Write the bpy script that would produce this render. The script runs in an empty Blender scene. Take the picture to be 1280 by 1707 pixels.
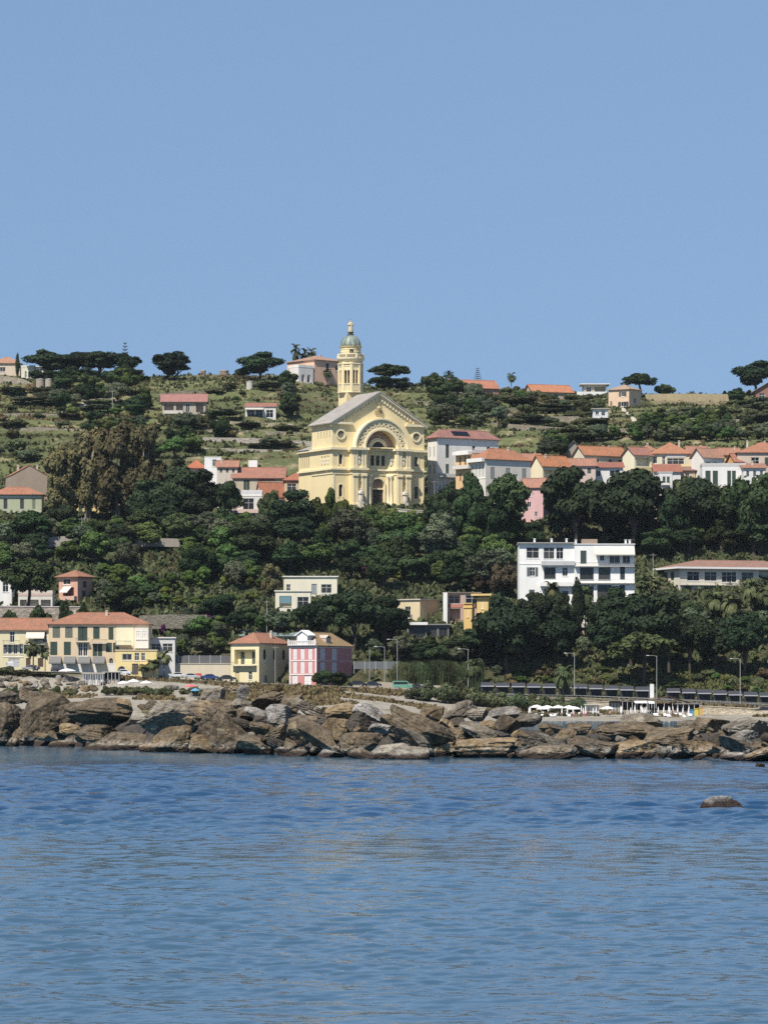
import bpy, bmesh, math, random
import numpy as np
from mathutils import Vector, Matrix, noise

SC = bpy.context.scene
COL = SC.collection
R = math.radians
random.seed(7)

# ---------------------------------------------------------------- camera
F, YH, EYE = 6400.0, 1178.0, 3.2        # focal length and horizon row in photo pixels, eye height in metres
cd = bpy.data.cameras.new("camera")
cam = bpy.data.objects.new("camera", cd)
COL.objects.link(cam)
cam.location = (0, 0, EYE)
cam.rotation_euler = (R(90), 0, 0)
cd.sensor_fit = 'VERTICAL'
cd.sensor_height = 36.0
cd.lens = F / 1707 * 36.0
cd.shift_y = (YH - 853.5) / 1707
cd.clip_start = 0.5
cd.clip_end = 9000
SC.camera = cam

# ---------------------------------------------------------------- sky and sun
SUN_AZ, SUN_EL = 32.0, 54.0             # degrees to the left of straight behind the camera, elevation
sun_dir = Vector((-math.sin(R(SUN_AZ)) * math.cos(R(SUN_EL)), -math.cos(R(SUN_AZ)) * math.cos(R(SUN_EL)), math.sin(R(SUN_EL))))
w = bpy.data.worlds.new("World")
SC.world = w
w.use_nodes = True
nt = w.node_tree
bg = nt.nodes["Background"]
sky = nt.nodes.new("ShaderNodeTexSky")
sky.sky_type = 'NISHITA'
sky.sun_disc = False
sky.sun_elevation = R(SUN_EL)
sky.sun_rotation = math.atan2(sun_dir.x, sun_dir.y)
sky.altitude = 1500
sky.air_density = 1.0
sky.dust_density = 0.0
sky.ozone_density = 2.5
# the low sky of a clear dry day: little paling towards the horizon
geo = nt.nodes.new("ShaderNodeTexCoord"); sp = nt.nodes.new("ShaderNodeSeparateXYZ"); cb = nt.nodes.new("ShaderNodeCombineXYZ")
ma = nt.nodes.new("ShaderNodeMath"); ma.operation = 'MULTIPLY_ADD'; ma.inputs[1].default_value = 0.30; ma.inputs[2].default_value = 0.155
mx_ = nt.nodes.new("ShaderNodeMath"); mx_.operation = 'MAXIMUM'
nt.links.new(geo.outputs['Generated'], sp.inputs[0]); nt.links.new(sp.outputs['X'], cb.inputs['X']); nt.links.new(sp.outputs['Y'], cb.inputs['Y'])
nt.links.new(sp.outputs['Z'], ma.inputs[0]); nt.links.new(ma.outputs[0], mx_.inputs[0]); nt.links.new(sp.outputs['Z'], mx_.inputs[1]); nt.links.new(mx_.outputs[0], cb.inputs['Z'])
nt.links.new(cb.outputs[0], sky.inputs[0])
hsv = nt.nodes.new("ShaderNodeHueSaturation")
hsv.inputs['Saturation'].default_value = 0.99
hsv.inputs['Hue'].default_value = 0.499
nt.links.new(sky.outputs[0], hsv.inputs['Color'])
nt.links.new(hsv.outputs[0], bg.inputs[0])
bg.inputs[1].default_value = 0.078

sd = bpy.data.lights.new("sun", 'SUN')
sd.energy = 4.3
sd.angle = R(0.5)
sd.color = (1.0, 0.94, 0.85)
so = bpy.data.objects.new("sun", sd)
COL.objects.link(so)
so.location = (-200, -100, 400)
so.rotation_euler = (-sun_dir).to_track_quat('-Z', 'Y').to_euler()

SC.view_settings.view_transform = 'Standard'
SC.view_settings.look = 'None'
SC.view_settings.exposure = 0.52
SC.view_settings.gamma = 1.0
SC.cycles.max_bounces = 6
SC.cycles.diffuse_bounces = 3
SC.cycles.glossy_bounces = 3
SC.cycles.transmission_bounces = 3
SC.cycles.caustics_reflective = False
SC.cycles.caustics_refractive = False
SC.cycles.use_denoising = False

# ---------------------------------------------------------------- materials
MATS = {}
def _new(name):
    m = bpy.data.materials.new(name)
    m.use_nodes = True
    return m, m.node_tree, m.node_tree.nodes["Principled BSDF"]

def N(t, typ, **kw):
    n = t.nodes.new(typ)
    for k, v in kw.items():
        if k in n.inputs.keys(): n.inputs[k].default_value = v
        else: setattr(n, k, v)
    return n

def mix_rgb(t, fac, a, b, blend='MIX'):
    n = t.nodes.new("ShaderNodeMix"); n.data_type = 'RGBA'; n.blend_type = blend
    for sock, val in ((n.inputs[0], fac), (n.inputs[6], a), (n.inputs[7], b)):
        if isinstance(val, bpy.types.NodeSocket): t.links.new(val, sock)
        elif isinstance(val, (int, float)): sock.default_value = val
        else: sock.default_value = (*val, 1)
    return n.outputs[2]

def ramp(t, src, stops):
    n = t.nodes.new("ShaderNodeValToRGB")
    t.links.new(src, n.inputs[0])
    e = n.color_ramp.elements
    while len(e) < len(stops): e.new(0.5)
    for i, (p, c) in enumerate(stops):
        e[i].position = p
        e[i].color = (c, c, c, 1) if isinstance(c, (int, float)) else (*c, 1)
    return n.outputs[0]

def noise_tex(t, vec, scale, detail=4, rough=0.55):
    n = N(t, "ShaderNodeTexNoise", Scale=scale, Detail=detail, Roughness=rough)
    if vec is not None: t.links.new(vec, n.inputs['Vector'])
    return n.outputs['Fac']

def mapping(t, vec, scale=(1, 1, 1), rot=(0, 0, 0)):
    m = t.nodes.new("ShaderNodeMapping")
    m.inputs['Scale'].default_value = scale
    m.inputs['Rotation'].default_value = rot
    t.links.new(vec, m.inputs['Vector'])
    return m.outputs[0]

def math_node(t, op, a, b=None):
    n = t.nodes.new("ShaderNodeMath"); n.operation = op
    for i, v in enumerate((a, b)):
        if v is None: continue
        if isinstance(v, bpy.types.NodeSocket): t.links.new(v, n.inputs[i])
        else: n.inputs[i].default_value = v
    return n.outputs[0]

def bump(t, bsdf, height, strength=0.5, dist=0.1):
    b = N(t, "ShaderNodeBump", Strength=strength, Distance=dist)
    t.links.new(height, b.inputs['Height'])
    t.links.new(b.outputs[0], bsdf.inputs['Normal'])

def plaster(c, stain=0.42):
    key = ('plaster', tuple(c), stain)
    if key in MATS: return MATS[key]
    m, t, b = _new("plaster")
    g = t.nodes.new("ShaderNodeNewGeometry").outputs['Position']
    n1 = noise_tex(t, mapping(t, g, (0.5, 0.5, 0.12)), 1.0, 6, 0.65)       # long vertical rain streaks
    n2 = noise_tex(t, g, 0.9, 5, 0.6)
    f = math_node(t, 'MULTIPLY', ramp(t, n1, [(0.38, 0.0), (0.72, 1.0)]), stain)
    f2 = math_node(t, 'MULTIPLY', ramp(t, n2, [(0.45, 0.0), (0.75, 1.0)]), stain * 0.7)
    dark = tuple(x * 0.62 + 0.02 for x in c)
    pale = tuple(min(0.86, x * 1.06 + 0.03) for x in c)
    o = mix_rgb(t, f, c, dark)
    o = mix_rgb(t, f2, o, pale)
    t.links.new(o, b.inputs['Base Color'])
    b.inputs['Roughness'].default_value = 0.9
    b.inputs['Specular IOR Level'].default_value = 0.2
    MATS[key] = m
    return m

def paint(c, rough=0.6, metal=0.0, name="paint"):
    key = ('paint', tuple(c), rough, metal, name)
    if key in MATS: return MATS[key]
    m, t, b = _new(name)
    g = t.nodes.new("ShaderNodeNewGeometry").outputs['Position']
    n = noise_tex(t, g, 2.2, 4, 0.6)
    o = mix_rgb(t, ramp(t, n, [(0.35, 0.0), (0.8, 0.35)]), c, tuple(x * 0.6 for x in c))
    t.links.new(o, b.inputs['Base Color'])
    b.inputs['Roughness'].default_value = rough
    b.inputs['Metallic'].default_value = metal
    MATS[key] = m
    return m

def tiles(c=(0.36, 0.125, 0.07)):
    key = ('tiles', tuple(c))
    if key in MATS: return MATS[key]
    m, t, b = _new("roof_tiles")
    c = (c[0] * .90, c[1] * 1.10, c[2] * 1.15)
    tc = t.nodes.new("ShaderNodeTexCoord").outputs['Object']
    n1 = noise_tex(t, tc, 0.45, 6, 0.7)
    n2 = noise_tex(t, mapping(t, tc, (3.0, 1.2, 1.2)), 1.0, 3, 0.8)
    o = mix_rgb(t, ramp(t, n1, [(0.35, 0.0), (0.7, 1.0)]), c, (c[0] * 0.62, c[1] * 0.78, c[2] * 0.85))
    o = mix_rgb(t, ramp(t, n2, [(0.5, 0.0), (0.75, 0.7)]), o, (min(1, c[0] * 1.35 + .03), c[1] * 1.7 + .03, c[2] * 1.8 + .03))
    n3 = noise_tex(t, tc, 0.18, 5, 0.6)
    o = mix_rgb(t, ramp(t, n3, [(0.56, 0.0), (0.7, 0.5)]), o, (0.14, 0.11, 0.08))
    t.links.new(o, b.inputs['Base Color'])
    b.inputs['Roughness'].default_value = 0.85
    wv = N(t, "ShaderNodeTexWave", Scale=2.6, Distortion=0.4)
    t.links.new(tc, wv.inputs['Vector'])
    bump(t, b, wv.outputs['Fac'], 0.35, 0.06)
    MATS[key] = m
    return m

def glass():
    if 'glass' in MATS: return MATS['glass']
    m, t, b = _new("window_glass")
    oi = t.nodes.new("ShaderNodeObjectInfo").outputs['Random']
    t.links.new(mix_rgb(t, oi, (0.006, 0.008, 0.009), (0.06, 0.058, 0.052)), b.inputs['Base Color'])
    b.inputs['Roughness'].default_value = 0.12
    b.inputs['Specular IOR Level'].default_value = 0.3
    MATS['glass'] = m
    return m

def foliage(key, dark, light, warm=None, trans=0.09, var=0.42):
    if key in MATS: return MATS[key]
    m, t, b = _new("foliage_" + key)
    g = t.nodes.new("ShaderNodeNewGeometry").outputs['Position']
    oi = t.nodes.new("ShaderNodeObjectInfo").outputs['Random']
    n = noise_tex(t, g, 0.55, 4, 0.7)
    o = mix_rgb(t, ramp(t, n, [(0.32, 0.0), (0.68, 1.0)]), dark, light)
    if warm:
        n2 = noise_tex(t, g, 0.23, 3, 0.6)
        o = mix_rgb(t, ramp(t, n2, [(0.5, 0.0), (0.72, 0.8)]), o, warm)
    # each plant a little lighter, darker, yellower or bluer than its neighbours
    hs = t.nodes.new("ShaderNodeHueSaturation")
    t.links.new(o, hs.inputs['Color'])
    mr = N(t, "ShaderNodeMapRange"); mr.inputs[3].default_value = 1 - var; mr.inputs[4].default_value = 1 + var
    t.links.new(oi, mr.inputs[0]); t.links.new(mr.outputs[0], hs.inputs['Value'])
    m2 = N(t, "ShaderNodeMapRange"); m2.inputs[3].default_value = 0.465; m2.inputs[4].default_value = 0.53
    fr = math_node(t, 'FRACT', math_node(t, 'MULTIPLY', oi, 7.31))
    t.links.new(fr, m2.inputs[0]); t.links.new(m2.outputs[0], hs.inputs['Hue'])
    t.links.new(hs.outputs[0], b.inputs['Base Color'])
    b.inputs['Roughness'].default_value = 0.65
    b.inputs['Specular IOR Level'].default_value = 0.08
    if trans:
        tr = t.nodes.new("ShaderNodeBsdfTranslucent")
        t.links.new(hs.outputs[0], tr.inputs[0])
        mx = N(t, "ShaderNodeMixShader"); mx.inputs[0].default_value = trans
        t.links.new(b.outputs[0], mx.inputs[1]); t.links.new(tr.outputs[0], mx.inputs[2])
        t.links.new(mx.outputs[0], t.nodes["Material Output"].inputs['Surface'])
    MATS[key] = m
    return m

def bark(c=(0.13, 0.095, 0.07)):
    key = ('bark', c)
    if key in MATS: return MATS[key]
    m, t, b = _new("bark")
    g = t.nodes.new("ShaderNodeNewGeometry").outputs['Position']
    n = noise_tex(t, mapping(t, g, (4, 4, 0.8)), 1.5, 5, 0.7)
    t.links.new(mix_rgb(t, n, tuple(x * 0.55 for x in c), tuple(x * 1.5 for x in c)), b.inputs['Base Color'])
    b.inputs['Roughness'].default_value = 0.95
    MATS[key] = m
    return m

def drystone(c=(0.24, 0.205, 0.16), scale=1.6):
    key = ('drystone', c, scale)
    if key in MATS: return MATS[key]
    m, t, b = _new("stone_wall")
    g = t.nodes.new("ShaderNodeNewGeometry").outputs['Position']
    v = N(t, "ShaderNodeTexVoronoi", Scale=scale)
    t.links.new(mapping(t, g, (1, 1, 1.7)), v.inputs['Vector'])
    n = noise_tex(t, g, 0.5, 5, 0.65)
    o = mix_rgb(t, v.outputs['Color'], tuple(x * 0.7 for x in c), tuple(x * 1.25 for x in c))
    o = mix_rgb(t, ramp(t, n, [(0.45, 0), (0.7, 0.7)]), o, (c[0] * 0.6, c[1] * 0.62, c[2] * 0.5))
    t.links.new(o, b.inputs['Base Color'])
    b.inputs['Roughness'].default_value = 0.95
    bump(t, b, v.outputs['Distance'], 0.8, 0.15)
    MATS[key] = m
    return m

# ---------------------------------------------------------------- mesh helpers
class MB:
    def __init__(s): s.v = []; s.f = []
    def pt(s, p): s.v.append(tuple(p)); return len(s.v) - 1
    def poly(s, pts):
        i = len(s.v); s.v += [tuple(p) for p in pts]; s.f.append(tuple(range(i, i + len(pts))))
    def hexa(s, p):                                   # 8 points: bottom ring then top ring
        i = len(s.v); s.v += [tuple(q) for q in p]
        for a in ((3, 2, 1, 0), (4, 5, 6, 7), (0, 1, 5, 4), (1, 2, 6, 5), (2, 3, 7, 6), (3, 0, 4, 7)):
            s.f.append(tuple(i + k for k in a))
    def box(s, x0, x1, y0, y1, z0, z1):
        s.hexa([(x0, y0, z0), (x1, y0, z0), (x1, y1, z0), (x0, y1, z0), (x0, y0, z1), (x1, y0, z1), (x1, y1, z1), (x0, y1, z1)])
    def tube(s, pts, rad, n=6, cap=True):
        pts = [Vector(p) for p in pts]
        if not isinstance(rad, (list, tuple)): rad = [rad] * len(pts)
        i0 = len(s.v)
        for k, p in enumerate(pts):
            d = (pts[min(k + 1, len(pts) - 1)] - pts[max(k - 1, 0)]).normalized()
            u = d.cross(Vector((0.31, 0.95, 0.05))).normalized() if abs(d.y) < 0.9 else d.cross(Vector((1, 0, 0))).normalized()
            v = d.cross(u)
            for a in range(n):
                t = 2 * math.pi * a / n
                s.v.append(tuple(p + (u * math.cos(t) + v * math.sin(t)) * rad[k]))
        for k in range(len(pts) - 1):
            for a in range(n):
                b = (a + 1) % n
                s.f.append((i0 + k * n + a, i0 + k * n + b, i0 + (k + 1) * n + b, i0 + (k + 1) * n + a))
        if cap:
            s.f.append(tuple(i0 + a for a in range(n))[::-1])
            s.f.append(tuple(i0 + (len(pts) - 1) * n + a for a in range(n)))
    def lathe(s, prof, n=12, c=(0, 0, 0), sx=1, sy=1, rot=0.0):    # prof: (radius, z)
        i0 = len(s.v)
        for r, z in prof:
            for a in range(n):
                t = 2 * math.pi * a / n + rot
                s.v.append((c[0] + r * sx * math.cos(t), c[1] + r * sy * math.sin(t), c[2] + z))
        for k in range(len(prof) - 1):
            for a in range(n):
                b = (a + 1) % n
                s.f.append((i0 + k * n + a, i0 + k * n + b, i0 + (k + 1) * n + b, i0 + (k + 1) * n + a))
        if prof[0][0] > 1e-4: s.f.append(tuple(i0 + a for a in range(n))[::-1])
        if prof[-1][0] > 1e-4: s.f.append(tuple(i0 + (len(prof) - 1) * n + a for a in range(n)))
    def arc(s, cx, cz, r0, r1, y0, y1, a0=0.0, a1=math.pi, n=20):   # solid ring sector standing in the x-z plane
        P = []
        for k in range(n + 1):
            a = a0 + (a1 - a0) * k / n
            ca, sa = math.cos(a), math.sin(a)
            P.append([(cx + r0 * ca, y0, cz + r0 * sa), (cx + r1 * ca, y0, cz + r1 * sa), (cx + r1 * ca, y1, cz + r1 * sa), (cx + r0 * ca, y1, cz + r0 * sa)])
        for k in range(n):
            a, b = P[k], P[k + 1]
            for j in range(4):
                l = (j + 1) % 4
                s.poly([a[j], b[j], b[l], a[l]])
        if abs(a1 - a0) < 2 * math.pi - 0.01:
            s.poly(P[0]); s.poly(P[-1][::-1])
    def fan(s, cx, cz, r, y, a0=0.0, a1=math.pi, n=20):
        s.poly([(cx + r * math.cos(a0 + (a1 - a0) * k / n), y, cz + r * math.sin(a0 + (a1 - a0) * k / n)) for k in range(n + 1)])
    def mesh(s, name, mat=None, smooth=False):
        me = bpy.data.meshes.new(name)
        me.from_pydata(s.v, [], s.f)
        if mat: me.materials.append(mat)
        if smooth: me.polygons.foreach_set('use_smooth', [True] * len(me.polygons))
        me.update()
        return me
    def build(s, name, mat, parent=None, smooth=False, loc=(0, 0, 0), rot=(0, 0, 0)):
        return put(name, s.mesh(name, mat, smooth), parent, loc, rot)

def put(name, me, parent=None, loc=(0, 0, 0), rot=(0, 0, 0)):
    o = bpy.data.objects.new(name, me)
    COL.objects.link(o)
    o.location = loc; o.rotation_euler = rot
    if parent: o.parent = parent
    return o

def tag(o, label=None, cat=None, group=None, kind=None):
    if label: o['label'] = label
    if cat: o['category'] = cat
    if group: o['group'] = group
    if kind: o['kind'] = kind
    return o

def empty(name, label, cat, loc=(0, 0, 0), rz=0.0, group=None):
    o = bpy.data.objects.new(name, None)
    COL.objects.link(o)
    o.empty_display_size = 0.5
    o.location = loc; o.rotation_euler = (0, 0, rz)
    return tag(o, label, cat, group)

def np_mesh(name, V, Fq, mat, smooth=False):
    """V (n,3), Fq (m,4) -> mesh, quickly"""
    me = bpy.data.meshes.new(name)
    me.vertices.add(len(V)); me.vertices.foreach_set('co', np.asarray(V, dtype=np.float32).ravel())
    k = Fq.shape[1]
    me.loops.add(Fq.size); me.loops.foreach_set('vertex_index', np.asarray(Fq, dtype=np.int32).ravel())
    me.polygons.add(len(Fq)); me.polygons.foreach_set('loop_start', np.arange(0, Fq.size, k, dtype=np.int32))
    me.polygons.foreach_set('use_smooth', np.full(len(Fq), bool(smooth)))
    me.update(calc_edges=True)
    if mat: me.materials.append(mat)
    return me
# ---------------------------------------------------------------- terrain
# rows of the photograph in which the ground lies at each distance: the hill's profile, surveyed from the picture
KNOT = [
 (800,  None, -3.0), (862, None, 0.1),
 (880,  [(0,1180),(250,1182),(420,1183),(600,1187),(760,1193),(900,1197),(1280,1198)], None),
 (925,  [(0,1158),(250,1155),(400,1155),(560,1152),(680,1165),(780,1176),(900,1188),(1280,1191)], None),
 (932,  [(0,1133),(250,1137),(400,1146),(560,1149),(680,1157),(780,1175),(900,1187),(1280,1190)], None),
 (938,  [(0,1120),(150,1124),(250,1132),(400,1140),(600,1148),(700,1153),(800,1159),(960,1162),(1100,1168),(1280,1177)], None),
 (956,  [(0,1118),(150,1122),(250,1130),(400,1138),(600,1146),(700,1151),(800,1157),(960,1160),(1100,1166),(1280,1174)], None),
 (966.6, [(0,1116),(150,1120),(250,1129),(400,1137),(600,1145),(700,1149),(800,1154),(960,1158),(1100,1163),(1280,1171)], None),
 (974,  [(0,1104),(240,1110),(290,1096),(400,1090),(600,1118),(700,1125),(800,1135),(960,1140),(1100,1140),(1280,1145)], None),
 (1000, [(0,1032),(150,1036),(300,1042),(480,1035),(700,1062),(800,1060),(900,1070),(960,1085),(1120,1090),(1280,1092)], None),
 (1060, [(0,930),(150,940),(300,950),(480,968),(700,975),(860,985),(960,985),(1120,985),(1280,987)], None),
 (1118, [(0,865),(150,865),(300,865),(400,860),(500,852),(560,849),(710,849),(800,855),(880,862),(960,868),(1060,862),(1200,850),(1280,850)], None),
 (1150, [(0,838),(300,840),(400,838),(500,845),(710,846),(800,832),(900,822),(1060,806),(1200,801),(1280,798)], None),
 (1200, [(0,772),(300,776),(520,772),(800,767),(1000,752),(1280,752)], None),
 (1300, [(0,692),(300,702),(500,706),(800,706),(1280,697)], None),
 (1400, [(0,640),(100,640),(200,640),(300,640),(420,634),(480,634),(560,648),(640,652),(760,657),(860,664),(960,668),(1070,668),(1085,675),(1212,675),(1280,666)], None),
 (1445, [(0,623),(80,628),(250,627),(330,625),(400,626),(470,627),(560,639),(620,642),(700,640),(760,645),(860,652),(960,659),(1080,658),(1210,658),(1280,648)], None),
]
KY = np.array([k[0] for k in KNOT] + [1480, 1600, 1900, 2600.0])
def knot_z(px):
    px = np.asarray(px, dtype=float)
    out = []
    for Y, rows, z in KNOT:
        if rows is None: out.append(np.full(px.shape, z))
        else:
            r = np.interp(px, [a for a, _ in rows], [b for _, b in rows])
            out.append(EYE + (YH - r) / F * Y)
    z = out[-1]
    out += [z - 1.0, z - 12, z - 40, z * 0 + 2.0]
    return np.stack(out)                                # (knots, n)

def vnoise(x, y, seed=0):
    """cheap smooth value noise, vectorised"""
    xi = np.floor(x).astype(np.int64); yi = np.floor(y).astype(np.int64)
    fx = x - xi; fy = y - yi
    fx = fx * fx * (3 - 2 * fx); fy = fy * fy * (3 - 2 * fy)
    def h(a, b):
        n = (a * 374761393 + b * 668265263 + seed * 982451653) & 0x7fffffff
        n = ((n ^ (n >> 13)) * 1274126177) & 0x7fffffff
        return ((n ^ (n >> 16)) & 0xffff) / 65535.0
    return (h(xi, yi) * (1 - fx) + h(xi + 1, yi) * fx) * (1 - fy) + (h(xi, yi + 1) * (1 - fx) + h(xi + 1, yi + 1) * fx) * fy

def gz(x, Y):
    """terrain height at world (x, Y), arrays or scalars"""
    x = np.atleast_1d(np.asarray(x, dtype=float)); Y = np.atleast_1d(np.asarray(Y, dtype=float))
    x, Y = np.broadcast_arrays(x, Y)
    px = np.clip(640 + x * F / 1120.0 * (1120.0 / np.maximum(Y, 700)), -400, 1680)
    kz = knot_z(px.ravel()).reshape((len(KY),) + px.shape)
    k = np.clip(np.searchsorted(KY, Y, side='right') - 1, 0, len(KY) - 2)
    t = np.clip((Y - KY[k]) / (KY[k + 1] - KY[k]), 0, 1)
    z0 = np.take_along_axis(kz, k[None], 0)[0]; z1 = np.take_along_axis(kz, (k + 1)[None], 0)[0]
    z = z0 + (z1 - z0) * t
    # farmed terraces on the upper hill
    a = np.clip((Y - 1185) / 40, 0, 1) * np.clip((1420 - Y) / 30, 0, 1)
    ph = z + 5.0 * (vnoise(x / 70, Y / 90, 3) - 0.5) * 2
    st = 4.4
    fr = ph / st - np.floor(ph / st)
    sm = np.clip((fr - 0.62) / 0.30, 0, 1); sm = sm * sm * (3 - 2 * sm)
    z = z + a * (0.10 + 0.5 * vnoise(x / 60, Y / 45, 8)) * st * (sm - fr)
    # roughness everywhere except the flat shore road
    b = np.clip((Y - 970) / 20, 0, 1)
    z = z + b * (1.1 * (vnoise(x / 17, Y / 17, 5) - 0.5) + 0.45 * (vnoise(x / 5, Y / 5, 6) - 0.5))
    c = np.clip((925 - Y) / 20, 0, 1)
    z = z + c * 0.3 * (vnoise(x / 4, Y / 4, 9) - 0.5)
    return z

def gz1(x, Y): return float(gz(x, Y)[0])

_HY = np.arange(866, 1446, 1.0)
def hit(px, py):
    """distance at which the ground shows in photo pixel (px, py)"""
    x = (px - 640) / F * _HY
    row = YH - (gz(x, _HY) - EYE) / _HY * F
    idx = np.where(row <= py)[0]
    return float(_HY[idx[0]]) if len(idx) else 1444.0

def at(px, py, Y): return Vector(((px - 640) / F * Y, Y, EYE + (YH - py) / F * Y))
def onground(px, Y, dz=0.0):
    x = (px - 640) / F * Y
    return Vector((x, Y, gz1(x, Y) + dz))

def ground_material():
    m, t, b = _new("hillside_ground")
    g = t.nodes.new("ShaderNodeNewGeometry")
    pos = g.outputs['Position']
    sep = t.nodes.new("ShaderNodeSeparateXYZ"); t.links.new(pos, sep.inputs[0])
    nrm = t.nodes.new("ShaderNodeSeparateXYZ"); t.links.new(g.outputs['Normal'], nrm.inputs[0])
    big = noise_tex(t, mapping(t, pos, (1, 0.6, 1)), 0.022, 6, 0.65)
    mid = noise_tex(t, pos, 0.11, 6, 0.7)
    fine = noise_tex(t, pos, 0.8, 5, 0.75)
    grass = mix_rgb(t, ramp(t, fine, [(0.3, 0.0), (0.7, 1.0)]), (0.072, 0.09, 0.036), (0.17, 0.18, 0.078))
    dry = mix_rgb(t, ramp(t, fine, [(0.3, 0.0), (0.7, 1.0)]), (0.25, 0.20, 0.12), (0.42, 0.35, 0.22))
    scrub = mix_rgb(t, ramp(t, fine, [(0.3, 0.0), (0.75, 1.0)]), (0.04, 0.05, 0.024), (0.125, 0.135, 0.06))
    c = mix_rgb(t, ramp(t, mid, [(0.53, 0.0), (0.66, 1.0)]), grass, dry)
    c = mix_rgb(t, ramp(t, big, [(0.48, 0.0), (0.62, 1.0)]), c, scrub)
    # terrace faces: stone and earth on the steep parts
    steep = ramp(t, nrm.outputs['Z'], [(0.62, 1.0), (0.86, 0.0)])
    rock = mix_rgb(t, ramp(t, fine, [(0.35, 0.0), (0.65, 1.0)]), (0.075, 0.06, 0.045), (0.25, 0.215, 0.165))
    up = ramp(t, math_node(t, 'DIVIDE', math_node(t, 'SUBTRACT', sep.outputs['Y'], 1160.0), 60.0), [(0.0, 0.0), (1.0, 0.5)])
    c = mix_rgb(t, math_node(t, 'MULTIPLY', steep, up), c, rock)
    # the wooded slope: leaf litter and dark undergrowth
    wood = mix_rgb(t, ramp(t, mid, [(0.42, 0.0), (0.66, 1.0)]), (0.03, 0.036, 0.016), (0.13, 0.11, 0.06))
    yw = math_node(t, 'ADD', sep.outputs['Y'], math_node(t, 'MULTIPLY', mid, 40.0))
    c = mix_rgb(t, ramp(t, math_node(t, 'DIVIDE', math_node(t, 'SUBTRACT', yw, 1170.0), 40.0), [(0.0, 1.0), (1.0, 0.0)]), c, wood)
    # the shore: pebbles, sand and dry grass
    peb = mix_rgb(t, ramp(t, fine, [(0.3, 0.0), (0.7, 1.0)]), (0.22, 0.20, 0.165), (0.42, 0.39, 0.33))
    peb = mix_rgb(t, ramp(t, mid, [(0.52, 0.0), (0.68, 0.8)]), peb, (0.17, 0.135, 0.07))
    ys = math_node(t, 'ADD', sep.outputs['Y'], math_node(t, 'MULTIPLY', mid, 8.0))
    c = mix_rgb(t, ramp(t, math_node(t, 'DIVIDE', math_node(t, 'SUBTRACT', ys, 936.0), 8.0), [(0.0, 1.0), (1.0, 0.0)]), c, peb)
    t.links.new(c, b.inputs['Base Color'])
    b.inputs['Roughness'].default_value = 0.95
    b.inputs['Specular IOR Level'].default_value = 0.15
    bump(t, b, fine, 0.9, 0.6)
    return m

def grid_mesh(name, X, Y, Z, mat, smooth=True):
    nr, nc = X.shape
    V = np.stack([X, Y, Z], -1).reshape(-1, 3)
    i = np.arange(nr * nc).reshape(nr, nc)
    Fq = np.stack([i[:-1, :-1], i[:-1, 1:], i[1:, 1:], i[1:, :-1]], -1).reshape(-1, 4)
    return np_mesh(name, V, Fq, mat, smooth)

pxs = np.concatenate([np.arange(-2860, -260, 260), np.arange(-260, 1540, 9.0), np.arange(1540, 4100, 260)])
ys = np.concatenate([np.arange(800, 925, 5.0), np.arange(925, 960, 1.0), np.arange(960, 1450, 1.6), np.array([1460, 1480, 1520, 1600, 1750, 1900, 2600.0])])
PX, YY = np.meshgrid(pxs, ys)
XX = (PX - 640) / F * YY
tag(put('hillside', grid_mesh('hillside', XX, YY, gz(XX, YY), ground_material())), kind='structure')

# ---------------------------------------------------------------- water
def water_material():
    m, t, b = _new("sea_water")
    g = t.nodes.new("ShaderNodeNewGeometry").outputs['Position']
    sep = t.nodes.new("ShaderNodeSeparateXYZ"); t.links.new(g, sep.inputs[0])
    n = noise_tex(t, mapping(t, g, (1.0, 0.35, 1)), 0.06, 4, 0.6)
    d = math_node(t, 'ADD', sep.outputs['Y'], math_node(t, 'MULTIPLY', math_node(t, 'SUBTRACT', n, 0.5), 90.0))
    # sand tone near the beach, wind band's darker reflection painted in, paler at boulders
    f = ramp(t, math_node(t, 'DIVIDE', d, 300.0), [(0.15, (0.045, 0.095, 0.145)), (0.27, (0.042, 0.10, 0.16)), (0.37, (0.012, 0.05, 0.115)), (0.68, (0.010, 0.045, 0.11)), (0.78, (0.04, 0.115, 0.185))])
    t.links.new(f, b.inputs['Base Color'])
    b.inputs['Roughness'].default_value = 0.10
    b.inputs['IOR'].default_value = 1.333
    n1 = noise_tex(t, mapping(t, g, (1.0, 1.0, 1)), 2.6, 3, 0.55)
    near = ramp(t, math_node(t, 'DIVIDE', sep.outputs['Y'], 300.0), [(0.12, 0.22), (0.30, 0.30), (0.6, 0.45)])
    bn = N(t, 'ShaderNodeBump', Distance=0.05); t.links.new(near, bn.inputs['Strength']); t.links.new(n1, bn.inputs['Height']); t.links.new(bn.outputs[0], b.inputs['Normal'])
    return m

rng = np.random.default_rng(11)
wpx = np.concatenate([np.arange(-3000, -200, 300), np.arange(-200, 1480, 4.0), np.arange(1480, 4300, 300)])
wy = [6.0, 14, 22]; wst = [4.0, 6, 6]
y = 29.0
while y < 330:
    st_ = (0.0016 if y < 110 else 0.0026) * y; wy.append(y); wst.append(st_); y += st_
for y in np.arange(340, 880, 12.0): wy.append(y); wst.append(6.0)
wy = np.array(wy); wst = np.array(wst)[:, None]
PX, YY = np.meshgrid(wpx, wy)
XX = (PX - 640) / F * YY
Z = np.zeros_like(XX)
patch = 0.8 + 0.8 * (vnoise(XX / 12, YY / 30, 21) - 0.5) + 0.5 * (vnoise(XX / 4, YY / 9, 22) - 0.5)
edge = 40 * (vnoise(XX / 30, YY / 60, 23) - 0.5) + 18 * (vnoise(XX / 7, YY / 20, 24) - 0.5)
farf = np.clip((YY + edge - 78) / 34, 0, 1) * np.clip((226 - YY - edge * .4) / 26, 0.0, 1)
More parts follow.
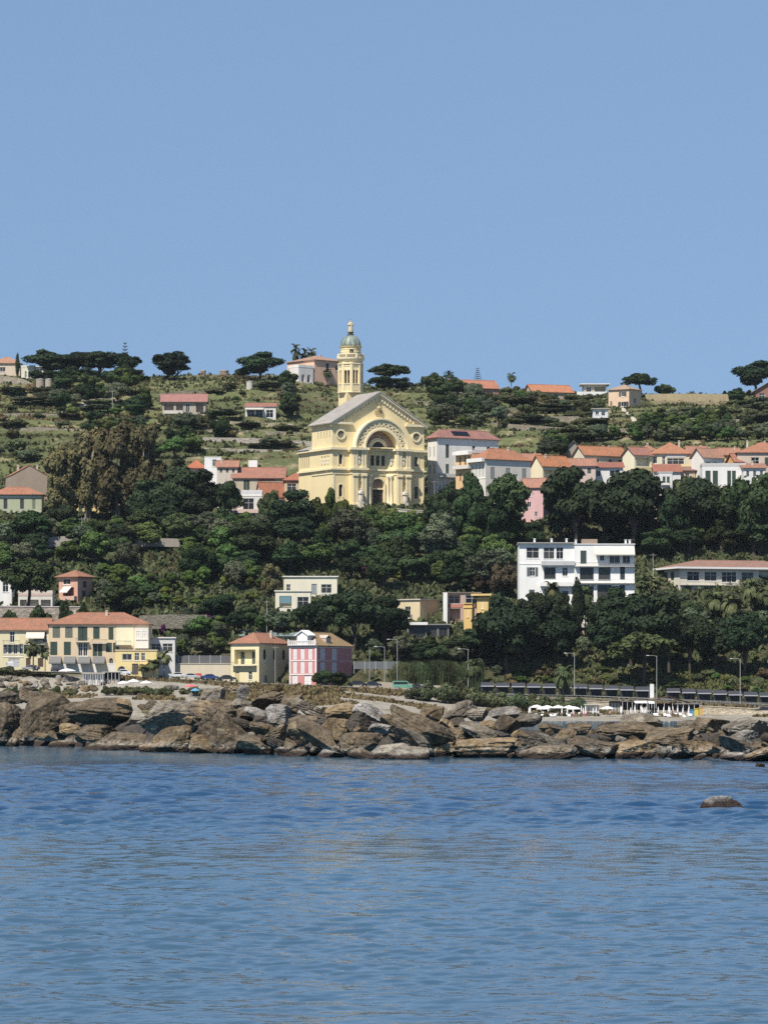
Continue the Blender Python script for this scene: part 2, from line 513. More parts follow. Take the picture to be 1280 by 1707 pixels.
amp = patch * (0.72 + 1.6 * farf)                      # a breeze ruffles the water off the boulders
warp = [vnoise(XX / q, YY / q, 30 + k) for k, q in enumerate((1.1, 1.9, 3.3, 6.0))]
for k in range(60):
    lam = 0.30 * (13.0 ** (rng.random() ** 1.25))
    th = rng.normal(R(70), R(48))
    kx, ky = 2 * math.pi / lam * math.cos(th), 2 * math.pi / lam * math.sin(th)
    a = 0.040 * lam / (2 * math.pi) * (0.6 + 0.8 * rng.random()) * (1.0 if lam < 1.2 else 0.5)
    fade = np.clip(lam / (wst * 3.0) - 0.75, 0, 1)       # waves finer than the grid are left to the bump
    if not fade.any(): continue
    ph = kx * XX + ky * YY + rng.random() * 6.28 + 3.0 * warp[int(np.clip(np.log2(lam / .3), 0, 3))]
    Z += amp * fade * a * (np.sin(ph) + 0.3 * np.cos(2 * ph))
tag(put('sea', grid_mesh('sea', XX, YY, Z, water_material())), kind='structure')
# ---------------------------------------------------------------- vegetation
def leaf_cloud(name, puffs, n, size, mat, seed, flat=0.0, up=0.25, jag=0.15):
    """crown of many small leaf sprays spread through a set of ellipsoid puffs; puffs: (cx,cy,cz, rx,ry,rz)"""
    g = np.random.default_rng(seed)
    P = np.array(puffs, dtype=float)
    wgt = (P[:, 3] * P[:, 4] + P[:, 3] * P[:, 5] + P[:, 4] * P[:, 5]); wgt /= wgt.sum()
    k = g.choice(len(P), size=n, p=wgt)
    d = g.normal(size=(n, 3)); d[:, 2] += up; d /= np.linalg.norm(d, axis=1)[:, None]
    rr = 1.0 - np.abs(g.normal(0, jag, n)) + g.normal(0, 0.06, n)
    out = g.random(n) < 0.06
    rr[out] += g.random(out.sum()) * 0.28
    c = P[k, :3] + d * P[k, 3:] * rr[:, None]
    nn = d / P[k, 3:]; nn /= np.linalg.norm(nn, axis=1)[:, None]
    nn = nn + g.normal(0, 0.34, (n, 3)); nn[:, 2] += flat; nn /= np.linalg.norm(nn, axis=1)[:, None]
    u = np.cross(nn, g.normal(size=(n, 3))); u /= np.linalg.norm(u, axis=1)[:, None]
    v = np.cross(nn, u)
    s = size * (0.55 + 0.9 * g.random(n))[:, None]
    el = (0.55 + 0.5 * g.random(n))[:, None]
    V = np.stack([c - u * s * .5 - v * s * el * .12, c - u * s * .05 - v * s * el * .5, c + u * s * .5 + v * s * el * .1, c + u * s * .06 + v * s * el * .5], 1).reshape(-1, 3)
    return V

def finish(V, name, mat, scale):
    V = np.asarray(V) / np.array(scale)
    return np_mesh(name, V, np.arange(len(V)).reshape(-1, 4), mat)

FOL = {
 'pine':   foliage('pine', (0.014, 0.025, 0.014), (0.040, 0.060, 0.026)),
 'umb':    foliage('umbrella_pine', (0.023, 0.039, 0.017), (0.064, 0.090, 0.033)),
 'oak':    foliage('oak', (0.019, 0.034, 0.016), (0.056, 0.082, 0.030), var=.5),
 'green':  foliage('broadleaf', (0.038, 0.070, 0.023), (0.109, 0.152, 0.043)),
 'lime':   foliage('lime', (0.055, 0.085, 0.02), (0.13, 0.17, 0.04)),
 'olive':  foliage('olive', (0.051, 0.065, 0.038), (0.131, 0.152, 0.090)),
 'euc':    foliage('eucalyptus', (0.062, 0.053, 0.028), (0.145, 0.122, 0.064), (0.16, 0.115, 0.055)),
 'scrub':  foliage('scrub', (0.04, 0.052, 0.026), (0.115, 0.125, 0.055), (0.10, 0.10, 0.05), var=.45),
 'lime2':  foliage('bank', (0.05, 0.065, 0.025), (0.13, 0.14, 0.055), (0.15, 0.14, 0.05)),
 'dry':    foliage('dry', (0.09, 0.075, 0.035), (0.20, 0.16, 0.08)),
 'brown':  foliage('brown', (0.035, 0.026, 0.018), (0.085, 0.062, 0.042)),
 'bloom':  foliage('bougainvillea', (0.06, 0.012, 0.06), (0.20, 0.03, 0.17)),
 'red':    foliage('plum', (0.035, 0.012, 0.014), (0.10, 0.03, 0.035)),
 'palm':   foliage('palm', (0.043, 0.058, 0.026), (0.123, 0.138, 0.061), trans=0.1),
 'oleander': foliage('oleander', (0.043, 0.058, 0.029), (0.113, 0.133, 0.065)),
 'reed':   foliage('reed', (0.04, 0.055, 0.026), (0.095, 0.115, 0.052)),
}

def limb(mb, a, b, r0, r1, g, n=5, sag=0.08):
    a = Vector(a); b = Vector(b); L = (b - a).length
    pts = [a.lerp(b, k / n) + Vector((g.normal(0, sag * L * .5), g.normal(0, sag * L * .5), g.normal(0, sag * L * .2))) * math.sin(math.pi * k / n) for k in range(n + 1)]
    mb.tube(pts, [r0 + (r1 - r0) * k / n for k in range(n + 1)], 6)

def make_kind(kind, seed):
    """(crown mesh, trunk mesh or None); one unit wide and one unit high, foot at the origin"""
    g = np.random.default_rng(seed * 101 + sum(map(ord, kind)))
    puffs = []; tk = MB(); fol = None; n = 5200; size = 0.62; nom = (10, 10, 10); kw = {}
    def blob(c, r, k=1.0): puffs.append((c[0], c[1], c[2], r * g.uniform(.85, 1.2), r * g.uniform(.85, 1.2), r * k * g.uniform(.8, 1.1)))
    if kind in ('pine', 'oak', 'green', 'lime', 'olive', 'brown', 'red'):
        lo = {'pine': 2.4, 'oak': 1.2, 'green': 1.4, 'lime': 1.2, 'olive': 1.8, 'brown': 1.0, 'red': 1.4}[kind]
        cz = (lo + 10) / 2; hz = (10 - lo) / 2
        ctr = []
        for i in range(27):
            d = g.normal(size=3); d /= np.linalg.norm(d); q = g.random() ** 0.45
            c = d * np.array([3.7, 3.7, hz - 1.0]) * q
            # a lopsided outline
            c[0] *= 1 + 0.18 * math.sin(seed * 2.1 + c[2]); c[2] += 0.5 * math.sin(c[0] + seed)
            c[2] += cz; ctr.append(c); blob(c, g.uniform(0.95, 1.95), 0.72 if kind == 'pine' else 0.85)
        limb(tk, (0, 0, -1.5), (g.normal(0, .3), 0, lo + 1.2), .34, .22, g)
        for i in range(7): limb(tk, (0, 0, lo + g.uniform(-.6, 1.6)), ctr[i * 3], .16, .05, g)
        fol = FOL[kind]; kw = dict(flat=.25) if kind == 'pine' else {}
        n = 6200
    elif kind == 'umb':
        ctr = []
        for i in range(52):                              # a dome with a flat underside
            a = g.random() * 6.28; q = math.sqrt(g.random()) * 3.9
            zt = 5.9 + 3.2 * math.sqrt(max(0, 1 - (q / 4.3) ** 2)); z = zt - (g.random() ** 1.6) * (zt - 5.6)
            c = (q * math.cos(a), q * math.sin(a), z); ctr.append(c); blob(c, g.uniform(.85, 1.35), .7)
        limb(tk, (0, 0, -1.5), (g.normal(0, .5), 0, 6.0), .36, .25, g)
        for i in range(9): limb(tk, (0, 0, 5.4 + g.random()), ctr[i * 4], .17, .06, g)
        fol = FOL['umb']; n = 6200; size = .55; kw = dict(flat=.5, up=.45)
    elif kind == 'multi':                                # several-stemmed pine, crown almost to the ground
        ctr = []
        for i in range(44):
            d = g.normal(size=3); d /= np.linalg.norm(d); q = g.random() ** .4
            c = d * np.array([3.8, 3.8, 3.4]) * q; c[2] += 5.9
            if c[0] > 2 and c[2] > 6.3: c[2] -= 2.4
            ctr.append(c); blob(c, g.uniform(.8, 1.35), .75)
        for i in range(6): limb(tk, (g.normal(0, .8), g.normal(0, .6), -1.5), ctr[i * 6], .2, .08, g)
        fol = FOL['pine']; n = 6800; size = .55; kw = dict(flat=.25)
    elif kind == 'euc':
        ctr = []
        for i in range(58):
            z = g.uniform(2.2, 9.4); wd = 4.0 * math.sin(math.pi * min(1, max(.18, (z - 1.0) / 9.6))) ** .7
            a = g.random() * 6.28; q = math.sqrt(g.random()) * wd
            c = (q * math.cos(a), q * math.sin(a), z); ctr.append(c); blob(c, g.uniform(.75, 1.35), 1.0)
        for i in range(3):
            top = (g.normal(0, 1.6), g.normal(0, 1.2), 7.8)
            limb(tk, (g.normal(0, .9), g.normal(0, .6), -1.5), top, .3, .1, g, 7, .06)
        for i in range(8): limb(tk, (g.normal(0, .8), 0, g.uniform(2.5, 6)), ctr[i * 6], .12, .04, g)
        fol = FOL['euc']; n = 9000; size = .55; kw = dict(jag=.22, flat=.2)
    elif kind == 'cypress':
        for i in range(26):
            z = 0.8 + 8.6 * i / 25; r = 1.9 * math.sin(math.pi * (0.10 + .86 * (1 - i / 25)) ** 1.15) ** .8 + .25
            blob((g.normal(0, .25), g.normal(0, .25), z), r, .9)
        limb(tk, (0, 0, -1.5), (0, 0, 3), .3, .2, g)
        fol = FOL['pine']; n = 3600; size = .5; nom = (4.2, 4.2, 10); kw = dict(up=.6)
    elif kind in ('shrub', 'dryshrub', 'bloom', 'oleander'):
        for i in range(15):
            a = g.random() * 6.28; q = math.sqrt(g.random()) * 3.4
            blob((q * math.cos(a), q * math.sin(a), 2.2 + 3.8 * g.random() * (1 - q / 5)), g.uniform(1.3, 2.3), .9)
        for i in range(4): limb(tk, (g.normal(0, .6), g.normal(0, .6), -.8), (g.normal(0, 2), g.normal(0, 2), 4), .16, .06, g)
        fol = FOL[{'shrub': 'scrub', 'dryshrub': 'dry'}.get(kind, kind)]; n = 1500; size = 1.05; nom = (10, 10, 7.4)
    elif kind == 'reed':
        V = []
        for i in range(900):
            x, y = g.normal(0, 2.4), g.normal(0, 2.0); h = g.uniform(5.5, 10); lx, ly = g.normal(0, .9), g.normal(0, .9); wv = g.uniform(.14, .3); a = g.random() * 3.14
            dx, dy = wv * math.cos(a), wv * math.sin(a)
            V += [(x - dx, y - dy, -.5), (x + dx, y + dy, -.5), (x + lx + dx * .4, y + ly + dy * .4, h), (x + lx - dx * .4, y + ly - dy * .4, h)]
            t = h * g.uniform(.5, .9); q = t / h; bx, by = g.normal(0, .9), g.normal(0, .9)
            V += [(x + lx * q, y + ly * q, t), (x + lx * q + .3, y + ly * q, t + .3), (x + lx * q + bx, y + ly * q + by, t + .5), (x + lx * q + bx * .5, y + ly * q + by * .5, t + .9)]
        return finish(V, 'reed_leaves', FOL['reed'], (10, 10, 10)), None
    elif kind in ('palm', 'datepalm'):
        V = []
        top = Vector((0, 0, 7.6)); nf = 34 if kind == 'datepalm' else 30
        for i in range(nf):
            az = 2 * math.pi * i / nf * 2.618 + g.normal(0, .2); el = g.uniform(-.55, 1.25) if kind == 'datepalm' else g.uniform(-.9, 1.3)
            L = g.uniform(3.1, 4.2) if kind == 'datepalm' else g.uniform(2.2, 3.0)
            droop = g.uniform(1.0, 1.7) if kind == 'datepalm' else g.uniform(.5, 1.0)
            pts = []; p = top.copy(); e = el
            for k in range(9):
                pts.append(p.copy()); p = p + Vector((math.cos(az) * math.cos(e), math.sin(az) * math.cos(e), math.sin(e))) * (L / 8); e -= droop / 8 * (1 + k * .18)
            side = Vector((-math.sin(az), math.cos(az), 0))
            for k in range(8):
                a, b = pts[k], pts[k + 1]
                V += [a - side * .11, a + side * .11, b + side * .09, b - side * .09]
                wl = (0.95 if kind == 'datepalm' else 0.5) * math.sin(math.pi * (k + 1.3) / 10)
                if kind == 'palm': wl = .18 + 1.0 * (k / 8) ** 1.3
                f = (b - a).normalized()
                for sg in (-1, 1):
                    for j in range(2):
                        q = a.lerp(b, j * .5); tip = q + side * sg * wl + f * .45 + Vector((0, 0, -.32 * wl + .12))
                        V += [q, q + f * .26, tip + f * .16, tip - f * .06]
        # skirt of dead fronds and the trunk
        tk.tube([(0, 0, -1.2), (.08, 0, 2), (.02, 0, 5), (0, 0, 7.5)], [.34, .27, .25, .36], 8)
        return finish([tuple(q) for q in V], kind + '_fronds', FOL['palm'], (6.5, 6.5, 9.6)), tk_mesh(tk, (8, 8, 10), (0.16, 0.125, 0.09))
    elif kind == 'norfolk':
        V = []
        for t in range(9):
            z = 2.2 + t * .88; L = 2.6 * (1 - t / 10.5) + .25
            for i in range(7):
                az = 2 * math.pi * i / 7 + t * .5
                for k in range(5):
                    q = L * (k + .6) / 5; p = Vector((math.cos(az) * q, math.sin(az) * q, z + .35 * (q / L) ** 2))
                    s = Vector((-math.sin(az), math.cos(az), 0)) * (.42 * (1.15 - k / 6)); f = Vector((math.cos(az), math.sin(az), .1)) * L / 5
                    V += [p - s, p + f * .3, p + s, p + f]
                    V += [p + Vector((0, 0, -.12)), p + f * .5 + Vector((0, 0, .22)), p + f + Vector((0, 0, .1)), p + f * .5 + Vector((0, 0, -.15))]
        tk.tube([(0, 0, -1.2), (0, 0, 5), (0, 0, 9.9)], [.2, .14, .03], 6)
        return finish([tuple(q) for q in V], 'norfolk_branches', FOL['pine'], (5.4, 5.4, 10)), tk_mesh(tk, (5.4, 5.4, 10))
    V = leaf_cloud(kind, puffs, n, size, fol, seed, **kw)
    return finish(V, kind + '_crown', fol, nom), tk_mesh(tk, nom, (0.26, 0.22, 0.17) if kind == 'euc' else (0.075, 0.057, 0.044))

def tk_mesh(tk, nom, c=(0.13, 0.095, 0.07)):
    tk.v = [(a / nom[0], b / nom[1], c_ / nom[2]) for a, b, c_ in tk.v]
    return tk.mesh('trunk', bark(c), True)

NVAR = {'pine': 4, 'oak': 4, 'green': 3, 'umb': 3, 'shrub': 4, 'euc': 3, 'olive': 2, 'oleander': 2, 'palm': 2, 'datepalm': 2}
KINDS = {}
def kind_mesh(kind, i):
    i = i % NVAR.get(kind, 1)
    if (kind, i) not in KINDS: KINDS[(kind, i)] = make_kind(kind, i + 1)
    return KINDS[(kind, i)]

NAMES = {'pine': ('pine_tree', 'tree'), 'multi': ('pine_tree', 'tree'), 'umb': ('umbrella_pine', 'tree'), 'oak': ('oak_tree', 'tree'), 'green': ('broadleaf_tree', 'tree'), 'lime': ('broadleaf_tree', 'tree'),
 'olive': ('olive_tree', 'tree'), 'euc': ('eucalyptus_tree', 'tree'), 'brown': ('bare_tree', 'tree'), 'red': ('plum_tree', 'tree'), 'cypress': ('cypress_tree', 'tree'), 'shrub': ('shrub', 'shrub'), 'dryshrub': ('dry_shrub', 'shrub'),
 'bloom': ('bougainvillea', 'shrub'), 'oleander': ('oleander_bush', 'shrub'), 'reed': ('reed_clump', 'reeds'), 'palm': ('palm_tree', 'palm'), 'datepalm': ('palm_tree', 'palm'), 'norfolk': ('norfolk_pine', 'tree')}
_tc = [0]
TREE_AT = []
def tree(kind, px, pyb, pyt, wpx, label, group=None, Y=None, var=None, parts=True):
    """a plant whose foot shows (or would show) at photo row pyb and whose top reaches row pyt"""
    _tc[0] += 1
    if Y is None: Y = hit(px, pyb)
    p = onground(px, Y)
    topz = EYE + (YH - pyt) / F * Y
    h = max(0.6, topz - p.z); wd = wpx / F * Y
    if kind in ('pine', 'oak', 'green', 'umb', 'multi', 'olive', 'euc'): wd *= 1.14
    crown, trunk = kind_mesh(kind, _tc[0] if var is None else var)
    nm, cat = NAMES[kind]
    rz = random.random() * 6.28
    TREE_AT.append((px, pyb, pyt, wpx))
    if not parts or trunk is None:
        o = put(nm, crown, None, p, (0, 0, rz)); o.scale = (wd, wd, h)
        return tag(o, label, cat, group)
    e = empty(nm, label, cat, p, rz, group); e.scale = (wd, wd, h)
    put('crown' if 'palm' not in kind else 'fronds', crown, e); put('trunk', trunk, e)
    return e
# ---------------------------------------------------------------- buildings: helpers
WHITE = (0.80, 0.78, 0.73); GREEN = (0.05, 0.085, 0.06); WOODC = (0.10, 0.06, 0.035); DGREY = (0.06, 0.06, 0.06)

def wall_panel(mb, O, U, N_, w, h, ops=(), z0=0.0):
    """flat wall with real openings; O base left, U along, N_ outward; ops (u0,u1,v0,v1,arch,depth,back)"""
    O, U, N_ = Vector(O), Vector(U), Vector(N_); Z = Vector((0, 0, 1))
    us = sorted({0.0, w} | {x for o in ops for x in (o[0], o[1])}); vs = sorted({z0, h} | {x for o in ops for x in (o[2], o[3])})
    us = [u for u in us if 0 <= u <= w]; vs = [v for v in vs if z0 <= v <= h]
    P = lambda u, v, d=0.0: O + U * u + Z * v - N_ * d
    for a, b in zip(us, us[1:]):
        for c, d in zip(vs, vs[1:]):
            if b - a < 1e-4 or d - c < 1e-4: continue
            mu, mv = (a + b) / 2, (c + d) / 2
            if any(o[0] < mu < o[1] and o[2] < mv < o[3] for o in ops): continue
            mb.poly([P(a, c), P(b, c), P(b, d), P(a, d)])
    for u0, u1, v0, v1, arch, dep, back in ops:
        r = (u1 - u0) / 2; sp = v1 - r if arch else v1
        prof = [(u0, v0), (u1, v0), (u1, sp)]
        if arch:
            n = 10
            arcp = [(u0 + r + r * math.cos(math.pi * k / n), sp + r * math.sin(math.pi * k / n)) for k in range(n + 1)]
            prof = [(u0, v0), (u1, v0)] + arcp
            half = n // 2
            mb.poly([P(u1, v1)] + [P(*q) for q in arcp[:half + 1]][::-1])
            mb.poly([P(*q) for q in arcp[half:]][::-1] + [P(u0, v1)])
        else: prof.append((u0, v1))
        for k in range(len(prof)):
            a, b = prof[k], prof[(k + 1) % len(prof)]
            mb.poly([P(*a), P(*a, dep), P(*b, dep), P(*b)])
        if back: mb.poly([P(*q, dep) for q in prof])

WCACHE = {}
def win_mesh(w, h, kind, arch, col):
    key = (round(w, 2), round(h, 2), kind, arch, col)
    if key in WCACHE: return WCACHE[key]
    f = MB(); p = MB(); r = w / 2; sp = h - r if arch else h; fr = min(.11, w * .12)
    if kind in ('win', 'open', 'wide'):
        f.box(-r, -r + fr, .10, .2, 0, sp); f.box(r - fr, r, .10, .2, 0, sp); f.box(-r + fr, r - fr, .10, .2, 0, fr)
        if arch: f.arc(0, sp, r - fr, r, .10, .2, n=10)
        else: f.box(-r + fr, r - fr, .10, .2, h - fr, h)
        k = 2 if kind != 'wide' else max(2, int(w / 1.3))
        for i in range(1, k):
            x = -r + w * i / k; f.box(x - .035, x + .035, .12, .19, fr, sp - (0 if arch else fr))
        if h > 1.9: f.box(-r + fr, r - fr, .13, .185, h * .62, h * .62 + .06)
        f.box(-r - .1, r + .1, -.1, .0, -.1, -.01)
        if arch: p.poly([(-r, .2, 0), (r, .2, 0)] + [(r * math.cos(math.pi * i / 10), .2, sp + r * math.sin(math.pi * i / 10)) for i in range(11)])
        else: p.poly([(-r, .2, 0), (r, .2, 0), (r, .2, h), (-r, .2, h)])
        me = (f.mesh('window', paint(col or WHITE, .6)), p.mesh('pane', glass()))
    else:                                               # closed shutters or a door: louvred or boarded leaves
        d = .07 if kind == 'shut' else .14
        for sg in (0, 1):
            x0 = -r + sg * r + .02; x1 = x0 + r - .04
            f.box(x0, x1, d, d + .05, .01, sp)
            n = max(3, int(sp / .22))
            if kind == 'shut':
                for i in range(n): f.box(x0 + .06, x1 - .06, d - .03, d, sp * (i + .2) / n, sp * (i + .62) / n)
            else:
                f.box(x0 + .12, x1 - .12, d - .03, d, sp * .08, sp * .45); f.box(x0 + .12, x1 - .12, d - .03, d, sp * .53, sp * .92)
        if arch: f.poly([(r * math.cos(math.pi * i / 10), d + .01, sp + r * math.sin(math.pi * i / 10)) for i in range(11)])
        me = (f.mesh('shutter' if kind == 'shut' else 'door', paint(col or GREEN, .7)), None)
    WCACHE[key] = me
    return me

def leaf_mesh(w, h, col):
    key = ('leaf', round(w, 2), round(h, 2), col)
    if key not in WCACHE:
        f = MB(); f.box(0, w, -.06, -.01, 0, h)
        n = max(3, int(h / .25))
        for i in range(n): f.box(.05, w - .05, -.085, -.06, h * (i + .2) / n, h * (i + .6) / n)
        WCACHE[key] = f.mesh('shutter', paint(col, .7))
    return WCACHE[key]

class Face:
    def __init__(s, O, U, N_, w, rz): s.O, s.U, s.N, s.w, s.rz = Vector(O), Vector(U), Vector(N_), w, rz
    def P(s, u, v, d=0.0): return s.O + s.U * u + Vector((0, 0, v)) - s.N * d

def faces_of(W, D):
    return {'f': Face((-W / 2, 0, 0), (1, 0, 0), (0, -1, 0), W, 0.0), 'l': Face((-W / 2, D, 0), (0, -1, 0), (-1, 0, 0), D, -math.pi / 2),
            'r': Face((W / 2, 0, 0), (0, 1, 0), (1, 0, 0), D, math.pi / 2), 'b': Face((W / 2, D, 0), (-1, 0, 0), (0, 1, 0), W, math.pi)}

def cols(us, w, v0, v1, k='win', face='f', c=None): return [(face, u - w / 2, u + w / 2, v0, v1, k, c) for u in us]

def roof_solid(mb, W, D, H, kind, rise, ov=.55, t=.16, flip=False):
    x0, x1, y0, y1 = -W / 2 - ov, W / 2 + ov, -ov, D + ov
    if kind == 'hip':
        z = H + .02; zt = z + t
        if (x1 - x0) >= (y1 - y0): h = (y1 - y0) / 2; r0, r1 = (x0 + h, (y0 + y1) / 2), (x1 - h, (y0 + y1) / 2)
        else: h = (x1 - x0) / 2; r0, r1 = ((x0 + x1) / 2, y0 + h), ((x0 + x1) / 2, y1 - h)
        A, B, C, Dd = (x0, y0), (x1, y0), (x1, y1), (x0, y1)
        up = lambda q: (q[0], q[1], zt); top = lambda q: (q[0], q[1], H + rise)
        if (x1 - x0) >= (y1 - y0): fs = [[up(A), up(B), top(r1), top(r0)], [up(B), up(C), top(r1)], [up(C), up(Dd), top(r0), top(r1)], [up(Dd), up(A), top(r0)]]
        else: fs = [[up(A), up(B), top(r0)], [up(B), up(C), top(r1), top(r0)], [up(C), up(Dd), top(r1)], [up(Dd), up(A), top(r0), top(r1)]]
        for q in fs: mb.poly(q)
        mb.poly([(q[0], q[1], z) for q in (Dd, C, B, A)])
        for p, q in ((A, B), (B, C), (C, Dd), (Dd, A)): mb.poly([(p[0], p[1], z), (q[0], q[1], z), up(q), up(p)])
        mb.tube([top(r0), top(r1)], .13, 5)
    elif kind == 'gx':
        s = rise / (D / 2); ze = H - s * ov + .02; ym = D / 2
        for ya in (y0, y1):
            mb.hexa([(x0, ya, ze), (x1, ya, ze), (x1, ym, H + rise + .02), (x0, ym, H + rise + .02), (x0, ya, ze + t), (x1, ya, ze + t), (x1, ym, H + rise + t), (x0, ym, H + rise + t)])
        mb.tube([(x0, ym, H + rise + t), (x1, ym, H + rise + t)], .13, 5)
    elif kind == 'gy':
        s = rise / (W / 2); ze = H - s * ov + .02
        for xa in (x0, x1):
            mb.hexa([(xa, y0, ze), (xa, y1, ze), (0, y1, H + rise + .02), (0, y0, H + rise + .02), (xa, y0, ze + t), (xa, y1, ze + t), (0, y1, H + rise + t), (0, y0, H + rise + t)])
        mb.tube([(0, y0, H + rise + t), (0, y1, H + rise + t)], .13, 5)
    elif kind == 'shed':
        zb = H + rise; z0 = H - rise / D * ov
        mb.hexa([(x0, y0, z0), (x1, y0, z0), (x1, y1, zb), (x0, y1, zb), (x0, y0, z0 + t), (x1, y0, z0 + t), (x1, y1, zb + t), (x0, y1, zb + t)])
    elif kind == 'flat':
        mb.box(x0, x1, y0, y1, H + .01, H + .3)
    elif kind == 'parapet':
        q = .35; z1 = H + .9
        mb.box(-W / 2 - .06, W / 2 + .06, -.06, q, H + .01, z1); mb.box(-W / 2 - .06, W / 2 + .06, D - q, D + .06, H + .01, z1)
        mb.box(-W / 2 - .06, -W / 2 + q, q, D - q, H + .01, z1); mb.box(W / 2 - q, W / 2 + .06, q, D - q, H + .01, z1)
        mb.box(-W / 2 + q, W / 2 - q, q, D - q, H + .01, H + .12)

class H_: pass
def house(name, label, xl, xc, xr, yb, ye, Y, th=0, D=None, c=(0.62, 0.52, 0.36), roof='hip', rise=2.2, rc=(0.36, 0.125, 0.07), ops=(), ov=.55, group=None, cat='house', base=5.0, chim=0, fix=False):
    if Y > 975 and not fix: Y = min(max(hit(min(max((xc if th else (xl + xr) / 2), -40), 1320), yb), Y - 18), Y + 14)   # stand on the slope
    s = Y / F; t = R(abs(th))
    if th > 0: W = (xr - xc) * s / math.cos(t); D = D or (xc - xl) * s / math.sin(t); cx = xc
    elif th < 0: W = (xc - xl) * s / math.cos(t); D = D or (xr - xc) * s / math.sin(t); cx = xc
    else: W = (xr - xl) * s; D = D or 10.0; cx = (xl + xr) / 2
    p = at(cx, yb, Y); d = Vector((math.cos(R(th)), math.sin(R(th)), 0))
    if th > 0: p = p + d * W / 2
    elif th < 0: p = p - d * W / 2
    H = (yb - ye) * s
    e = empty(name, label, cat, p, R(th), group)
    h = H_(); h.e, h.W, h.D, h.H, h.s = e, W, D, H, s
    h.F = FS = faces_of(W, D)
    mb = MB(); per = {k: [] for k in 'flrb'}; todo = []
    for face, u0, u1, v0, v1, k, col in ops:
        fc = FS[face]; a, b, z0, z1 = u0 * fc.w, u1 * fc.w, max(.02, v0 * H), min(v1 * H, H - .08)
        arch = k[0] == 'a' and k != 'awn'; kk = k[1:] if arch else k
        if kk == 'log': per[face].append((a, b, z0, z1, arch, 1.7, True)); continue
        if kk in ('win', 'open', 'wide', 'shut', 'door'):
            per[face].append((a, b, z0, z1, arch, .22, kk in ('shut', 'door')))
        todo.append((fc, a, b, z0, z1, kk, arch, col))
    for k, fc in FS.items(): wall_panel(mb, fc.O, fc.U, fc.N, fc.w, H, per[k], -base)
    if roof == 'gx':
        for x in (-W / 2, W / 2): mb.poly([(x, 0, H), (x, D, H), (x, D / 2, H + rise)])
    if roof == 'gy':
        for y_ in (0, D): mb.poly([(-W / 2, y_, H), (W / 2, y_, H), (0, y_, H + rise)])
    if roof == 'shed':
        for x in (-W / 2, W / 2): mb.poly([(x, 0, H), (x, D, H), (x, D, H + rise)])
        mb.poly([(-W / 2, D, H), (W / 2, D, H), (W / 2, D, H + rise), (-W / 2, D, H + rise)])
    h.wall = mb.build('wall', plaster(c), e)
    if roof:
        rb = MB(); roof_solid(rb, W, D, H, roof, rise, ov)
        h.roof = rb.build('roof', tiles(rc) if roof in ('hip', 'gx', 'gy', 'shed') else plaster(rc), e)
        g = random.Random(int(xl * 7 + yb))
        for i in range(chim):
            cb = MB(); cxx = g.uniform(-W * .32, W * .32); cy = D * g.uniform(.35, .62); zb = H + rise * .45
            cb.box(cxx - .3, cxx + .3, cy - .25, cy + .25, zb, H + rise + .25); cb.box(cxx - .38, cxx + .38, cy - .33, cy + .33, H + rise + .25, H + rise + .36)
            cb.box(cxx - .24, cxx + .24, cy - .2, cy + .2, H + rise + .36, H + rise + .55)
            cb.build('chimney', plaster((0.55, 0.47, 0.38)), h.roof)
    for fc, a, b, z0, z1, kk, arch, col in todo:
        pos = fc.P((a + b) / 2, z0)
        if kk in ('win', 'open', 'wide', 'shut', 'door'):
            fm, pm = win_mesh(b - a, z1 - z0, kk, arch, WHITE if kk == 'open' else col)
            o = put('window' if pm else ('shutter' if kk == 'shut' else 'door'), fm, e, pos, (0, 0, fc.rz))
            if pm: put('pane', pm, o)
            if kk == 'open':
                lm = leaf_mesh((b - a) / 2, z1 - z0, col or GREEN)
                put('shutter', lm, o, (-(b - a), 0, 0)); put('shutter', lm, o, ((b - a) / 2, 0, 0))
        elif kk == 'bal':                               # balcony: slab, then its railing
            m = MB(); m.box(-(b - a) / 2, (b - a) / 2, -1.15, -.003, 0, .16)
            o = m.build('balcony', plaster((0.6, 0.57, 0.5)), e, loc=pos, rot=(0, 0, fc.rz))
            m = MB(); hw = (b - a) / 2
            m.box(-hw, hw, -1.14, -1.09, 1.0, 1.06)
            n = int(hw * 2 / .24)
            for i in range(n + 1): x = -hw + .03 + (2 * hw - .06) * i / n; m.box(x - .02, x + .02, -1.13, -1.1, .16, 1.0)
            for x in (-hw, hw - .05): m.box(x, x + .05, -1.09, -.01, 1.0, 1.06)
            m.build('railing', paint(col or DGREY, .5), o)
        elif kk == 'para':                              # balcony with a solid parapet
            hw = (b - a) / 2; m = MB(); m.box(-hw, hw, -1.3, -.003, 0, .2); o = m.build('balcony', plaster(col or WHITE), e, loc=pos, rot=(0, 0, fc.rz))
            m = MB(); m.box(-hw, hw, -1.3, -1.18, .2, 1.1); m.box(-hw, -hw + .12, -1.18, -.003, .2, 1.1); m.box(hw - .12, hw, -1.18, -.003, .2, 1.1); m.build('parapet', plaster(col or WHITE), o)
        elif kk == 'awn':
            hw = (b - a) / 2; dz = z1 - z0; m = MB()
            m.hexa([(-hw, -1.9, 0), (hw, -1.9, 0), (hw, -.01, dz), (-hw, -.01, dz), (-hw, -1.9, .06), (hw, -1.9, .06), (hw, -.01, dz + .06), (-hw, -.01, dz + .06)])
            m.box(-hw, hw, -1.93, -1.9, -.25, .06)
            m.build('awning', paint(col or (0.3, 0.3, 0.29), .85, name='canvas'), e, loc=pos, rot=(0, 0, fc.rz))
        elif kk == 'band':                              # moulding or painted strip
            m = MB(); m.box(-(b - a) / 2, (b - a) / 2, -.09, -.002, 0, z1 - z0); m.build('trim', plaster(col or WHITE, .15), e, loc=pos, rot=(0, 0, fc.rz))
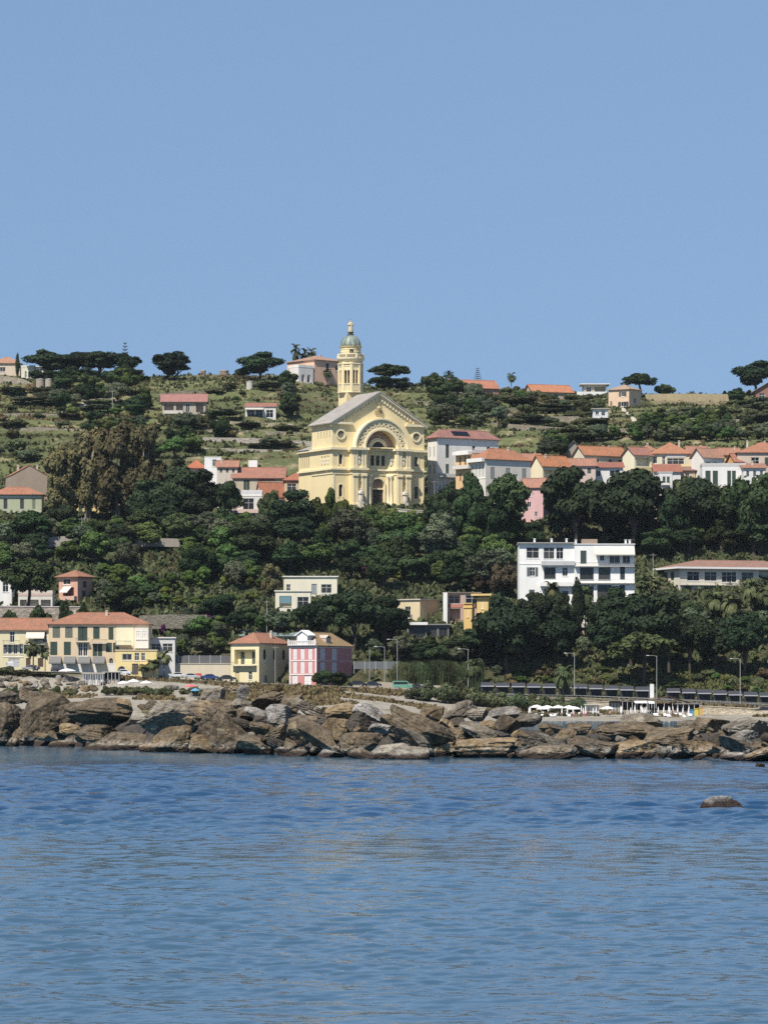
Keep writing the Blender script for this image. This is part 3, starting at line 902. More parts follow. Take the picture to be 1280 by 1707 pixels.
    return h

def add_box(h, name, x0, x1, y0, y1, z0, z1, c, mat=None):
    m = MB(); m.box(x0, x1, y0, y1, z0, z1); return m.build(name, mat or plaster(c), h.e)
# ---------------------------------------------------------------- the row behind the shore road
CREAM = (0.70, 0.61, 0.38); YEL = (0.72, 0.55, 0.24); PEACH = (0.68, 0.36, 0.20); SHUT = (0.045, 0.075, 0.055)
house('town_house', 'long cream house with white awning and red roof at far left behind the shore road', -70, 0, 82, 1113, 1049, 958, 0, 10, (0.70, 0.62, 0.40), 'gx', 2.7, chim=1,
  ops=cols([.60, .86, .955], .055, .66, .95, 'win') + [('f', .50, .68, .60, .665, 'bal', None)] + cols([.905], .05, .72, .94, 'shut') + [('f', .755, .955, .78, .93, 'awn', (0.72, 0.66, 0.5)), ('f', .75, .96, .60, .665, 'bal', None)]
  + cols([.52, .575, .635, .70], .042, .35, .62, 'win') + cols([.74, .80, .87, .93], .035, .36, .6, 'shut', c=SHUT) + cols([.1, .25, .4], .05, .66, .92, 'shut') + cols([.1, .25, .4], .05, .3, .56, 'shut') + [('f', .50, .72, .27, .29, 'band', WHITE), ('f', .56, .68, .02, .24, 'door', (0.5, 0.5, 0.48)), ('f', .75, .80, .02, .25, 'door', WOODC), ('f', .88, .94, .02, .25, 'door', WOODC)])
hB = house('town_house', 'large peach and yellow house with hip roof and four grey canopies behind the shore road', 82, 0, 249, 1121, 1041, 957, 0, 13, (0.68, 0.54, 0.36), 'hip', 3.1, chim=2,
  ops=cols([.075, .20], .075, .72, .955, 'shut', c=(0.16, 0.17, 0.13)) + cols([.315, .36], .05, .66, .955, 'shut', c=SHUT) + cols([.475], .065, .70, .95, 'shut', c=SHUT) + cols([.62, .71], .05, .68, .94, 'shut', c=SHUT) + cols([.79], .05, .66, .92, 'win')
  + cols([.05, .185], .07, .36, .64, 'shut', c=SHUT) + cols([.315, .365], .045, .34, .62, 'win') + cols([.46, .51], .045, .34, .62, 'shut', c=SHUT) + cols([.60, .67], .06, .42, .62, 'shut', c=SHUT)
  + [('f', .27, .40, .63, .66, 'bal', None), ('f', .43, .58, .60, .64, 'bal', None), ('f', .665, .82, .57, .62, 'bal', (0.12, 0.1, 0.08))] + [('f', a, a + .12, .20, .33, 'awn', (0.17, 0.17, 0.165)) for a in (.005, .15, .295, .44)]
  + [('f', .305, .40, .02, .24, 'door', (0.05, 0.075, 0.06)), ('f', .155, .23, .02, .2, 'wide', None), ('f', .01, .10, .02, .2, 'wide', None), ('f', .60, .645, .18, .30, 'awin', None), ('f', .595, .645, .02, .15, 'adoor', WOODC), ('f', .48, .53, .16, .24, 'win', None)])
m = MB()
m.box(-hB.W / 2 + hB.W * .01, -hB.W / 2 + hB.W * .665, -.06, -.002, 0.0, hB.H * .19); m.build('plinth', plaster((0.75, 0.73, 0.68)), hB.e)
m = MB(); m.box(hB.W * .17, hB.W * .345, -.06, -.002, hB.H * .545, hB.H * .985); m.build('painted_panel', plaster((0.78, 0.72, 0.50)), hB.e)
m = MB(); m.box(hB.W * .36, hB.W * .497, -1.5, -.002, hB.H * .50, hB.H * .93); bay = m.build('bay', plaster((0.74, 0.70, 0.62)), hB.e)
for x in (.375, .435): put('window', win_mesh(hB.W * .05, 2.0, 'win', False, None)[0], bay, (hB.W * (x + .022), -1.68, hB.H * .70)); put('pane', win_mesh(hB.W * .05, 2.0, 'win', False, None)[1], bay.children[-1])
house('annex_house', 'low bright yellow annex with pale awning at right end of the peach house', 193, 0, 262, 1126, 1085, 948, 0, 7, (0.74, 0.60, 0.28), 'flat', rc=(0.6, 0.5, 0.32), ov=.15,
  ops=[('f', .16, .40, .62, .88, 'wide', WHITE), ('f', .46, .58, .6, .92, 'win', None), ('f', .62, .72, .6, .92, 'win', None), ('f', .05, .25, .03, .38, 'awin', None), ('f', .40, .55, .03, .48, 'door', (0.10, 0.09, 0.08)), ('f', .56, .95, .30, .46, 'awn', (0.62, 0.42, 0.18))])
house('veranda_house', 'small white glazed veranda house beside the large peach house', 249, 0, 292, 1108, 1064, 964, 0, 7, (0.66, 0.65, 0.62), 'flat', rc=(0.7, 0.69, 0.66), ov=.3,
  ops=[('f', .08, .45, .48, .80, 'wide', WHITE), ('f', .52, .92, .48, .80, 'wide', WHITE), ('f', .1, .35, .05, .35, 'win', None)])
hC = house('corner_house', 'pale yellow corner house with hip roof, loggia and arched windows beside the pink house', 384, 432, 481, 1141, 1073, 960, -30, None, (0.80, 0.70, 0.43), 'hip', 2.9, chim=1,
  ops=[('f', .13, .87, .50, .86, 'log', None), ('f', .15, .31, .03, .33, 'adoor', (0.60, 0.50, 0.28)), ('f', .62, .76, .11, .33, 'awin', None)] + cols([.18, .50, .80], .085, .62, .87, 'ashut', 'r', (0.035, 0.035, 0.035)) + cols([.22], .12, .02, .24, 'adoor', 'r', (0.3, 0.28, 0.25)) + cols([.66], .1, .05, .2, 'awin', 'r')
  + [('f', .08, .92, .455, .50, 'bal', (0.25, 0.24, 0.2)), ('f', .0, 1, .965, .995, 'band', (0.80, 0.76, 0.62)), ('r', .0, 1, .965, .995, 'band', (0.70, 0.64, 0.5))])
for u in (.30, .70):
    o = put('door', win_mesh(hC.W * .13, hC.H * .30, 'shut', False, (0.10, 0.11, 0.08))[0], hC.e, (-hC.W / 2 + u * hC.W, 1.48, hC.H * .50 + .03))
m = MB(); m.box(-hC.W / 2 + .14 * hC.W, -hC.W / 2 + .86 * hC.W, 1.25, 1.3, hC.H * .86 - .5, hC.H * .86 - .02); m.build('lintel', plaster(CREAM), hC.e)
hD = house('pink_villa', 'tall pink and white villa with white shutters, balustrade and small front gable', 482, 528, 586, 1147, 1077, 957, -30, None, (0.60, 0.26, 0.25), 'hip', 3.6, (0.36, 0.18, 0.085), ov=.45,
  ops=cols([.20, .48, .76], .145, .68, .95, 'shut', 'f', (0.80, 0.77, 0.74)) + cols([.20, .48, .76], .145, .35, .64, 'shut', 'f', (0.80, 0.77, 0.74)) + cols([.20], .20, .05, .30, 'shut', 'f', (0.80, 0.77, 0.74)) + [('f', .54, .80, .01, .30, 'door', (0.80, 0.78, 0.75))]
  + cols([.17, .50], .145, .67, .95, 'shut', 'r', (0.70, 0.68, 0.66)) + cols([.17, .50], .145, .33, .62, 'shut', 'r', (0.70, 0.68, 0.66)) + cols([.2, .55], .12, .06, .26, 'win', 'r')
  + [('f', 0, 1, .315, .34, 'band', WHITE), ('r', 0, 1, .315, .33, 'band', (0.7, 0.6, 0.58)), ('f', 0, 1, .645, .665, 'band', WHITE), ('r', 0, 1, .645, .66, 'band', (0.7, 0.6, 0.58)), ('f', 0, .05, .0, .3, 'band', WHITE), ('f', .95, 1, .345, .64, 'band', WHITE), ('f', 0, .05, .345, .64, 'band', WHITE), ('f', .95, 1, .67, .96, 'band', WHITE), ('f', 0, .05, .67, .96, 'band', WHITE), ('f', 0, 1, .965, .995, 'band', WHITE), ('r', 0, 1, .965, .995, 'band', (0.7, 0.66, 0.62))])
m = MB(); Wd = hD.W / 2 + .1
m.box(-Wd, Wd, -.62, -.5, hD.H + .2, hD.H + .4); m.box(-Wd, Wd, -.62, -.5, hD.H + 1.25, hD.H + 1.4)
for i in range(15): x = -Wd + .1 + (2 * Wd - .2) * i / 14; m.box(x - .13, x + .13, -.6, -.52, hD.H + .4, hD.H + 1.25)
for x in (-Wd, -.1, Wd - .3): m.box(x, x + .3, -.66, -.46, hD.H + .2, hD.H + 1.75)
m.build('balustrade', plaster((0.80, 0.79, 0.77), .12), hD.e)
m = MB(); m.box(-1.5, 1.5, -.42, 2.6, hD.H + .2, hD.H + 2.6); dr = m.build('dormer', plaster((0.80, 0.78, 0.76), .12), hD.e)
m = MB()
for sg in (-1, 1): m.hexa([(sg * 2.1, -.75, hD.H + 2.45), (sg * 2.1, 2.8, hD.H + 2.45), (0, 2.8, hD.H + 3.75), (0, -.75, hD.H + 3.75), (sg * 2.1, -.75, hD.H + 2.75), (sg * 2.1, 2.8, hD.H + 2.75), (0, 2.8, hD.H + 4.05), (0, -.75, hD.H + 4.05)])
m.poly([(-1.5, -.42, hD.H + 2.6), (1.5, -.42, hD.H + 2.6), (0, -.42, hD.H + 3.6)]); m.build('dormer_roof', plaster((0.80, 0.79, 0.77), .12), dr)
m = MB(); m.box(hD.W * .5 - 3.6, hD.W * .5 - .4, hD.D * .30, hD.D * .30 + 2.4, hD.H + .6, hD.H + 2.1); m.poly([(hD.W * .5 - 3.7, hD.D * .30 - .1, hD.H + 2.1), (hD.W * .5 - .3, hD.D * .30 - .1, hD.H + 2.1), (hD.W * .5 - .3, hD.D * .30 + 1.2, hD.H + 2.9), (hD.W * .5 - 3.7, hD.D * .30 + 1.2, hD.H + 2.9)]); m.poly([(hD.W * .5 - 3.7, hD.D * .30 + 2.5, hD.H + 2.1), (hD.W * .5 - .3, hD.D * .30 + 2.5, hD.H + 2.1), (hD.W * .5 - .3, hD.D * .30 + 1.2, hD.H + 2.9), (hD.W * .5 - 3.7, hD.D * .30 + 1.2, hD.H + 2.9)])
m.build('dormer', plaster((0.5, 0.42, 0.36)), hD.e)
house('low_shed', 'long low shed with grey sheet roof behind the pale yellow corner house', 402, 0, 500, 1068, 1060, 982, 0, 7, (0.42, 0.38, 0.32), 'shed', 1.6, (0.22, 0.215, 0.20), base=8)

# ---------------------------------------------------------------- villas on the wooded slope
house('hillside_villa', 'pink villa with terracotta hip roof and striped awning behind the umbrella pine', 97, 130, 152, 1006, 962, 1010, -32, None, (0.62, 0.36, 0.26), 'hip', 2.0, ov=.9,
  ops=[('f', .22, .62, .72, .95, 'wide', None), ('f', .22, .8, .30, .62, 'log', None), ('f', .25, .68, .44, .64, 'awn', (0.66, 0.64, 0.58)), ('f', .2, .97, .12, .2, 'para', (0.62, 0.42, 0.34)), ('r', .35, .6, .62, .85, 'shut', SHUT), ('r', .3, .55, .2, .5, 'shut', SHUT)])
house('terrace_house', 'white terraced house with pergola below the umbrella pine trunk', 31, 0, 88, 1022, 990, 1004, 0, 8, (0.70, 0.66, 0.58), 'parapet', rc=(0.7, 0.6, 0.52), ops=[('f', .05, .25, .1, .7, 'log', None), ('f', .32, .6, .1, .7, 'log', None), ('f', .66, .95, .1, .7, 'log', None), ('f', 0, 1, .9, .98, 'band', (0.66, 0.5, 0.42))])
house('glass_house', 'small white garden room on the roof terrace under the umbrella pine', 43, 0, 72, 990, 972, 1008, 0, 5, (0.74, 0.73, 0.70), 'flat', rc=(0.72, 0.71, 0.68), ops=[('f', .1, .5, .1, .75, 'wide', WHITE), ('f', .55, .92, .1, .75, 'wide', WHITE)], base=6)
house('white_cottage', 'white flat cottage end at the left picture edge above the balustrade wall', -30, 0, 20, 1012, 962, 1012, 0, 8, WHITE, 'flat', rc=(0.74, 0.73, 0.7), ov=.2, ops=[('f', .7, .9, .5, .85, 'win', None)])
hG = house('modern_house', 'upper block of a pale yellow modern house with a thin flat roof and terrace', 473, 0, 562, 992, 962, 1024, 0, 8, (0.76, 0.71, 0.55), 'flat', rc=(0.74, 0.72, 0.62), ov=.35, ops=[('f', .05, .13, .12, .6, 'win', None), ('f', .52, .62, .02, .62, 'door', (0.3, 0.33, 0.34)), ('f', .7, .9, .1, .6, 'wide', None)], base=8)
house('modern_house', 'lower block of the pale yellow modern house with a large blue-grey window', 459, 0, 518, 1022, 986, 1014, 0, 8, (0.76, 0.71, 0.55), 'flat', rc=(0.74, 0.71, 0.58), ov=.25, ops=[('f', .12, .46, .18, .80, 'log', None), ('f', .14, .44, .45, .78, 'band', (0.16, 0.27, 0.31)), ('f', .62, .95, .2, .75, 'wide', None), ('f', .1, .48, .04, .16, 'para', (0.72, 0.68, 0.55))])
house('cream_villa', 'small square cream villa with flat roof among the pines below the church', 663, 700, 707, 1038, 1000, 1012, -35, 9, (0.66, 0.54, 0.34), 'flat', rc=(0.52, 0.48, 0.40), ov=.4, ops=[('f', .32, .58, .28, .72, 'wide', WHITE), ('f', .25, .66, .18, .26, 'para', (0.7, 0.66, 0.58))])
hI = house('modern_villa', 'modern villa with white side fin and red brick balcony band among the pines', 739, 0, 800, 1040, 989, 1014, 0, 9, (0.50, 0.36, 0.28), 'flat', rc=(0.20, 0.15, 0.12), ov=.3, ops=[('f', .14, .46, .66, .94, 'log', None), ('f', .18, .46, .1, .5, 'log', None), ('f', .6, .95, .66, .94, 'wide', None), ('f', .12, 1, .53, .64, 'band', (0.46, 0.2, 0.15))])
add_box(hI, 'side_wall', -hI.W / 2 - .1, -hI.W / 2 + 1.0, -1.6, -.01, -1, hI.H + .15, WHITE)
put('window', win_mesh(hI.W * .3, hI.H * .25, 'wide', False, WHITE)[0], hI.e, (-hI.W * .2, 1.45, hI.H * .67)); put('pane', win_mesh(hI.W * .3, hI.H * .25, 'wide', False, WHITE)[1], hI.e.children[-1])
def chimney_tower(name, label, x0, x1, yb, yt, Y, c, flat):
    s = Y / F; p = at((x0 + x1) / 2, yb, Y); W = (x1 - x0) * s; Hh = (yb - yt) * s
    e = empty(name, label, 'tower', p, R(-20))
    m = MB(); m.box(-W * .42, W * .42, 0, W * .84, -4, Hh * .82); m.build('shaft', plaster(c), e)
    m = MB(); m.box(-W / 2, W / 2, -W * .08, W * .92, Hh * .82, Hh * .87)
    if flat: m.box(-W * .75, W * .75, -W * .3, W * 1.1, Hh * .94, Hh); m.box(-W * .3, W * .3, W * .1, W * .7, Hh * .87, Hh * .94)
    else:
        for i in range(4): x = -W * .42 + W * .22 * i; m.box(x, x + W * .16, W * .05, W * .75, Hh * .87, Hh * .97)
        m.box(-W / 2, W / 2, -W * .05, W * .9, Hh * .97, Hh)
    m.build('cap', plaster(c), e)
    put('window', win_mesh(W * .16, Hh * .22, 'win', False, None)[0], e, (0, -.12, Hh * .5))
chimney_tower('chimney_tower', 'square yellow ochre chimney tower with slotted crown beside the red banded villa', 771, 788, 1052, 1005, 1003, (0.68, 0.46, 0.18), False)
chimney_tower('stair_tower', 'yellow ochre stair tower with flat overhanging cap behind the red banded villa', 792, 816, 1040, 990, 1012, (0.68, 0.50, 0.20), True)
hJ = house('modern_house', 'low modern house of glass and grey concrete with a white slab edge among pines', 678, 0, 748, 1066, 1042, 996, 0, 8, (0.20, 0.19, 0.18), 'flat', rc=(0.26, 0.25, 0.24), ov=.6, ops=[('f', .05, .45, .1, .8, 'wide', DGREY), ('f', .5, .72, .1, .8, 'wide', DGREY), ('f', .76, .97, .1, .8, 'wide', DGREY)])
add_box(hJ, 'slab_edge', -hJ.W / 2, 0, -1.2, -.62, hJ.H + .02, hJ.H + .75, WHITE)
# the white apartment block
K = []
gl = lambda a, b, v0, v1: ('f', a, b, v0, v1, 'wide', (0.07, 0.10, 0.08))
hK = house('apartment_block', 'left half of the white apartment block with roof terrace and shuttered windows', 865, 0, 957, 1030, 906, 1018, 0, 13, (0.83, 0.81, 0.76), 'flat', rc=(0.40, 0.38, 0.35), ov=.25, fix=True,
  ops=[('f', .13, .36, .80, .95, 'wide', None), ('f', .44, .64, .79, .95, 'wide', None), ('f', .67, .80, .79, .95, 'wide', None)] + cols([.24], .1, .56, .68, 'open', c=(0.12, 0.14, 0.14)) + [gl(.45, .66, .53, .68), ('f', .78, .88, .56, .68, 'win', None)] + cols([.23], .1, .27, .38, 'shut', c=(0.10, 0.12, 0.11)) + [gl(.45, .65, .26, .39), ('f', .78, .89, .24, .36, 'shut', (0.10, 0.12, 0.11))] + [gl(.13, .32, .04, .18), gl(.42, .60, .02, .18)]
  + [('f', .40, 1.0, .705, .73, 'para', (0.5, 0.5, 0.49)), ('f', .38, 1.0, .425, .45, 'para', WHITE), ('f', 0, .4, .72, .735, 'band', WHITE), ('f', .1, .4, .19, .205, 'para', (0.55, 0.55, 0.54))])
hK2 = house('apartment_block', 'right half of the white apartment block with long balconies and beige awning', 957, 0, 1057, 1030, 908, 1017.2, 0, 15, (0.83, 0.81, 0.76), 'flat', rc=(0.62, 0.61, 0.58), ov=.2, fix=True,
  ops=[('f', .10, .20, .74, .92, 'shut', SHUT), ('f', .42, .5, .78, .90, 'win', None), ('f', .58, .76, .74, .90, 'wide', None), ('f', .80, .93, .74, .90, 'wide', None), ('f', .33, 1.0, .865, .96, 'awn', (0.62, 0.58, 0.48)), gl(.09, .32, .52, .69), gl(.40, .60, .52, .69), ('f', .76, .84, .52, .70, 'shut', (0.03, 0.05, 0.06)), gl(.06, .32, .27, .45), gl(.38, .62, .27, .45), ('f', .75, .84, .27, .45, 'shut', (0.03, 0.05, 0.06)), gl(.38, .68, .03, .18), gl(.1, .3, .03, .18)]
  + [('f', 0, 1, .70, .715, 'bal', (0.10, 0.11, 0.11)), ('f', 0, 1, .47, .485, 'bal', (0.55, 0.56, 0.56)), ('f', 0, 1, .215, .235, 'para', WHITE), ('f', .3, 1, .0, .015, 'para', WHITE)])
for h_, xs in ((hK, (.3, .62, .9)), (hK2, (.04, .97, .9))):
    for x in xs:
        m = MB(); xx = -h_.W / 2 + x * h_.W * .97; m.box(xx - .25, xx + .25, 5, 5.5, h_.H + .3, h_.H + 1.4); m.box(xx - .34, xx + .34, 4.9, 5.6, h_.H + 1.4, h_.H + 1.55); m.build('chimney', plaster((0.75, 0.74, 0.72)), h_.e)
add_box(hK2, 'roof_room', -hK2.W * .36, -hK2.W * .1, 5, 9, hK2.H + .3, hK2.H + 1.7, (0.30, 0.22, 0.16))
add_box(hK, 'roof_edge', -hK.W / 2 - .5, hK.W / 2 - .1, -.9, -.26, hK.H + .02, hK.H + .28, (0.36, 0.34, 0.31))
house('terrace_house', 'white stepped terraces below the white apartment block', 968, 0, 1010, 1056, 1032, 1012, 0, 8, WHITE, 'parapet', rc=WHITE, ops=[('f', .1, .4, .1, .7, 'log', None), ('f', .55, .9, .1, .7, 'log', None)], base=8)
house('pink_lodge', 'low pink lodge half hidden by trees under the white apartment block', 970, 0, 1004, 1062, 1046, 1004, 0, 6, (0.55, 0.36, 0.36), 'flat', rc=(0.55, 0.5, 0.5), ops=cols([.15, .38, .62, .85], .14, .08, .75, 'awin'), base=8)
hL = house('hillside_villa', 'long low cream villa with red hip roof and white eaves on the wooded slope', 1113, 1132, 1345, 987, 946, 1062, 18, 16, (0.68, 0.62, 0.50), 'hip', 2.4, (0.33, 0.14, 0.10), ov=1.2,
  ops=[('f', .06, .16, .46, .85, 'wide', None), ('f', .20, .30, .46, .85, 'wide', None), ('f', .34, .46, .4, .85, 'wide', None), ('f', .5, .6, .4, .85, 'wide', None), ('f', .64, .8, .35, .9, 'log', None), ('l', .3, .45, .5, .85, 'shut', None), ('l', .6, .75, .5, .85, 'shut', None), ('f', .0, .5, .28, .34, 'bal', (0.66, 0.62, 0.55)), ('f', .52, .66, .25, .31, 'para', WHITE)], base=9)
m = MB(); x0, x1, y0, y1 = -hL.W / 2 - 1.36, hL.W / 2 + 1.36, -1.36, hL.D + 1.36
m.box(x0, x1, y0, y0 + .06, hL.H - .3, hL.H + .22); m.box(x0, x0 + .06, y0 + .06, y1, hL.H - .3, hL.H + .22); m.build('fascia', plaster(WHITE, .1), hL.e)

# ---------------------------------------------------------------- the village around the church
hS = house('apartment_house', 'tall grey-white apartment house with red hip roof and solar panel right of the church', 713, 728, 832, 832, 730, 1128, 31, None, (0.82, 0.78, 0.70), 'hip', 2.8, (0.34, 0.12, 0.09), ov=.7,
  ops=cols([.17], .055, .68, .90, 'shut', c=(0.09, 0.10, 0.09)) + cols([.60, .84], .055, .76, .90, 'win') + cols([.17], .055, .42, .58, 'shut', c=(0.10, 0.16, 0.12)) + cols([.24], .055, .04, .26, 'shut', c=(0.06, 0.06, 0.06)) + [('f', .32, .88, .60, .68, 'para', WHITE), ('f', .02, .34, .36, .40, 'para', (0.66, 0.63, 0.57)), ('f', .02, .3, .01, .04, 'bal', None)]
  + cols([.05, .11], .025, .04, .24, 'win') + cols([.25, .7], .16, .70, .86, 'shut', 'l', (0.55, 0.55, 0.52)) + cols([.25, .7], .16, .42, .58, 'shut', 'l', (0.55, 0.55, 0.52)) + cols([.25, .7], .16, .14, .3, 'shut', 'l', (0.55, 0.55, 0.52)))
sp = hS.D / 2 + .7; m = MB()
def on_hip(h, x, q, lift): return (x, -.7 + q * (h.D / 2 + .7), h.H + .2 + q * (2.8 - .2) + lift)
for i in range(3):
    xa = -hS.W * .22 + i * 1.95
    m.hexa([on_hip(hS, xa, .25, .05), on_hip(hS, xa + 1.85, .25, .05), on_hip(hS, xa + 1.85, .8, .05), on_hip(hS, xa, .8, .05), on_hip(hS, xa, .25, .14), on_hip(hS, xa + 1.85, .25, .14), on_hip(hS, xa + 1.85, .8, .14), on_hip(hS, xa, .8, .14)])
m.build('solar_panel', paint((0.012, 0.013, 0.02), .3), hS.e)
for x in (.12, .26, .36): m = MB(); m.box(hS.W * x, hS.W * x + 1.0, 2.2, 3.2, hS.H + .8, hS.H + 2.0); m.box(hS.W * x - .12, hS.W * x + 1.12, 2.08, 3.32, hS.H + 2.0, hS.H + 2.15); m.build('chimney', plaster((0.74, 0.71, 0.68)), hS.e)
hT = house('peach_house', 'narrow peach house with white roof terrace below the grey-white apartment house', 760, 786, 818, 820, 755, 1112, 36, None, (0.70, 0.48, 0.26), 'parapet', rc=(0.74, 0.72, 0.68), ops=cols([.28, .6, .85], .12, .70, .92, 'shut', 'l', (0.24, 0.16, 0.1)) + cols([.3, .62, .86], .1, .30, .50, 'shut', 'l', (0.24, 0.16, 0.1)) + [('l', .0, 1., .60, .64, 'para', (0.66, 0.62, 0.55)), ('l', 0, 1, .96, .99, 'para', WHITE)])
house('apartment_house', 'beige apartment house with white left side and red gable roof', 784, 809, 886, 822, 766, 1106, 33, None, (0.72, 0.67, 0.57), 'hip', 3.6, (0.40, 0.13, 0.065), chim=2,
  ops=cols([.18, .40, .62, .84], .13, .50, .86, 'shut', 'l', (0.60, 0.60, 0.56)) + [('l', 0, 1, .44, .47, 'band', WHITE)] + cols([.16, .50, .86], .1, .42, .78, 'shut', 'f', (0.42, 0.40, 0.36)) + cols([.69], .05, .42, .6, 'win') + [('l', 0, 1, .94, .97, 'para', WHITE)])
house('gabled_house', 'house with bright yellow gable wall and orange red roof behind the dark pine', 886, 904, 952, 802, 775, 1120, 34, None, (0.78, 0.70, 0.50), 'gx', 2.9, (0.46, 0.14, 0.06), chim=1, ops=[('f', .05, .4, .2, .7, 'log', None), ('f', .55, .9, .25, .7, 'wide', WOODC)])
house('pink_house', 'narrow tall pink house with red roof between two dark pines', 866, 905, 919, 866, 811, 1098, -22, None, (0.66, 0.42, 0.41), 'gx', 2.5, (0.38, 0.14, 0.09), ops=cols([.40], .18, .70, .86, 'win') + cols([.40], .18, .38, .54, 'win') + cols([.7], .12, .08, .24, 'win') + [('r', .3, .6, .6, .8, 'win', None)])
house('grey_cottage', 'small grey cottage with gable to the front above the village roofs', 945, 0, 967, 762, 746, 1185, 0, 8, (0.30, 0.28, 0.24), 'gy', 2.0, (0.22, 0.15, 0.11), ops=[('f', .4, .6, .2, .5, 'win', None)])
house('row_house', 'long house with orange red roof behind the tall dark pine, pale gable at its left', 957, 974, 1046, 787, 757, 1150, 30, None, (0.68, 0.60, 0.44), 'gx', 2.6, (0.44, 0.14, 0.065), chim=2, ops=cols([.18, .3, .62, .85], .09, .45, .78, 'win') + [('f', .05, .36, .3, .42, 'para', WHITE)])
house('low_house', 'low house with dark red lean-to roof in front of the long orange roofed house', 988, 0, 1038, 796, 779, 1132, 0, 7, (0.74, 0.72, 0.68), 'shed', 1.9, (0.33, 0.095, 0.06), ops=[('f', .1, .25, .1, .7, 'win', None), ('f', .55, .9, .1, .7, 'wide', WHITE)])
house('gabled_house', 'house with lemon yellow gable wall and red roof in the village row', 1039, 1057, 1088, 792, 757, 1142, 32, None, (0.79, 0.72, 0.52), 'gx', 2.2, (0.36, 0.12, 0.08), ops=[('f', .1, .88, .45, .85, 'log', None), ('f', 0, 1, .14, .4, 'band', (0.74, 0.62, 0.34))])
hO = house('big_roofed_house', 'large house with broad orange hip roof and glazed cream terrace in the village row', 1084, 0, 1152, 795, 757, 1150, 0, 14, (0.68, 0.60, 0.44), 'hip', 4.0, (0.42, 0.14, 0.07), chim=1, ops=[('f', .06, .16, .58, .9, 'win', None), ('f', .28, .36, .52, .92, 'win', None), ('f', .40, .82, .52, .82, 'wide', WHITE), ('f', .38, .86, .86, .98, 'band', WHITE), ('f', 0, 1, .40, .47, 'para', (0.72, 0.62, 0.34))])
house('low_house', 'house with dark red lean-to roof below the glazed cream terrace', 1091, 0, 1134, 806, 786, 1134, 0, 7, (0.70, 0.68, 0.64), 'shed', 2.6, (0.34, 0.10, 0.06), ops=[('f', .2, .4, .2, .75, 'win', None), ('f', .55, .7, .2, .75, 'win', None)])
house('white_house', 'tall white house piece showing between pine crowns under the red lean-to roof', 1097, 0, 1120, 830, 788, 1128, 0, 7, (0.72, 0.70, 0.66), 'flat', rc=(0.6, 0.58, 0.55), ov=.15, ops=[('f', .3, .5, .6, .85, 'shut', None), ('f', .6, .8, .6, .85, 'shut', None), ('f', .2, .8, .5, .54, 'bal', None)])
house('garden_wall_house', 'low tan house with red lean-to roof right of the large orange hip roof', 1134, 0, 1158, 800, 784, 1138, 0, 7, (0.56, 0.42, 0.30), 'shed', 1.6, (0.30, 0.12, 0.09), ops=[('f', .3, .6, .3, .7, 'win', None)])
house('gabled_house', 'white house with pale gable side and terracotta roof near the right edge of the village', 1154, 1172, 1206, 802, 761, 1140, 32, None, (0.70, 0.67, 0.60), 'gx', 2.6, (0.38, 0.15, 0.09), chim=1, ops=cols([.25, .65], .22, .52, .80, 'wide', c=WHITE))
house('white_house', 'low white house with dark double doors and roof terrace in front of the pale gable', 1170, 0, 1242, 815, 777, 1132, 0, 8, (0.76, 0.74, 0.70), 'parapet', rc=(0.55, 0.53, 0.5), ops=cols([.13, .30], .12, .1, .80, 'shut', c=SHUT) + cols([.62, .73], .09, .15, .80, 'shut', c=SHUT) + cols([.9], .08, .2, .6, 'win') + [('f', .05, 1, .02, .06, 'bal', (0.2, 0.2, 0.19))])
house('orange_house', 'small orange walled house with red gable roof near the right picture edge', 1213, 1224, 1266, 790, 768, 1142, 26, None, (0.66, 0.36, 0.16), 'gx', 2.2, (0.40, 0.13, 0.08), chim=1, ops=[('f', .3, .5, .2, .7, 'win', None)])
house('big_roofed_house', 'large house with hip roof at the right picture edge of the village', 1228, 0, 1320, 792, 755, 1156, 0, 16, (0.58, 0.46, 0.36), 'hip', 3.8, (0.40, 0.13, 0.07), chim=2, ops=[('f', .25, .4, .4, .8, 'wide', None), ('f', .5, .62, .4, .8, 'shut', None)])
house('hidden_house', 'cream house glimpsed under the dark pines below the village row', 1056, 0, 1119, 868, 826, 1098, 0, 8, (0.64, 0.52, 0.38), 'flat', rc=(0.6, 0.5, 0.42), ov=.3, ops=[('f', .55, .8, .45, .8, 'log', None), ('f', .1, .25, .4, .8, 'shut', None), ('f', .55, .98, .28, .38, 'para', (0.6, 0.4, 0.34))])
for nm, lb, a, b, yb, ye, Yq, cc, rf, ri in (('village_house', 'small cream house with brown hip roof tucked behind the lemon yellow gable', 1064, 1094, 782, 752, 1172, (.66, .58, .44), 'hip', 2.2), ('village_house', 'pale house with low red roof between the large orange hip roof and the pale gable', 1146, 1176, 778, 754, 1170, (.64, .56, .46), 'gx', 2.0), ('village_house', 'ochre house with red roof behind the small orange walled house', 1198, 1232, 782, 758, 1168, (.66, .50, .28), 'gx', 2.2), ('village_house', 'white house with brown lean-to roof below the small orange walled house', 1238, 1276, 806, 780, 1134, (.72, .70, .66), 'shed', 1.8), ('village_house', 'cream house with red roof between the beige apartment house and the bright yellow gable', 868, 900, 792, 768, 1140, (.68, .58, .40), 'gx', 2.2), ('village_house', 'pinkish house with red roof left of the dark red lean-to roof', 940, 992, 800, 776, 1140, (.62, .48, .42), 'gx', 2.2), ('village_house', 'grey cream house low behind the white cubic house left of the church', 362, 396, 796, 778, 1158, (.58, .52, .44), 'gx', 2.0)):
    house(nm, lb, a, 0, b, yb, ye, Yq, 0, 9, cc, rf, ri, (.38, .14, .085), ops=cols([.2, .5, .8], .12, .45, .82, 'shut', c=(.10, .12, .10)), chim=1, fix=True)
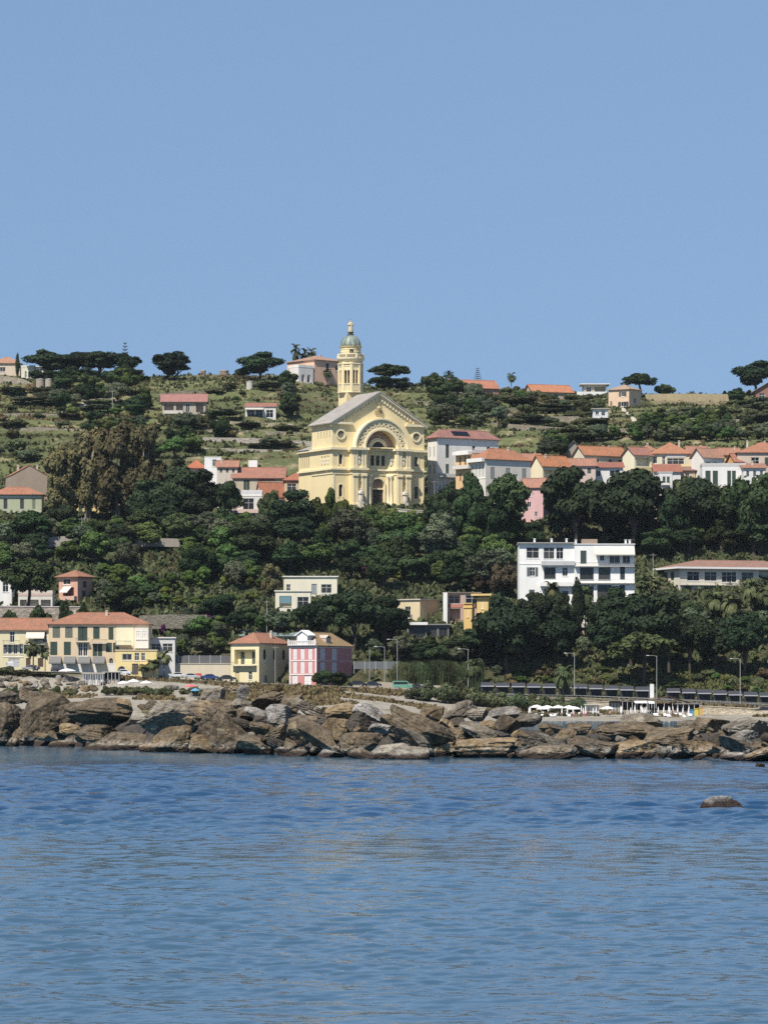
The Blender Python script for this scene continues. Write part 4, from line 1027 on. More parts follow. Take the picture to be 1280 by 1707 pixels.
# left of the church
house('terracotta_house', 'house with bright red hip roof peeping out above the dark pines at left', 312, 0, 343, 800, 781, 1160, 0, 8, (0.60, 0.42, 0.34), 'hip', 2.9, (0.44, 0.11, 0.05), ops=[('f', .2, .4, .2, .7, 'win', None)])
house('white_box_house', 'small white cubic house with one square window left of the long red roofs', 341, 0, 369, 792, 763, 1152, 0, 5, (0.78, 0.77, 0.75), 'flat', rc=(0.72, 0.71, 0.69), ov=.05, ops=[('f', .48, .72, .50, .90, 'win', None)])
hY = house('row_house', 'long house with terracotta roof and white stair tower left of the church', 388, 0, 474, 825, 796, 1142, 0, 11, (0.52, 0.45, 0.34), 'gx', 3.2, (0.36, 0.125, 0.08), ops=cols([.24, .30], .055, .1, .85, 'shut', c=SHUT) + [('f', .50, .80, .35, .72, 'log', None), ('f', .5, .82, .82, .92, 'band', (0.4, 0.14, 0.1))])
add_box(hY, 'stair_tower', -hY.W * .205, -hY.W * .035, 6.5, 9.5, hY.H, hY.H + 5.6, (0.80, 0.79, 0.77))
house('terracotta_house', 'house with red hip roof close to the left side of the church', 474, 0, 519, 822, 801, 1128, 0, 10, (0.55, 0.42, 0.28), 'hip', 2.9, (0.40, 0.11, 0.06), ops=[('f', .1, .45, .15, .75, 'wide', WHITE), ('f', .0, 1, .80, .92, 'band', (0.42, 0.14, 0.09))])
house('gabled_house', 'house with steep red roof and white dormer wall below the long terracotta roof', 428, 436, 478, 834, 823, 1128, 25, None, (0.72, 0.70, 0.66), 'gx', 3.4, (0.40, 0.12, 0.065), ops=[('f', .3, .5, .1, .7, 'win', None)])
house('veranda_house', 'white house with columned veranda below the terracotta roofs left of the church', 384, 0, 437, 866, 822, 1124, 0, 8, (0.70, 0.66, 0.60), 'parapet', rc=(0.70, 0.68, 0.65), ops=[('f', .1, .3, .35, .8, 'log', None), ('f', .40, .75, .35, .8, 'wide', WHITE), ('f', 0, 1, .88, .98, 'band', WHITE), ('f', .0, 1., .24, .30, 'para', (0.66, 0.5, 0.44))])
house('pink_house', 'pale pink house end among dark pines below the columned veranda', 362, 0, 386, 868, 842, 1120, 0, 6, (0.66, 0.52, 0.48), 'flat', rc=(0.6, 0.5, 0.46), ov=.2, ops=[('f', .3, .6, .3, .7, 'shut', None)])
house('stone_house', 'tall old stone house with blank gable at the left picture edge', 14, 20, 78, 838, 792, 1150, 14, 12, (0.36, 0.29, 0.22), 'gy', 3.0, (0.42, 0.13, 0.07), ops=[('f', .35, .45, .35, .5, 'win', None)], ov=.15, chim=2)
house('green_house', 'pale green house with red hip roof and dark shutters at the left picture edge', -16, 0, 70, 858, 825, 1136, 0, 9, (0.40, 0.42, 0.28), 'hip', 2.5, (0.40, 0.13, 0.07), ov=.8, ops=cols([.30, .62], .075, .30, .80, 'shut', c=(0.05, 0.06, 0.05)) + cols([.06, .85], .06, .30, .80, 'shut', c=(0.2, 0.22, 0.16)) + [('f', 0, 1, .86, .95, 'band', (0.66, 0.62, 0.5)), ('f', 0, 1, .1, .16, 'bal', (0.3, 0.3, 0.28))])
house('yellow_house', 'yellow house mostly hidden behind the big brown eucalyptus trees', 124, 0, 214, 866, 796, 1148, 0, 10, (0.72, 0.58, 0.28), 'hip', 3.0, (0.40, 0.14, 0.08), ops=cols([.12, .3, .5, .7, .88], .07, .55, .8, 'shut') + cols([.12, .3, .5, .7, .88], .07, .12, .42, 'shut'))
house('roadside_house', 'small cream house glimpsed under the dark trees left below the church', 484, 0, 508, 888, 872, 1102, 0, 6, (0.70, 0.58, 0.38), 'flat', rc=(0.6, 0.5, 0.36), ops=[('f', .25, .45, .2, .7, 'win', None)])

# ---------------------------------------------------------------- the upper hill and the skyline
house('farmhouse', 'long low farmhouse with pinkish red roof and porch on the terraced hill at left', 271, 0, 343, 690, 668, 1300, 0, 7, (0.42, 0.36, 0.29), 'gx', 2.4, (0.36, 0.13, 0.10), ov=.8, ops=[('f', .04, .26, .12, .75, 'log', None), ('f', .32, .48, .12, .75, 'log', None), ('f', .54, .64, .12, .8, 'win', None), ('f', .78, .95, .12, .8, 'log', None), ('f', .04, .48, .0, .12, 'para', (0.6, 0.56, 0.5))])
house('bungalow', 'small white bungalow with glazed front and red roof on the terraced hill', 409, 0, 460, 697, 678, 1310, 0, 8, (0.68, 0.65, 0.60), 'shed', 1.8, (0.36, 0.12, 0.08), ov=.3, ops=[('f', .06, .30, .02, .72, 'wide', WHITE), ('f', .34, .58, .02, .72, 'wide', WHITE), ('f', .68, .92, .04, .72, 'wide', WHITE), ('f', .0, .6, .78, .86, 'awn', (0.72, 0.68, 0.6))])
house('tool_shed', 'small pale tool shed beside the terrace walls below the modern skyline house', 988, 0, 1013, 693, 682, 1300, 0, 5, (0.66, 0.66, 0.66), 'flat', rc=(0.4, 0.36, 0.3), ov=.6, ops=[('f', .15, .4, .1, .7, 'wide', None), ('f', .55, .8, .05, .8, 'log', None)])
house('ridge_house', 'house with terracotta roof on the skyline at the left picture edge', -14, 0, 34, 626, 606, 1438, 0, 9, (0.64, 0.52, 0.40), 'hip', 2.8, (0.42, 0.17, 0.10), ops=[('f', .3, .5, .3, .7, 'win', None)])
house('ridge_villa', 'white villa with small arches on the skyline beside the left umbrella pines', 36, 0, 58, 632, 613, 1428, 0, 7, (0.76, 0.72, 0.56), 'parapet', rc=(0.72, 0.70, 0.6), ops=cols([.35, .6, .85], .16, .15, .7, 'awin'))
house('ridge_villa', 'low white pavilion with flat roof in front of the left umbrella pines', 62, 0, 80, 628, 612, 1424, 0, 7, (0.78, 0.77, 0.74), 'flat', rc=(0.78, 0.77, 0.75), ov=.8, ops=[('f', .15, .45, .1, .7, 'log', None), ('f', .6, .9, .1, .7, 'log', None)])
hP = house('peach_villa', 'peach and grey villa with hip roof on the skyline left of the church tower', 505, 524, 572, 640, 600, 1425, 40, 16, (0.70, 0.45, 0.32), 'hip', 2.4, (0.42, 0.19, 0.12), chim=1, ops=[('f', .40, .5, .55, .9, 'shut', (0.06, 0.07, 0.08)), ('f', .72, .82, .60, .85, 'win', None), ('l', .55, .8, .02, .4, 'awin', (0.3, 0.12, 0.08)), ('l', .15, .4, .02, .4, 'awin', None), ('l', .0, .45, .48, .55, 'para', WHITE)])
house('terrace_block', 'white terrace with two arches in front of the peach skyline villa', 491, 498, 522, 637, 612, 1418, 40, 6, (0.74, 0.70, 0.66), 'parapet', rc=WHITE, ops=cols([.3, .7], .22, .05, .55, 'alog') + cols([.5], .5, .05, .5, 'awin', 'l'))
house('long_bungalow', 'long low bungalow with red tiled roof on the skyline right of the church', 747, 757, 832, 656, 645, 1428, 20, 10, (0.34, 0.18, 0.15), 'gx', 3.0, (0.44, 0.14, 0.08), ops=cols([.15, .3, .5, .68, .85], .06, .15, .7, 'win') , chim=1)
house('long_bungalow', 'low house with wide orange red roof on the skyline beside the modern flat roofed house', 879, 888, 956, 664, 652, 1424, 20, 9, (0.44, 0.34, 0.26), 'gx', 2.7, (0.48, 0.15, 0.07), chim=1, ops=cols([.2, .4, .6, .8], .08, .15, .75, 'win'))
hM = house('modern_house', 'modern skyline house with white overhanging flat roof and long terrace', 972, 0, 1010, 660, 641, 1428, 0, 9, (0.40, 0.37, 0.30), 'flat', rc=(0.72, 0.71, 0.69), ov=1.3, ops=[('f', .12, .35, .2, .8, 'wide', None), ('f', .5, .95, .2, .8, 'log', None)])
add_box(hM, 'terrace', -hM.W * .85, hM.W * .5, -2.5, -.4, 0, 1.4, (0.70, 0.69, 0.67))
house('square_house', 'square peach house with pyramid roof standing out below the skyline at right', 1015, 1048, 1070, 693, 649, 1385, -34, None, (0.68, 0.50, 0.35), 'hip', 2.2, (0.42, 0.22, 0.14), ops=[('f', .60, .78, .74, .92, 'open', (0.10, 0.09, 0.09)), ('f', .60, .85, .36, .54, 'open', (0.06, 0.05, 0.05)), ('f', .08, .18, .36, .58, 'shut', (0.3, 0.2, 0.14)), ('f', .25, .4, .04, .2, 'door', (0.66, 0.6, 0.55)), ('r', .4, .6, .5, .7, 'win', None)])
house('brown_chalet', 'brown chalet with pale eaves at the right picture edge under the big pine', 1259, 0, 1310, 668, 650, 1420, 0, 9, (0.30, 0.16, 0.12), 'gy', 3.4, (0.50, 0.38, 0.32), ov=.9, ops=[('f', .1, .3, .1, .7, 'wide', WHITE), ('f', .5, .8, .1, .7, 'wide', WHITE), ('f', 0, .6, .0, .1, 'para', WHITE)])

# ---------------------------------------------------------------- walls
def wall_run(name, label, cat, pts, Y, hpx, th, mat, cap=None, group=None, thick=.6, follow=False, bottom=None):
    """a wall along photo columns; pts: (px, top row) at distance Y (or (px,row,Y))"""
    if Y is None:                                        # stands where the slope shows at the foot of the wall
        q = [(a[0] + (b[0] - a[0]) * k / 6, a[1] + (b[1] - a[1]) * k / 6) for a, b in zip(pts, pts[1:]) for k in range(7)]
        ys_ = np.array([hit(a, b + hpx) for a, b in q]); cf = np.polyfit([a for a, _ in q], ys_, 1)
        pts = [(a, b, float(np.polyval(cf, a))) for a, b in q[::2] + [q[-1]]]
        pts = [p for k, p in enumerate(pts) if k == 0 or p[0] - pts[k - 1][0] > 1]
    P = [at(p[0], p[1], p[2] if len(p) > 2 else Y) for p in pts]
    o0 = P[0].copy(); m = MB(); mc = MB()
    e = empty(name, label, cat, o0, 0, group)
    for a, b, p, q in zip(P, P[1:], pts, pts[1:]):
        d = Vector((b.x - a.x, b.y - a.y, 0)).normalized(); n = Vector((-d.y, d.x, 0)) * thick
        za = a.z - hpx * a.y / F - 1.5; zb = b.z - hpx * b.y / F - 1.5
        A = [Vector((a.x, a.y, za)), Vector((b.x, b.y, zb)), Vector((b.x, b.y, zb)) + n, Vector((a.x, a.y, za)) + n, a, b, b + n, a + n]
        m.hexa([v - o0 for v in A])
        if cap:
            g = n.normalized() * .12; up = Vector((0, 0, .18)); e0 = Vector((0, 0, .003))
            mc.hexa([v - o0 for v in (a - g + e0, b - g + e0, b + n + g + e0, a + n + g + e0, a - g + up, b - g + up, b + n + g + up, a + n + g + up)])
    m.build('masonry', mat, e)
    if cap: mc.build('coping', cap, e)
    e['kind'] = 'thing'
    return e
wall_run('retaining_wall', 'pale cream retaining wall with parked cars before it left of the yellow house', 'wall', [(278, 1107), (330, 1107), (388, 1107)], 966, 34, .6, plaster((0.66, 0.58, 0.44), .3), plaster((0.62, 0.57, 0.47)))
wall_run('balustrade_wall', 'stone terrace wall with white balustrade above the roofs at far left', 'wall', [(-60, 1010), (0, 1011), (90, 1012), (136, 1012)], 984, 20, .6, drystone((0.34, 0.29, 0.24), .9), plaster((0.70, 0.62, 0.56)))
wall_run('terrace_wall', 'grey stone wall under the lemon garden with purple flowers', 'wall', [(232, 1026), (280, 1024), (345, 1025)], 990, 14, .6, drystone((0.20, 0.18, 0.14)))
wall_run('garden_wall', 'low tan roadside wall between the pink villa and the reeds', 'wall', [(588, 1138), (640, 1137), (720, 1142), (790, 1146)], 954, 12, .5, plaster((0.44, 0.38, 0.30), .4))
wall_run('sea_wall', 'long tan stone sea wall behind the beach bar', 'wall', [(770, 1161, 934), (860, 1164, 933), (960, 1168, 932), (1100, 1174, 931), (1280, 1183, 930), (1500, 1190, 930)], 932, 26, .9, drystone((0.46, 0.39, 0.29), 1.1), plaster((0.52, 0.46, 0.37)))
wall_run('beach_wall', 'low crumbling stone wall at the right end of the beach', 'wall', [(1165, 1186, 924), (1220, 1185, 922), (1300, 1184, 920), (1420, 1184, 920)], 922, 10, .6, drystone((0.50, 0.43, 0.33), 1.4))
wall_run('hill_wall', 'very long grey stone terrace wall across the hill left of the church', 'wall', [(335, 729), (420, 730), (525, 736)], None, 9, .8, drystone((0.36, 0.32, 0.27)))
wall_run('terrace_wall', 'upper dry stone terrace wall below the orange roofed skyline house', 'wall', [(822, 688), (860, 690), (910, 694), (965, 694)], None, 8, .6, drystone())
wall_run('terrace_wall', 'lower dry stone terrace wall ending beside the hill stairway', 'wall', [(818, 704), (880, 709), (960, 714), (1052, 714)], None, 7, .6, drystone())
wall_run('ridge_wall', 'tan retaining wall under the white skyline villa at far left', 'wall', [(-40, 622), (0, 625), (40, 632), (60, 642)], 1402, 22, .8, drystone((0.36, 0.31, 0.24)))
wall_run('garden_wall', 'dark boundary wall running along the ridge under the red roofed bungalow', 'wall', [(780, 652), (830, 657), (880, 662), (940, 668)], 1412, 8, .6, drystone((0.10, 0.085, 0.075)))
wall_run('garden_wall', 'sloping pale drive wall below the peach skyline villa', 'wall', [(468, 628), (490, 634), (518, 646)], 1415, 3, .5, plaster((0.60, 0.52, 0.42)))
wall_run('field_bank', 'pale straw coloured bank of dry grass on the skyline at right', 'bank', [(1076, 657), (1130, 656), (1214, 657)], 1411, 12, 2.5, plaster((0.42, 0.34, 0.20), .9), thick=3)
wall_run('road_wall', 'low grey wall beside the road through the wood at left', 'wall', [(20, 899), (60, 897), (120, 893)], 1072, 8, .5, plaster((0.36, 0.33, 0.29), .5))
wall_run('road_wall', 'stone road wall in the wood under the dark pines left of centre', 'wall', [(218, 898), (260, 897), (300, 898)], 1078, 5, .5, plaster((0.32, 0.28, 0.23), .5))
wall_run('church_terrace', 'pale balustraded terrace wall in front of the church', 'wall', [(652, 848, 1106), (705, 852, 1108)], 1108, 8, .5, plaster((0.62, 0.55, 0.42), .4), plaster((0.68, 0.62, 0.5)))
for lb, pts, hp, cc in (('pale earth terrace ledge running under the small white bungalow', [(360, 700), (410, 704), (490, 706)], 5, (0.328, 0.281, 0.203)), ('long low stone wall on the hill between bungalow and long grey wall', [(345, 716), (440, 718), (522, 721)], 4, (0.234, 0.211, 0.164)), ('broken pale stone wall under the long grey wall left of the church', [(340, 746), (400, 748), (470, 750)], 5, (0.343, 0.312, 0.257)), ('stone wall above the farmhouse on the left hill', [(236, 660), (300, 652), (390, 650)], 4, (0.234, 0.203, 0.148)), ('stone wall left of the hill path at far left', [(0, 690), (50, 688), (96, 690)], 5, (0.281, 0.242, 0.187)), ('lower stone wall among dry grass at far left', [(0, 716), (60, 712), (150, 716)], 5, (0.265, 0.234, 0.179)), ('pale stone wall under the left skyline pines', [(120, 668), (170, 664), (230, 668)], 4, (0.265, 0.234, 0.187)), ('grassy terrace wall right of the umbrella pine on the hill', [(690, 668), (760, 672), (826, 676)], 4, (0.265, 0.234, 0.179)), ('terrace wall under the red bungalow halfway down the hill', [(760, 676), (830, 680), (960, 684)], 4, (0.218, 0.195, 0.148)), ('upper terrace wall in the green field at the right edge', [(1100, 694), (1180, 698), (1290, 700)], 4, (0.234, 0.211, 0.156)), ('lower terrace wall in the green field at the right edge', [(1130, 714), (1200, 718), (1290, 720)], 4, (0.250, 0.226, 0.172)), ('straw coloured second bank below the skyline bank at right', [(1082, 668), (1150, 669), (1212, 670)], 6, (0.312, 0.257, 0.156))):
    wall_run('terrace_wall', lb, 'wall', pts, None, hp, .6, drystone(cc))
# ---------------------------------------------------------------- the church
CH = (0.82, 0.67, 0.38); TRIM = (0.83, 0.71, 0.46)
def church():
    Yc, th = 1120.0, 27.0; s = Yc / F
    corner = at(554, 847, Yc); W = 30.2
    p = corner + Vector((math.cos(R(th)), math.sin(R(th)), 0)) * W / 2
    e = empty('church', 'big pale yellow church with arched portal and gabled front on the hill above the wood', 'church', p, R(th))
    wl, tr = plaster(CH, .34), plaster(TRIM, .25)
    D = 13.6; E = 25.3; A = 34.3; L1, L2 = 11.8, 17.8; hw = W / 2; pi_, po = 4.85, 9.7; pf = -2.1; RC = .5
    m = MB(); FS = faces_of(W, D)
    # outer bays
    for sg in (-1, 1):
        x0 = -hw if sg < 0 else po
        c = (hw + po) / 2 * sg - x0
        ops = [(c - .62, c + .62, 3.4, 7.0, True, .4, False), (c - .62, c + .62, 12.9, 15.8, True, .4, False)]
        wall_panel(m, (x0, 0, 0), (1, 0, 0), (0, -1, 0), hw - po, E, ops, -5)
    # upper wall behind the arch, up to the eaves, and the gable; the arch opening is cut out
    r_in = 5.2
    n = 24
    arcp = [(r_in * math.cos(math.pi * k / n), L2 + r_in * math.sin(math.pi * k / n)) for k in range(n + 1)]
    m.poly([(po, 0, L2)] + [(x, 0, z) for x, z in arcp[:n // 2 + 1]] + [(0, 0, E), (po, 0, E)])
    m.poly([(0, 0, E)] + [(x, 0, z) for x, z in arcp[n // 2:]] + [(-po, 0, L2), (-po, 0, E)])
    m.poly([(-hw, 0, E), (hw, 0, E), (0, 0, A - .2)])
    # piers
    for sg in (-1, 1):
        xa, xb = sorted((pi_ * sg, po * sg))
        for z0, z1 in ((-5, L1), (L1, L2)):
            ops = [(1.7, 3.15, 1.2 if z0 < 0 else z0 + 1.0, 9.6 if z0 < 0 else z1 - 1.0, True, .8, True)]
            q = MB(); wall_panel(m, (xa, pf, 0), (1, 0, 0), (0, -1, 0), xb - xa, z1, ops, z0)
        xo = po * sg
        m.poly([(xo, pf, -5), (xo, 0, -5), (xo, 0, L2), (xo, pf, L2)])
        m.poly([(xa, pf, L2), (xb, pf, L2), (xb, .0, L2), (xa, .0, L2)])
        # splayed side of the portal recess
        a, b = Vector((pi_ * sg, pf, 0)), Vector((2.65 * sg, RC, 0))
        if sg > 0: U = (a - b).normalized(); wall_panel(m, b, U, Vector((U.y, -U.x, 0)), (a - b).length, L2, [(1.45, 2.75, L1 + 1.0, L2 - 1.1, True, .5, True)], -5)
        else: U = (b - a).normalized(); wall_panel(m, a, U, Vector((U.y, -U.x, 0)), (a - b).length, L2, [(1.45, 2.75, L1 + 1.0, L2 - 1.1, True, .5, True)], -5)
    # back of the recess with portal and triple window; ledge above it
    ops = [(2.65 - 1.95, 2.65 + 1.95, .0, 9.0, True, .9, False)] + [(2.65 + x - .62, 2.65 + x + .62, L1 + 1.0, L1 + 4.1, True, .5, False) for x in (-1.75, 0, 1.75)]
    wall_panel(m, (-2.65, RC, 0), (1, 0, 0), (0, -1, 0), 5.3, L2, ops, -5)
    m.poly([(-pi_ - .01, pf, L2 - .01), (pi_ + .01, pf, L2 - .01), (pi_, RC, L2 - .01), (-pi_, RC, L2 - .01)])
    for k in range(n):                                   # barrel of the great arch, from the pier face to the lunette
        (xa, za), (xb, zb) = arcp[k], arcp[k + 1]
        m.poly([(xa, pf, za), (xb, pf, zb), (xb, .7, zb), (xa, .7, za)])
    # sides and back
    lo = [(4.0 + i * 1.9, 4.45 + i * 1.9, 21.0, 22.7, True, .3, False) for i in range(5)]
    mi = [(6.4 + i * 2.0, 7.3 + i * 2.0, 13.0, 15.6, True, .35, True) for i in range(3)]
    wall_panel(m, (-hw, D, 0), (0, -1, 0), (-1, 0, 0), D, E, lo + mi, -5)
    wall_panel(m, (hw, 0, 0), (0, 1, 0), (1, 0, 0), D, E, [(3, 4.2, 13, 16, True, .4, True), (8, 9.2, 13, 16, True, .4, True)], -5)
    wall_panel(m, (hw, D, 0), (-1, 0, 0), (0, 1, 0), W, E, [], -5)
    m.poly([(-hw, D, E), (hw, D, E), (0, D, A - .2)])
    # lower wing behind, its left face flush with the front block
    D2 = 22.5
    ops = [(1.2 + i * 1.35, 1.75 + i * 1.35, 12.9, 16.2, True, .3, False) for i in range(5)]
    wall_panel(m, (-hw, D2, 0), (0, -1, 0), (-1, 0, 0), D2 - D, L2, ops, -5)
    wall_panel(m, (hw, D2, 0), (-1, 0, 0), (0, 1, 0), W, L2, [], -5)
    wall_panel(m, (hw, D, 0), (0, 1, 0), (1, 0, 0), D2 - D, L2, [], -5)
    m.poly([(-hw, D, L2 - .3), (-hw, D2, L2 - .3), (hw, D2, L2 - .3), (hw, D, L2 - .3)])
    wall = m.build('wall', wl, e)
    # cornices following the plan
    def cornice(z, t, d, back):
        mm = MB(); q = d
        mm.box(-hw - q, -po - q, -q, -.002, z - t, z); mm.box(po + q, hw + q, -q, -.002, z - t, z)
        for sg in (-1, 1):
            xa, xb = sorted((pi_ * sg, po * sg)); mm.box(xa - (q if sg < 0 else 0), xb + (q if sg > 0 else 0), pf - q, pf - .002, z - t, z)
            xo = po * sg; xx = sorted((xo + .002 * sg, xo + q * sg)); mm.box(xx[0], xx[1], pf, -q - .0, z - t, z)
            a = Vector((pi_ * sg, pf, 0)); b = Vector((2.65 * sg, RC, 0)); nn = Vector((-(b - a).y * sg, (b - a).x * sg, 0)).normalized() * q
            nn = Vector((-abs(nn.x) * sg, -abs(nn.y), 0))
            mm.hexa([(*(a).xy, z - t), (*(a + nn).xy, z - t), (*(b + nn).xy, z - t), (*b.xy, z - t), (*a.xy, z), (*(a + nn).xy, z), (*(b + nn).xy, z), (*b.xy, z)])
        mm.box(-2.65, 2.65, RC - q, RC - .002, z - t, z)
        mm.box(-hw - q, -hw - .002, -.002, back, z - t, z); mm.box(hw + .002, hw + q, -.002, back, z - t, z)
        return mm.build('cornice', tr, e)
    cornice(L1, .55, .55, D2); cornice(L2, .7, .75, D2); cornice(.9, .9, .25, D2); cornice(L1 - 1.5, .28, .18, D)
    mm = MB()
    for x0, x1 in ((-hw - .7, -8.75), (8.75, hw + .7)): mm.box(x0, x1, -.8, -.002, E - .75, E - .05)
    mm.box(-hw - .7, -hw - .002, -.002, D + .3, E - .75, E - .05); mm.box(hw + .002, hw + .7, -.002, D + .3, E - .75, E - .05)
    mm.build('cornice', tr, e)
    # frieze of little corbels under the eaves on the left side
    mm = MB()
    for i in range(22): y0 = .3 + i * .6; mm.box(-hw - .3, -hw - .002, y0, y0 + .3, E - 1.3, E - .76)
    mm.build('corbel_frieze', tr, e)
    # roof
    mm = MB(); ov = 1.1; sl = (A - E) / hw; ze = E - sl * ov
    for xs in (-hw - ov, hw + ov):
        mm.hexa([(xs, -1.2, ze), (xs, D + .8, ze), (0, D + .8, A), (0, -1.2, A), (xs, -1.2, ze + .28), (xs, D + .8, ze + .28), (0, D + .8, A + .28), (0, -1.2, A + .28)])
    roof = mm.build('roof', ROOFM(), e)
    mm = MB(); q = .45; D3 = D2 + .6
    mm.hexa([(-hw - 1.0, D + .31, L2 + .02), (hw + 1.0, D + .31, L2 + .02), (hw + 1.0, D3, L2 + .02), (-hw - 1.0, D3, L2 + .02), (-hw + 5, D + .31, L2 + 2.2), (hw - 5, D + .31, L2 + 2.2), (hw - 5, D3 - 3, L2 + 2.2), (-hw + 5, D3 - 3, L2 + 2.2)])
    mm.build('wing_roof', ROOFM(), e)
    # raking cornice, and the stepped arched corbel table below it
    for sg in (-1, 1):
        mm = MB(); U = Vector((sg * -hw, 0, A - E)).normalized()
        x0, z0 = sg * (hw + .7), E - sl * .7 - .02
        for (d0, d1, t0, t1) in ((-1.0, -.002, -.55, -.02), (-.7, -.002, -1.0, -.553)):
            mm.hexa([(x0, d0, z0 + t0), (x0, d1, z0 + t0), (0, d1, A + t0), (0, d0, A + t0), (x0, d0, z0 + t1), (x0, d1, z0 + t1), (0, d1, A + t1), (0, d0, A + t1)])
        mm.build('raking_cornice', tr, e)
        mm = MB(); k = 15
        for i in range(k):
            x = sg * (1.0 + (hw - 2.0) * i / (k - 1)); zt = E + (hw - abs(x)) * sl - 1.05
            if zt - 1.1 < E - .05: continue
            mm.box(x - .26, x + .26, -.45, -.004, zt - 1.1, zt)
        mm.build('corbel_frieze', tr, e)
    # great arch: mouldings, band of roundels
    def arcpart(name, specs, mat, parent=e):
        mm = MB()
        for sp in specs: mm.arc(0, L2, *sp, n=32)
        return mm.build(name, mat, parent)
    arch = arcpart('arch', [(5.2, 5.75, pf - .18, -.1), (5.752, 6.15, pf + .05, -.1), (6.152, 7.95, pf + .22, -.1), (7.952, 8.35, pf - .02, -.1), (8.352, 8.75, pf - .35, -.1)], tr)
    for i in range(15):
        a = math.pi * (i + .5) / 15; c = Vector((7.05 * math.cos(a), 0, L2 + 7.05 * math.sin(a)))
        mm = MB(); mm.arc(c.x, c.z, .40, .66, pf + .02, pf + .215, 0, 2 * math.pi, 14); mm.build('roundel', tr, arch)
        mm = MB(); mm.fan(c.x, c.z, .40, pf + .21, 0, 2 * math.pi * 13 / 14, 13); mm.build('roundel_disc', plaster((0.40, 0.30, 0.17), .3), arch.children[-1])
    # lunette with mosaic, its own small arch and half-round window
    mm = MB(); mm.fan(0, L2, 5.2, .7, 0, math.pi, 28); lun = mm.build('lunette', MOSAIC(), e)
    mm = MB(); mm.arc(0, L2, 2.05, 2.5, .2, .695, n=20); mm.arc(0, L2, 2.502, 3.1, .4, .695, n=20); mm.build('arch', tr, lun)
    mm = MB(); mm.fan(0, L2 + .05, 2.05, .66, 0, math.pi, 20); mm.build('window', glass(), lun)
    mm = MB(); mm.box(-pi_ + .1, pi_ - .1, -.6, .69, L2 + .0, L2 + .35); mm.build('sill', tr, lun)
    # oculi and windows of the outer bays
    for sg in (-1, 1):
        c = (hw + po) / 2 * sg
        mm = MB(); mm.arc(c, 21.6, 1.1, 1.55, -.32, -.004, 0, 2 * math.pi, 24); oc = mm.build('oculus', tr, e)
        mm = MB(); mm.fan(c, 21.6, 1.1, -.03, 0, 2 * math.pi * 23 / 24, 23); mm.build('pane', plaster((0.22, 0.19, 0.13), .5), oc)
        for z, h in ((3.4, 3.6), (12.9, 2.9)):
            fm, pm = win_mesh(1.24, h, 'win', True, (0.42, 0.36, 0.24)); o = put('window', fm, e, (c, .15, z)); put('pane', pm, o)
            mm = MB(); r = .62; sp = z + h - r
            mm.arc(c, sp, r + .02, r + .3, -.14, -.003, n=12); mm.box(c - r - .3, c - r - .02, -.14, -.003, z - .2, sp); mm.box(c + r + .02, c + r + .3, -.14, -.003, z - .2, sp); mm.build('window_surround', tr, o).location = (-c, -.15, -z)
    for x in (-1.75, 0, 1.75):
        fm, pm = win_mesh(1.24, 3.1, 'win', True, (0.12, 0.09, 0.06)); o = put('window', fm, e, (x, RC + .25, L1 + 1.0)); put('pane', pm, o)
        mm = MB(); mm.arc(0, 2.48, .64, .86, -.42, -.253, n=12); mm.build('window_surround', tr, o)
    for i in range(5):
        fm, pm = win_mesh(.45, 1.7, 'win', True, DGREY); o = put('window', fm, e, (-hw + .08, D - 4.225 - i * 1.9, 21.0), (0, 0, -math.pi / 2)); put('pane', pm, o)
        fm, pm = win_mesh(.55, 3.3, 'win', True, DGREY); o = put('window', fm, e, (-hw + .08, D2 - 1.475 - i * 1.35, 12.9), (0, 0, -math.pi / 2)); put('pane', pm, o)
    # portal: surround, lunette, door leaves
    mm = MB(); sp = 7.05
    mm.arc(0, sp, 1.97, 2.5, RC - .4, RC - .003, n=20); mm.box(-2.5, -1.97, RC - .4, RC - .003, 0, sp); mm.box(1.97, 2.5, RC - .4, RC - .003, 0, sp)
    mm.box(-1.95, 1.95, RC + .2, RC + .85, 5.85, 6.25); po_ = mm.build('portal', tr, e)
    mm = MB(); mm.fan(0, 6.9, 1.95, RC + .8, 0, math.pi, 18); mm.box(-1.95, 1.95, RC + .78, RC + .84, 6.2, 6.92); mm.build('lunette', MOSAIC(), po_)
    mm = MB()
    for sg in (-1, 1):
        x0, x1 = sorted((sg * .03, sg * 1.95)); mm.box(x0, x1, RC + .65, RC + .77, .3, 5.85)
        for z in (.8, 2.5, 4.2): mm.box(x0 + .3, x1 - .3, RC + .59, RC + .65, z, z + 1.3)
    mm.build('door', paint((0.045, 0.03, 0.022), .6), po_)
    mm = MB()
    for i in range(4): mm.box(-6 + i * .3, 6 - i * .3, pf - 3.2 + i * .45, pf - .3 if i < 3 else RC - .1, -1.2 + i * .3, -.9 + i * .3)
    mm.build('steps', plaster((0.55, 0.50, 0.42)), e)
    # pilasters, columns, statues
    def pilaster(x, y, z0, z1, w=.75, d=.3, name='pilaster'):
        mm = MB(); mm.box(x - w / 2, x + w / 2, y - d, y - .002, z0 + .5, z1 - .9)
        mm.box(x - w * .64, x + w * .64, y - d * 1.5, y - .002, z0, z0 + .498)
        mm.box(x - w * .58, x + w * .58, y - d * 1.3, y - .002, z1 - .898, z1 - .55); mm.box(x - w * .72, x + w * .72, y - d * 1.8, y - .002, z1 - .548, z1); mm.build(name, tr, e)
